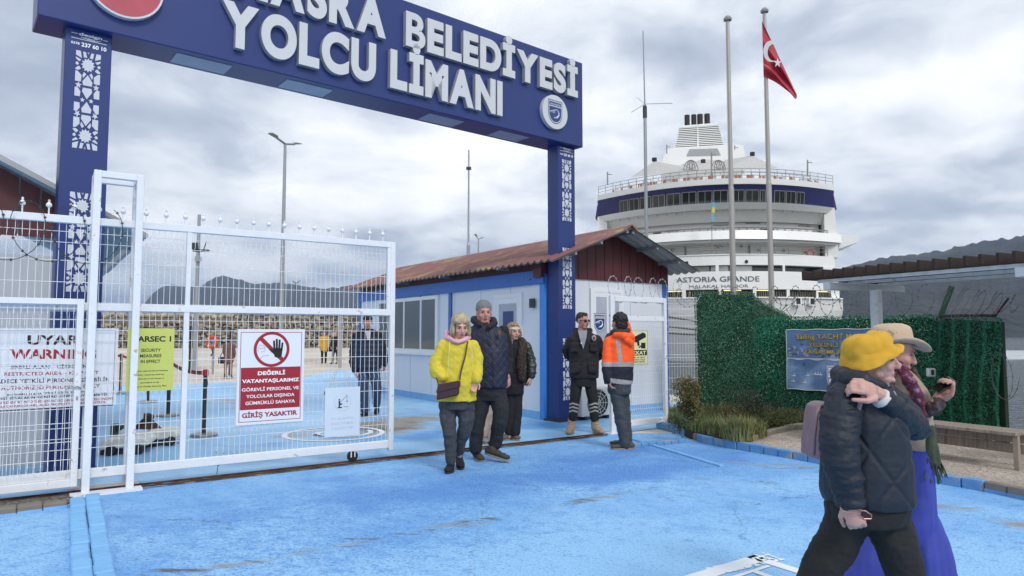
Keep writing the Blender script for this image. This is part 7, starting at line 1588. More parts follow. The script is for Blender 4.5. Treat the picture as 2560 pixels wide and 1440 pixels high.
# ---- man in orange seen from behind
Q = PS(8.85); po_ = thing('person', 'man seen from behind in an orange and navy reflective work jacket and jeans', 'person', tuple(P(1555, 1125)))
h1 = Head(Q.J(1547, 808), -150, 0, 1.04); mb = MB(); h1.skull(mb); Q.limb(mb, [(1550, 820, .0, 12), (1550, 842, .0, 14)]); Q.loft(mb, [(1550, 842, 0, 28, .09), (1548, 950, 0, 26, .1)]); Q.limb(mb, [(1542, 960, 0, 10), (1549, 1035, -.03, 7), (1560, 1110, 0, 6)]); Q.limb(mb, [(1558, 960, .05, 10), (1563, 1035, .05, 7), (1568, 1105, .05, 6)])
Q.limb(mb, [(1522, 855, 0, 10), (1512, 910, -.02, 9), (1522, 950, -.1, 7)]); Q.limb(mb, [(1574, 850, .05, 8), (1577, 845, .22, 6), (1564, 800, .22, 5)])
hand(mb, Q.J(1521, 948, -.10), (.2, -.2, -.9), (.5, 0, 0), 1.0); hand(mb, Q.J(1560, 800, .20), (-.5, -.1, .7), (-.2, -1, 0), .95, (.4, .4, .4, .4)); fuse(mb, 'body', sk_c, po_, .006, 2); h1.face(po_)
mb = MB(); h1.e(mb, (0, -.03, .050), (.092, .105, .090)); h1.e(mb, (0, -.055, -.015), (.085, .068, .075)); h1.e(mb, (0, -.05, -.03), (.080, .06, .07)); fuse(mb, 'hair', mat('black_hair', '#191514', .6, var=.4, vs_=30, bump=.004, bs=60), po_, .006, 2, lambda p, n: .012 * noise.noise((p[0] * 40, p[1] * 40, p[2] * 40)))
mb = MB(); h1.e(mb, (0, .05, -.085), (.052, .05, .045)); fuse(mb, 'beard', mat('black_hair', '#191514'), po_, .006, 2, lambda p, n: .004 * noise.noise((p[0] * 90, p[1] * 90, p[2] * 90)))
def opick(p):
    x, y = topx(p)
    if y > 917 + (x - 1548) * .0:
        if 946 + (x - 1530) * .12 < y < 958 + (x - 1530) * .12 and x > 1526: return 2
        return 1
    if 906 < y: return 2
    if y > 842 and abs(x - (1557 - 8 * math.cos((y - 842) / 64 * 1.5) - 4)) < 5: return 2
    return 0
mb = MB(); Q.loft(mb, [(1553, 834, .0, 20, .10), (1552, 842, .0, 32, .12), (1550, 856, .0, 37, .145), (1548, 900, .0, 37, .15), (1545, 945, .0, 37, .15), (1546, 960, .0, 35, .14)]); Q.limb(mb, [(1523, 856, -.02, 15), (1519, 890, -.06, 14), (1517, 925, -.09, 13), (1522, 950, -.12, 10)])
Q.limb(mb, [(1573, 852, .04, 14), (1577, 848, .2, 11), (1571, 822, .24, 8), (1566, 806, .22, 7)])
fuse(mb, 'jacket', [mat('orange_hi_vis', '#ff5a14', .6, var=.05), mat('dark_navy_cloth', '#171a2b', .8, var=.2), mat('reflective_grey', '#9c9894')], po_, .006, 2, fold(.007, 8, 14, 8), opick)
mb = MB(); Q.limb(mb, [(1532, 842, -.02, 6), (1540, 838, -.10, 8), (1560, 840, -.16, 10), (1578, 842, -.10, 9), (1582, 840, .0, 6)]); Q.limb(mb, [(1566, 850, -.15, 10), (1576, 858, -.12, 9)]); fuse(mb, 'hood', mat('orange_hi_vis', '#ff5a14'), po_, .007, 3, fold(.006, 14, 14))
mb = MB(); Q.limb(mb, [(1532, 830, -.02, 7), (1545, 829, -.08, 8), (1562, 828, -.05, 8), (1570, 826, .04, 7)]); Q.limb(mb, [(1522, 838, .0, 6), (1516, 846, .02, 5)]); fuse(mb, 'neck_warmer', mat('charcoal_knit', '#37383b', .9), po_, .007, 2)
mb = MB(); Q.loft(mb, [(1548, 945, .0, 30, .13), (1548, 975, .0, 29, .13), (1549, 985, 0, 27, .12)]); Q.limb(mb, [(1541, 980, -.02, 17), (1549, 1035, -.03, 14.5), (1560, 1100, -.01, 12.5), (1562, 1112, 0, 13)]); Q.limb(mb, [(1558, 980, .05, 16), (1563, 1035, .05, 13.5), (1569, 1095, .06, 12)]); fuse(mb, 'trousers', mat('washed_grey_denim', '#3c4145', .85, var=.2, vs_=7), po_, .007, 3, fold(.010, 9, 16, 6))
sk2 = mat('grey_sneaker_dark', '#4b4744', .8); shoe(Q, 1556, 1125, .30, -1, -.18, sk2, po_, hgt=.08, sole=sl_b); shoe(PS(9.15), 1552, 1112, .29, -1, -.1, sk2, po_, hgt=.08, sole=sl_b)
# ---- man walking behind the gate
Q = PS(12.4); pb = thing('person', 'man in a navy puffer jacket and jeans walking behind the sliding gate', 'person', tuple(P(915, 1040)))
h1 = Head(Q.J(919, 806), 6, -6, 1.06); mb = MB(); h1.skull(mb, 1, 1.15); Q.limb(mb, [(919, 818, .02, 9), (919, 834, .03, 11)]); Q.loft(mb, [(919, 834, .03, 22, .09), (919, 915, .03, 20, .1)]); Q.limb(mb, [(911, 920, 0, 9), (910, 970, -.05, 6), (912, 1030, 0, 5)]); Q.limb(mb, [(934, 920, 0, 9), (942, 968, 0, 6), (941, 1012, .15, 5)]); Q.limb(mb, [(893, 842, 0, 8), (884, 890, 0, 7), (889, 930, -.05, 5)]); Q.limb(mb, [(946, 842, 0, 8), (957, 885, .05, 7), (961, 912, .05, 5)])
hand(mb, Q.J(889, 928, -.05), (.2, -.1, -1), (.6, .5, 0), 1.0, (.5, .5, .5, .5)); hand(mb, Q.J(961, 910, .05), (-.1, 0, -1), (-.6, .5, 0), 1.0, (.5, .5, .5, .5)); fuse(mb, 'body', sk_c, pb, .007, 2); h1.face(pb)
mb = MB(); h1.e(mb, (0, -.018, .062), (.083, .1, .07)); h1.e(mb, (0, .06, .062), (.05, .04, .02)); fuse(mb, 'cap', blk_cloth, pb, .007, 2)
mb = MB(); mb.add([Q.J(913, 827, -.13), Q.J(927, 827, -.13), Q.J(925, 850, -.17), Q.J(918, 850, -.17)], [(0, 3, 2, 1)]); mb.build('shirt', mat('pale_shirt', '#b9b5c0', .8), pb)
mb = MB(); Q.loft(mb, [(919, 822, .04, 14, .10), (919, 830, .04, 26, .13), (919, 845, .03, 33, .16), (920, 885, .02, 34, .17), (921, 920, .02, 32, .165)]); Q.limb(mb, [(892, 842, .02, 12), (886, 875, .0, 12), (884, 905, -.02, 10.5), (888, 925, -.04, 8)]); Q.limb(mb, [(946, 842, .02, 12), (955, 875, .04, 12), (960, 900, .05, 10), (961, 908, .05, 8)])
fuse(mb, 'jacket', [mat('navy_puffer', '#1e2740', .55, var=.1), blk_cloth], pb, .008, 3, lambda p, n: .010 * abs(math.sin(p[2] * 34)) + fold(.006, 9, 12)(p, n), lambda p: 1 if topx(p)[1] < 842 or abs(topx(p)[0] - 919) > 37 else 0)
mb = MB(); Q.loft(mb, [(922, 905, .02, 27, .14), (922, 930, .02, 27, .13)]); Q.limb(mb, [(910, 930, .02, 14), (910, 970, -.05, 12.5), (913, 1025, -.03, 11)]); Q.limb(mb, [(935, 930, .02, 14), (942, 968, .0, 12), (941, 1010, .15, 10)]); fuse(mb, 'trousers', mat('blue_jeans', '#2d4260', .85, var=.2, vs_=8), pb, .008, 3, fold(.009, 9, 14, 2))
shoe(Q, 912, 1036, .29, -.1, -1, blk_cloth, pb); shoe(PS(12.7), 942, 1026, .29, .1, -1, blk_cloth, pb, z=.04, pitch=-15)
# ---- far figures
def far_person(label, px, yb, Y, sc, coat, legs, hair, yaw, coat_len=.5, bag=None, boots=blk_cloth, stride=.10, z=0.0, skin=sk_b, coat_w=1.0):
    b_ = D(px, 834, Y); b_.z = z; t_ = thing('person', label, 'person', tuple(b_)); f_ = Vector((math.sin(R(yaw)), -math.cos(R(yaw)), 0)); s_ = Vector((f_.y, -f_.x, 0)); k = sc
    W = lambda a, c, h: b_ + s_ * a * k + f_ * c * k + Vector((0, 0, h * k))
    h1 = Head(W(0, .02, 1.55), yaw, -5, .95 * k); mb = MB(); h1.skull(mb); mb.tube([W(0, 0, 1.5), W(0, 0, 1.38)], .05 * k, 8)
    def lb(m, pts):
        q = [(W(*p[:3]), p[3] * k) for p in pts]
        for c, r_ in q: m.ell(c, (r_,) * 3, 10, 7)
        for (a, ra), (c, rb) in zip(q, q[1:]): m.tube([a, c], [ra, rb], 10)
    lb(mb, [(0, 0, 1.35, .10), (0, 0, .95, .10)])
    for g in (-1, 1): lb(mb, [(.09 * g, stride * g * .3, .85, .06), (.08 * g, stride * g, .08, .04)]); lb(mb, [(.18 * g, 0, 1.33, .045), (.23 * g, .02, 1.08, .04), (.20 * g, .10, .86, .03)]); hand(mb, W(.20 * g, .10, .86), (0, .1, -1), -s_ * g, .95 * k, (.5, .5, .5, .5), g)
    fuse(mb, 'body', skin, t_, .009, 2); h1.face(t_)
    mb = MB(); h1.e(mb, (0, -.03, .05), (.09, .1, .085)); h1.e(mb, (0, -.05, -.03), (.08, .06, .08)); fuse(mb, 'hair', hair, t_, .009, 2, fold(.006, 40, 40))
    mb = MB(); lb(mb, [(0, 0, 1.36, .10)]); lb(mb, [(-.13, 0, 1.36, .085), (.13, 0, 1.36, .085)]); lb(mb, [(-.07, 0, 1.25, .13 * coat_w), (-.08, 0, coat_len + .1, .13 * coat_w)]); lb(mb, [(.07, 0, 1.25, .13 * coat_w), (.08, 0, coat_len + .1, .13 * coat_w)]); lb(mb, [(0, 0, 1.25, .15 * coat_w), (0, 0, coat_len + .12, .16 * coat_w)])
    for g in (-1, 1): lb(mb, [(.19 * g, 0, 1.35, .068), (.24 * g, .02, 1.10, .06), (.21 * g, .09, .90, .045)])
    fuse(mb, 'coat', coat, t_, .012, 3, fold(.010, 8, 12)); mb = MB(); lb(mb, [(-.08, 0, .92, .11), (.08, 0, .92, .11)])
    for g in (-1, 1): lb(mb, [(.09 * g, 0, .88, .095), (.09 * g, stride * g * .6, .48, .068), (.08 * g, stride * g, .12, .05)])
    fuse(mb, 'trousers', legs, t_, .012, 2, fold(.006, 9, 14))
    for g in (-1, 1):
        mb = MB(); c = W(.08 * g, stride * g, 0); 
        for a, h_ in ((0, .05), (.06, .042), (.12, .035), (-.03, .05)): mb.ell(c + f_ * a * k + Vector((0, 0, h_ * k)), (.045 * k, .06 * k, h_ * k), 10, 7)
        mb.tube([c + Vector((0, 0, .05 * k)), c + Vector((0, 0, .2 * k))], .05 * k, 9); fuse(mb, 'boot', boots, t_, .010, 2)
    if bag:
        c = W(-.28 if bag > 0 else .28, .02, .75); bt_ = thing('handbag', 'black bag carried by the ' + label.split(' walking')[0].split(' standing')[0], 'handbag', tuple(c)); MB().box(WL, c.x - .13, c.x + .13, c.y - .06, c.y + .06, c.z - .12, c.z + .1).build('body', blk_cloth, bt_, bevel=.03); MB().tube([c + Vector((-.08, 0, .1)), c + Vector((0, 0, .3)), c + Vector((.08, 0, .1))], .012, 5).build('handle', blk_cloth, bt_)
    return t_
b_ = P(573, 946)
far_person('person in a brown coat walking away across the quay', 573, 946, b_.y, .80, mat('brown_coat', '#6b5048', .85), mat('beige_tights', '#8a6e62', .8), mat('dark_brown_hair', '#33271f'), 170, .62, bag=1, stride=.08)
far_person('distant person in a yellow coat standing on the quay', 811, 908, 34.3, .93, mat('amber_coat', '#c39a34', .8), blk_cloth, mat('auburn_hair', '#6b4030', .7), 10, .62, bag=1, z=.0)
far_person('distant person in black clothes beside the yellow coat', 839, 910, 33.6, .93, blk_cloth, blk_cloth, mat('grey_hair', '#8a8580', .7), -30, .62, z=.0)
# ------------------------------------------------------------------ the two women in the foreground
Q = PS(3.0); pa = thing('person', 'woman walking past in a yellow bucket hat, dark teal quilted jacket and black trousers', 'person', tuple(P(2160, 1674)))
sk_n = skinm('skin_pale_aged', '#c0968a'); teal = mat('dark_teal_nylon', '#131d2a', .62, var=.12, vs_=5, bump=.0012, bs=26); blk2 = mat('black_twill', '#1b1b1b', .85, var=.2, vs_=8, bump=.001, bs=140)
h1 = Head(Q.J(2180, 899, 0), 74, -2, .92); mb = MB(); h1.skull(mb, 1.03, 1.15)
h1.e(mb, (0, .085, -.092), (.018, .016, .014)); h1.e(mb, (0, .03, -.105), (.04, .045, .02))
Q.limb(mb, [(2170, 925, .01, 34), (2155, 965, .02, 36)]); Q.loft(mb, [(2160, 990, .03, 55, .11), (2170, 1150, .03, 50, .11), (2170, 1250, .03, 50, .10)])
Q.limb(mb, [(2110, 1010, -.08, 26), (2108, 1120, -.12, 22), (2124, 1250, -.15, 17)]); Q.limb(mb, [(2215, 1010, .10, 26), (2300, 1072, .05, 22), (2205, 990, -.12, 17)])
Q.limb(mb, [(2130, 1265, .0, 28), (2070, 1400, .02, 22), (2000, 1600, .12, 18)]); Q.limb(mb, [(2210, 1265, .0, 28), (2262, 1430, -.02, 22), (2292, 1640, -.02, 18)])
# hanging hand, a loose fist round the folded glasses
hand(mb, Q.J(2126, 1258, -.15), (.12, -.25, -1), (.55, .8, 0), .95, (1.15, 1.2, 1.25, 1.3), 1, .9, 10)
# raised hand on the strap
hand(mb, Q.J(2199, 986, -.155), (-.9, -.10, .42), (-.25, .80, -.50), 1.0, (.70, .72, .78, .85), -1, .6, 10)
fuse(mb, 'body', sk_n, pa, .0042, 2, lambda p, n: .0005 * noise.noise((p[0] * 120, p[1] * 120, p[2] * 120)) + .0004 * noise.noise((p[0] * 45, p[1] * 45, p[2] * 45)))
h1.face(pa, brow_m=mat('brow_grey', '#7a6a5e'), lip_m=mat('lip_dusty', '#8a4a48', .5), open_=True)
mb = MB(); h1.e(mb, (0, -.05, -.0), (.082, .06, .07)); h1.e(mb, (-.066, .012, .012), (.014, .03, .04)); h1.e(mb, (.066, .012, .012), (.014, .03, .04)); fuse(mb, 'hair', mat('grey_brown_hair', '#6f665c', .75, var=.4, vs_=60), pa, .005, 1, lambda p, n: .006 * noise.noise((p[0] * 90, p[1] * 90, p[2] * 30)))
hatm = mat('mustard_hat_cotton', '#c89a2a', .85, var=.07, vs_=12, bump=.0015, bs=60)
# bucket hat as a lofted shell: crown, then a drooping brim
def hat_shell(rings, m, parent, name, n=56, wob=.0, seed=0, thick=.004):
    """rings: (centre px, py, a px, b m, tilt deg): ellipse with half-length a along the tilted picture axis and half-depth b"""
    vs_ = []
    for ri, (cx_, cy_, a_, b2, tl) in enumerate(rings):
        c = Q.J(cx_, cy_, 0); ux = Vector((math.cos(R(tl)), 0, math.sin(R(tl)))); t_ = ri / (len(rings) - 1)
        for k in range(n):
            an = 2 * math.pi * k / n; w_ = 1 + wob * t_ * noise.noise((math.cos(an) * 2 + seed, math.sin(an) * 2, ri * .3)); dz = wob * t_ * .10 * noise.noise((math.cos(an) * 2.3, math.sin(an) * 2.3 + seed, ri * .25))
            vs_.append(c + ux * math.cos(an) * a_ * Q.k * w_ + Vector((0, 1, 0)) * math.sin(an) * b2 * w_ + Vector((0, 0, dz)))
    R_ = len(rings); fs = [(i * n + k, i * n + (k + 1) % n, (i + 1) * n + (k + 1) % n, (i + 1) * n + k) for i in range(R_ - 1) for k in range(n)] + [tuple(range(n - 1, -1, -1))]
    o = MB().add(vs_, fs).build(name, m, parent, smooth=True); s_ = o.modifiers.new('t', 'SOLIDIFY'); s_.thickness = thick; sb2 = o.modifiers.new('s', 'SUBSURF'); sb2.levels = 1; sb2.render_levels = 1
    return o
rg_ = []
for i, (cx_, cy_, a_, b2, tl) in enumerate(((2168, 834, 6, .008, 14), (2167, 836, 28, .048, 14), (2165, 840, 45, .074, 14), (2163, 849, 53, .088, 14), (2164, 862, 58, .094, 15), (2166, 874, 60, .097, 17), (2168, 881, 61, .100, 18), (2171, 888, 65, .112, 21), (2174, 896, 71, .128, 24), (2177, 903, 77, .140, 26))): rg_.append((cx_, cy_, a_, b2, tl))
ho = hat_shell(rg_, hatm, pa, 'bucket_hat', wob=.16, seed=4)
me = ho.data
for v in me.vertices:
    v.co += v.normal * (.020 * noise.noise((v.co.x * 14 + v.co.z * 10, v.co.y * 14, v.co.z * 40 - v.co.x * 16)) + .011 * noise.noise((v.co.x * 30, v.co.y * 30, v.co.z * 80)))
# jacket body
def aqu(p, n):
    x, y = topx(p); a = abs(math.sin((x * 1.0 + y * .75) * .026)); b = abs(math.sin((x * 1.0 - y * .75) * .026)); h = min(1, min(a, b) * 3.8)
    return .0055 * (h - .7) + .004 * noise.noise((p[0] * 10, p[1] * 10, p[2] * 14)) + .0012 * noise.noise((p[0] * 40, p[1] * 40, p[2] * 60))
mb = MB(); Q.loft(mb, [(2140, 950, .03, 42, .10), (2148, 968, .03, 68, .15), (2155, 1000, .03, 82, .17), (2163, 1060, .02, 88, .18), (2164, 1120, .02, 96, .18), (2164, 1180, .02, 103, .185), (2166, 1230, .02, 104, .185), (2170, 1255, .02, 100, .18)], p=2.2)
fuse(mb, 'jacket', teal, pa, .0055, 3, aqu)
def slv(p, n):
    return .010 * noise.noise((p[0] * 5 + 3, p[1] * 5, p[2] * 30)) + .006 * noise.noise((p[0] * 16, p[1] * 16, p[2] * 55)) + .003 * noise.noise((p[0] * 60, p[1] * 60, p[2] * 110))
mb = MB(); Q.limb(mb, [(2112, 1000, -.06, 46), (2102, 1050, -.11, 46), (2098, 1110, -.14, 45), (2104, 1160, -.15, 42), (2114, 1210, -.15, 38), (2123, 1246, -.15, 33)], 18); mb.tube([Q.J(2123, 1245, -.15), Q.J(2126, 1262, -.15)], [33 * Q.k, 31 * Q.k], 18); fuse(mb, 'sleeve', teal, pa, .0055, 3, slv)
def slv2(p, n):
    x, y = topx(p); a = abs(math.sin((x + y * .6) * .035)); return .005 * (min(1, a * 3) - .6) + .007 * noise.noise((p[0] * 26, p[1] * 16, p[2] * 26)) + .003 * noise.noise((p[0] * 60, p[1] * 60, p[2] * 60))
mb = MB(); Q.limb(mb, [(2225, 1010, .08, 44), (2262, 1045, .08, 42), (2287, 1068, .04, 36), (2262, 1048, -.04, 34), (2232, 1022, -.10, 31), (2213, 1002, -.14, 26)], 18); fuse(mb, 'sleeve', teal, pa, .0055, 3, slv2)
hoodm = mat('hood_lining_navy', '#151d29', .6, var=.15); mb = MB(); Q.limb(mb, [(2190, 962, -.10, 16), (2160, 952, -.12, 20), (2120, 946, -.06, 24), (2100, 936, .04, 24), (2118, 925, .12, 20), (2170, 938, .15, 18), (2215, 962, .10, 14), (2232, 985, .0, 9)]); Q.limb(mb, [(2122, 915, .05, 9), (2118, 930, .05, 14), (2105, 950, .05, 26), (2095, 975, .05, 22)]); Q.limb(mb, [(2160, 952, -.10, 16), (2195, 962, -.09, 15), (2222, 975, -.06, 12), (2243, 1000, -.04, 8)])
fuse(mb, 'hood', hoodm, pa, .0055, 3, fold(.008, 12, 22, 5))
mb = MB(); mb.tube([Q.J(2234, 978, -.11), Q.J(2247, 1000, -.12)], .004, 6); mb.tube([Q.J(2218, 958, -.10), Q.J(2223, 966, -.11)], .003, 6); mb.build('zip_end', galv, pa)
mb = MB(); a = Q.J(2197, 990, -.150); c = Q.J(2207, 999, -.145); mb.tube([a, c], [23 * Q.k * .98, 26 * Q.k], 16); fuse(mb, 'cuff', mat('white_knit_cuff', '#cdc9c6', .85), pa, .005, 2)
# trousers
mb = MB(); Q.loft(mb, [(2165, 1235, .02, 94, .16), (2166, 1262, .02, 100, .165), (2166, 1300, .02, 92, .16)], p=2.2)
Q.limb(mb, [(2118, 1295, .02, 54), (2098, 1345, .02, 50), (2062, 1410, .03, 48), (2030, 1480, .05, 47), (2000, 1570, .10, 46), (1990, 1620, .12, 45)], 18); Q.limb(mb, [(2214, 1295, .0, 55), (2236, 1350, -.02, 52), (2260, 1420, -.03, 48), (2276, 1500, -.03, 46), (2290, 1600, -.02, 44), (2295, 1640, -.02, 44)], 18)
fuse(mb, 'trousers', blk2, pa, .007, 3, lambda p, n: .010 * noise.noise((p[0] * 7 + p[2] * 3, p[1] * 7, p[2] * 9)) + .005 * noise.noise((p[0] * 22, p[1] * 22, p[2] * 16)) + .003 * noise.noise((p[0] * 50, p[1] * 50, p[2] * 60)))
shoe(PS(3.05), 2000, 1670, .25, 1, -.1, blk_cloth, pa, z=.02, pitch=-14); shoe(Q, 2315, 1674, .25, 1, -.1, blk_cloth, pa)
# backpack
bp_m = mat('dusty_pink_leather', '#7d646c', .38, var=.12, vs_=10, col2='#a08a92', thr=(.6, .75), cs=7); bk_ = thing('backpack', 'dusty pink leather backpack on the back of the woman in the yellow hat', 'backpack', tuple(Q.J(2045, 1144, .05)))
mb = MB(); Q.loft(mb, [(2062, 1005, .05, 16, .09), (2056, 1015, .05, 25, .11), (2050, 1060, .05, 26, .12), (2046, 1110, .05, 28, .12), (2044, 1140, .05, 27, .115)], p=2.6); Q.limb(mb, [(2078, 1010, .05, 14), (2080, 1130, .05, 14)]); fuse(mb, 'body', bp_m, bk_, .006, 3, fold(.004, 12, 12))
mb = MB(); mb.tube([Q.J(2052, 1012, -.055), Q.J(2043, 1030, -.065), Q.J(2037, 1080, -.072), Q.J(2034, 1138, -.068)], .007, 8); mb.build('piping', bp_m, bk_, smooth=True)
mb = MB(); mb.tube([Q.J(2168, 975, -.155), Q.J(2158, 992, -.165), Q.J(2150, 1012, -.16), Q.J(2145, 1030, -.15)], .010, 6); mb.tube([Q.J(2145, 1028, -.15), Q.J(2120, 1060, -.10), Q.J(2080, 1110, -.02)], .009, 6); mb.build('strap', bp_m, bk_)
# glasses held in the lowered hand
gl = thing('eyeglasses', 'folded sunglasses with a thin coppery frame held in the lowered hand', 'glasses', tuple(Q.J(2160, 1290, -.18))); gf = mat('copper_frame', '#a9827a', .35, metal=.5)
mb = MB(); mb.tube([Q.J(x, y, -.19) for x, y in ((2152, 1276), (2166, 1278), (2179, 1288), (2178, 1297), (2160, 1297), (2150, 1290))], .0022, 6, True); mb.tube([Q.J(x, y, -.175) for x, y in ((2154, 1282), (2168, 1282), (2171, 1284))], .002, 5); mb.tube([Q.J(2100, 1268, -.19), Q.J(2110, 1280, -.20), Q.J(2150, 1284, -.19)], .002, 5); mb.build('frame', gf, gl)
MB().add([Q.J(x, y, -.189) for x, y in ((2153, 1278), (2165, 1280), (2177, 1288), (2176, 1295), (2161, 1295), (2152, 1289))], [(0, 1, 2, 3, 4, 5)]).build('lens', mat('dark_red_lens', '#2e1718', .1), gl)
# ring

# ---- second woman
Q = PS(3.45); pz_ = thing('person', 'woman in a straw cowboy hat, brown coat and wide blue trousers looking at her phone', 'person', tuple(P(2300, 1560)))
h1 = Head(Q.J(2232, 880, 0), 78, -14, .96); mb = MB(); h1.skull(mb, .95, 1.05); Q.limb(mb, [(2225, 905, .0, 26), (2225, 945, .02, 28)]); Q.loft(mb, [(2245, 960, .02, 34, .08), (2280, 1110, .02, 24, .08)])
Q.limb(mb, [(2278, 965, -.0, 10), (2306, 1030, -.10, 10), (2343, 1002, -.16, 10)]); Q.limb(mb, [(2288, 1130, .0, 22), (2300, 1300, .0, 20), (2350, 1520, .0, 16)]); Q.limb(mb, [(2280, 1130, .03, 22), (2215, 1340, .08, 20), (2130, 1500, .1, 16)])
hand(mb, Q.J(2343, 1000, -.16), (.55, -.05, .62), (-.45, -.25, .55), .96, (.95, 1.0, 1.0, 1.05), -1, 1.0, 10)
Q.limb(mb, [(2262, 1000, -.12, 12), (2296, 1012, -.14, 10)]); 
fuse(mb, 'body', skinm('skin_rosy', '#b98a7c'), pz_, .0045, 2, lambda p, n: .001 * noise.noise((p[0] * 110, p[1] * 110, p[2] * 110))); h1.face(pz_)
mb = MB(); h1.e(mb, (0, -.04, .0), (.088, .075, .075)); h1.e(mb, (-.07, .0, -.04), (.02, .03, .05)); fuse(mb, 'hair', mat('light_brown_hair', '#8d755a'), pz_, .005, 1, lambda p, n: .006 * noise.noise((p[0] * 90, p[1] * 90, p[2] * 30)))
straw = mat('beige_straw_felt', '#bda78e', .85, var=.06, vs_=40, bump=.001, bs=140)
straw_d = mat('hat_stitching', '#5e5046', .8)
vs_ = []; n = 64; rings = [(2231, 812, 4, .006, 0), (2231, 809.5, 22, .035, 0), (2230, 811, 36, .058, -1), (2229, 818, 43, .074, -2), (2228, 832, 46, .083, -3), (2228, 848, 49, .090, -4), (2229, 857, 50.5, .093, -4), (2230, 862, 56, .104, -3), (2232, 866, 68, .125, -2), (2234, 868, 80, .145, -2), (2235, 867.5, 86, .152, -2)]
for ri, (cx_, cy_, a_, b2, tl) in enumerate(rings):
    c = Q.J(cx_, cy_, 0); ux = Vector((math.cos(R(tl)), 0, math.sin(R(tl)))); br_ = max(0, ri - 6) / 4
    for k in range(n):
        an = 2 * math.pi * k / n; ca, sa = math.cos(an), math.sin(an)
        lift = br_ * (.050 * sa * sa - .022 * (1 if ca > 0 else .6) * ca * ca); dent = -.012 * (1 if ri in (1, 2) else 0) * abs(ca) ** 3
        vs_.append(c + ux * ca * a_ * Q.k + Vector((0, sa * b2 * (1 - .12 * br_), lift + dent)))
fs = [(i * n + k, i * n + (k + 1) % n, (i + 1) * n + (k + 1) % n, (i + 1) * n + k) for i in range(len(rings) - 1) for k in range(n)] + [tuple(range(n - 1, -1, -1))]
ho = MB().add(vs_, fs).build('cowboy_hat', straw, pz_, smooth=True); s_ = ho.modifiers.new('t', 'SOLIDIFY'); s_.thickness = .004; s2 = ho.modifiers.new('s', 'SUBSURF'); s2.levels = 1; s2.render_levels = 1
st_ = MB()
def onhat(px, py):  # point on the near side of the crown
    hw = 50 if py > 845 else 46; u = max(-.98, min(.98, (px - 2228) / hw)); return Q.J(px, py, -(.093 if py > 845 else .086) * math.sqrt(1 - u * u) - .003)
for cx_, cy_ in ((2196, 833), (2224, 834), (2253, 832)):
    st_.tube([onhat(cx_ + dx, cy_ + dy) for dx, dy in ((-12, 0), (-2, -8), (11, 1), (1, 9))], .0016, 4, True); st_.tube([onhat(cx_ + dx, cy_ + dy) for dx, dy in ((-7, 0), (-1, -4), (6, 1), (0, 5))], .0010, 4, True)
for y_ in (849, 853): st_.tube([onhat(x, y_ + (x - 2228) * -.06) for x in range(2186, 2272, 6)], .0014, 4)
st_.build('stitching', straw_d, ho) if False else st_.build('stitching', straw_d, pz_)
swt = mat('beige_sweater', '#a08c7c', .9, var=.08, vs_=30, bump=.001, bs=160); mb = MB(); Q.loft(mb, [(2240, 925, .02, 26, .08), (2248, 945, .02, 42, .11), (2262, 985, .01, 50, .13), (2276, 1050, .01, 42, .13), (2284, 1100, .01, 34, .12), (2288, 1121, .01, 31, .12)]); fuse(mb, 'sweater', swt, pz_, .006, 3, fold(.006, 10, 14, 4))
coatm = mat('brown_tweed_coat', '#43373a', .9, var=.4, vs_=60, col2='#6a5a52', thr=(.5, .62), cs=40, bump=.003, bs=110)
mb = MB(); Q.loft(mb, [(2235, 930, .10, 30, .05), (2250, 950, .10, 46, .07), (2262, 1010, .10, 50, .08), (2270, 1090, .10, 40, .08)]); Q.limb(mb, [(2268, 930, .08, 9), (2284, 945, .03, 12), (2296, 975, -.02, 14), (2302, 1008, -.06, 17), (2308, 1028, -.10, 19), (2328, 1020, -.14, 18), (2345, 1007, -.16, 17)], 14)
Q.limb(mb, [(2262, 915, .09, 7), (2276, 922, .05, 8), (2290, 940, .0, 8)]); fuse(mb, 'coat', coatm, pz_, .006, 2, lambda p, n: .006 * noise.noise((p[0] * 50, p[1] * 50, p[2] * 50)) + fold(.008, 10, 14)(p, n))
scf = mat('burgundy_scarf', '#5c2434', .85, var=.5, vs_=45, col2='#7a6480', thr=(.54, .62), cs=40, bump=.003, bs=60)
mb = MB(); Q.limb(mb, [(2230, 915, .06, 12), (2246, 912, -.06, 12), (2258, 925, -.12, 14), (2275, 955, -.15, 15), (2292, 985, -.16, 13), (2302, 1015, -.15, 11), (2308, 1045, -.13, 8)], 14); Q.limb(mb, [(2232, 920, -.04, 10), (2225, 945, -.13, 9), (2232, 975, -.14, 9), (2240, 1000, -.13, 7)]); fuse(mb, 'scarf', scf, pz_, .0055, 2, fold(.010, 18, 30, 6))
olv = mat('olive_shawl', '#3f4a38', .9, var=.3, vs_=25, bump=.002, bs=90); mb = MB(); Q.limb(mb, [(2316, 1050, -.08, 9), (2326, 1080, -.10, 13), (2330, 1120, -.10, 15), (2334, 1150, -.10, 15)], 12); fuse(mb, 'shawl', olv, pz_, .006, 2, fold(.012, 30, 8, 2))
fr_m = MB()
for i in range(30):
    x0 = 2320 + i * 1.0; x1 = 2314 + i * 1.8 + random.uniform(-5, 5); y1 = 1188 + random.uniform(-16, 18) + i * .3
    fr_m.tube([Q.J(x0, 1146, -.10 + random.uniform(-.03, .03)), Q.J((x0 + x1) / 2 + random.uniform(-4, 4), (1146 + y1) / 2, -.10 + random.uniform(-.03, .03)), Q.J(x1 + random.uniform(-4, 6), y1, -.10 + random.uniform(-.04, .04))], [.004, .003, .0022], 5)
fr_m.build('fringe', olv, pz_)
blu = mat('cobalt_trousers', '#39449c', .75, var=.10, vs_=4)
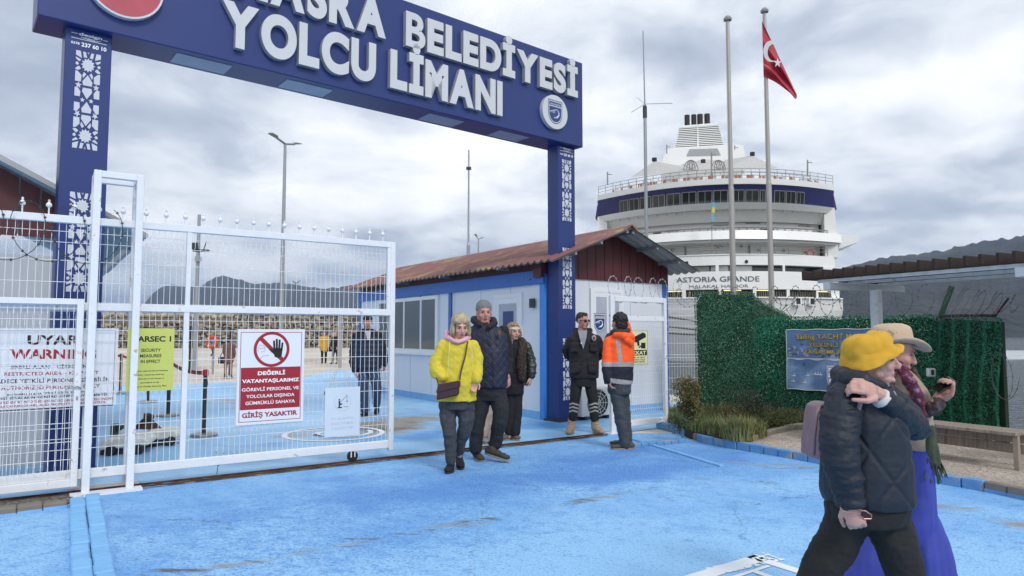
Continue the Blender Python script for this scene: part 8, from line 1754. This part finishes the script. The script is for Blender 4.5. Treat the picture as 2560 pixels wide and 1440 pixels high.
def bfold(p, n):
    x, y = topx(p); t_ = min(1, max(0, (y - 1115) / 120)); return (.010 + .022 * t_) * noise.noise((p[0] * 13, p[1] * 13, p[2] * 1.6)) + .004 * noise.noise((p[0] * 40, p[1] * 30, p[2] * 4)) + .004 * noise.noise((p[0] * 12, p[1] * 12, p[2] * 16))
mb = MB(); Q.loft(mb, [(2287, 1112, .01, 29, .12), (2288, 1124, .01, 30, .125), (2284, 1180, .01, 36, .14), (2279, 1240, .02, 46, .15), (2274, 1300, .03, 58, .15), (2268, 1345, .03, 56, .12), (2264, 1375, .03, 40, .08)]); Q.limb(mb, [(2290, 1200, .0, 28), (2296, 1290, .0, 42), (2318, 1380, -.02, 52), (2340, 1470, -.02, 60), (2350, 1530, .0, 62)], 20); Q.limb(mb, [(2268, 1200, .05, 28), (2235, 1310, .08, 48), (2185, 1400, .10, 54), (2150, 1470, .12, 56), (2130, 1510, .12, 54)], 20)
fuse(mb, 'trousers', blu, pz_, .008, 3, bfold); sho = mat('olive_shoe', '#4c4638', .8); shoe(PS(3.4), 2370, 1568, .26, 1, -.1, sho, pz_); shoe(PS(3.6), 2112, 1530, .26, .9, -.1, sho, pz_, z=.02, pitch=-12)
ph_ = thing('mobile_phone', 'dark smartphone held up by the woman in the straw hat', 'phone', tuple(Q.J(2370, 968, -.2)))
a, c = Q.J(2350, 984, -.20), Q.J(2391, 953, -.20); d_ = (c - a); nrm_ = Vector((-d_.z, 0, d_.x)).normalized() * .004; wv = Vector((0.0, .062, .02))
MB().hexa([a - nrm_, c - nrm_, c - nrm_ + wv, a - nrm_ + wv, a + nrm_, c + nrm_, c + nrm_ + wv, a + nrm_ + wv]).build('case', mat('phone_black', '#101113', .25), ph_, bevel=.003)
mb = MB(); e0 = a + d_ * .80; mb.hexa([e0 + nrm_, c + nrm_ - d_ * .02, c + nrm_ - d_ * .02 + wv * .5, e0 + nrm_ + wv * .5, e0 + nrm_ * 1.5, c + nrm_ * 1.5 - d_ * .02, c + nrm_ * 1.5 - d_ * .02 + wv * .5, e0 + nrm_ * 1.5 + wv * .5]); mb.build('camera_bump', mat('phone_grey', '#5c5e58', .3), ph_)
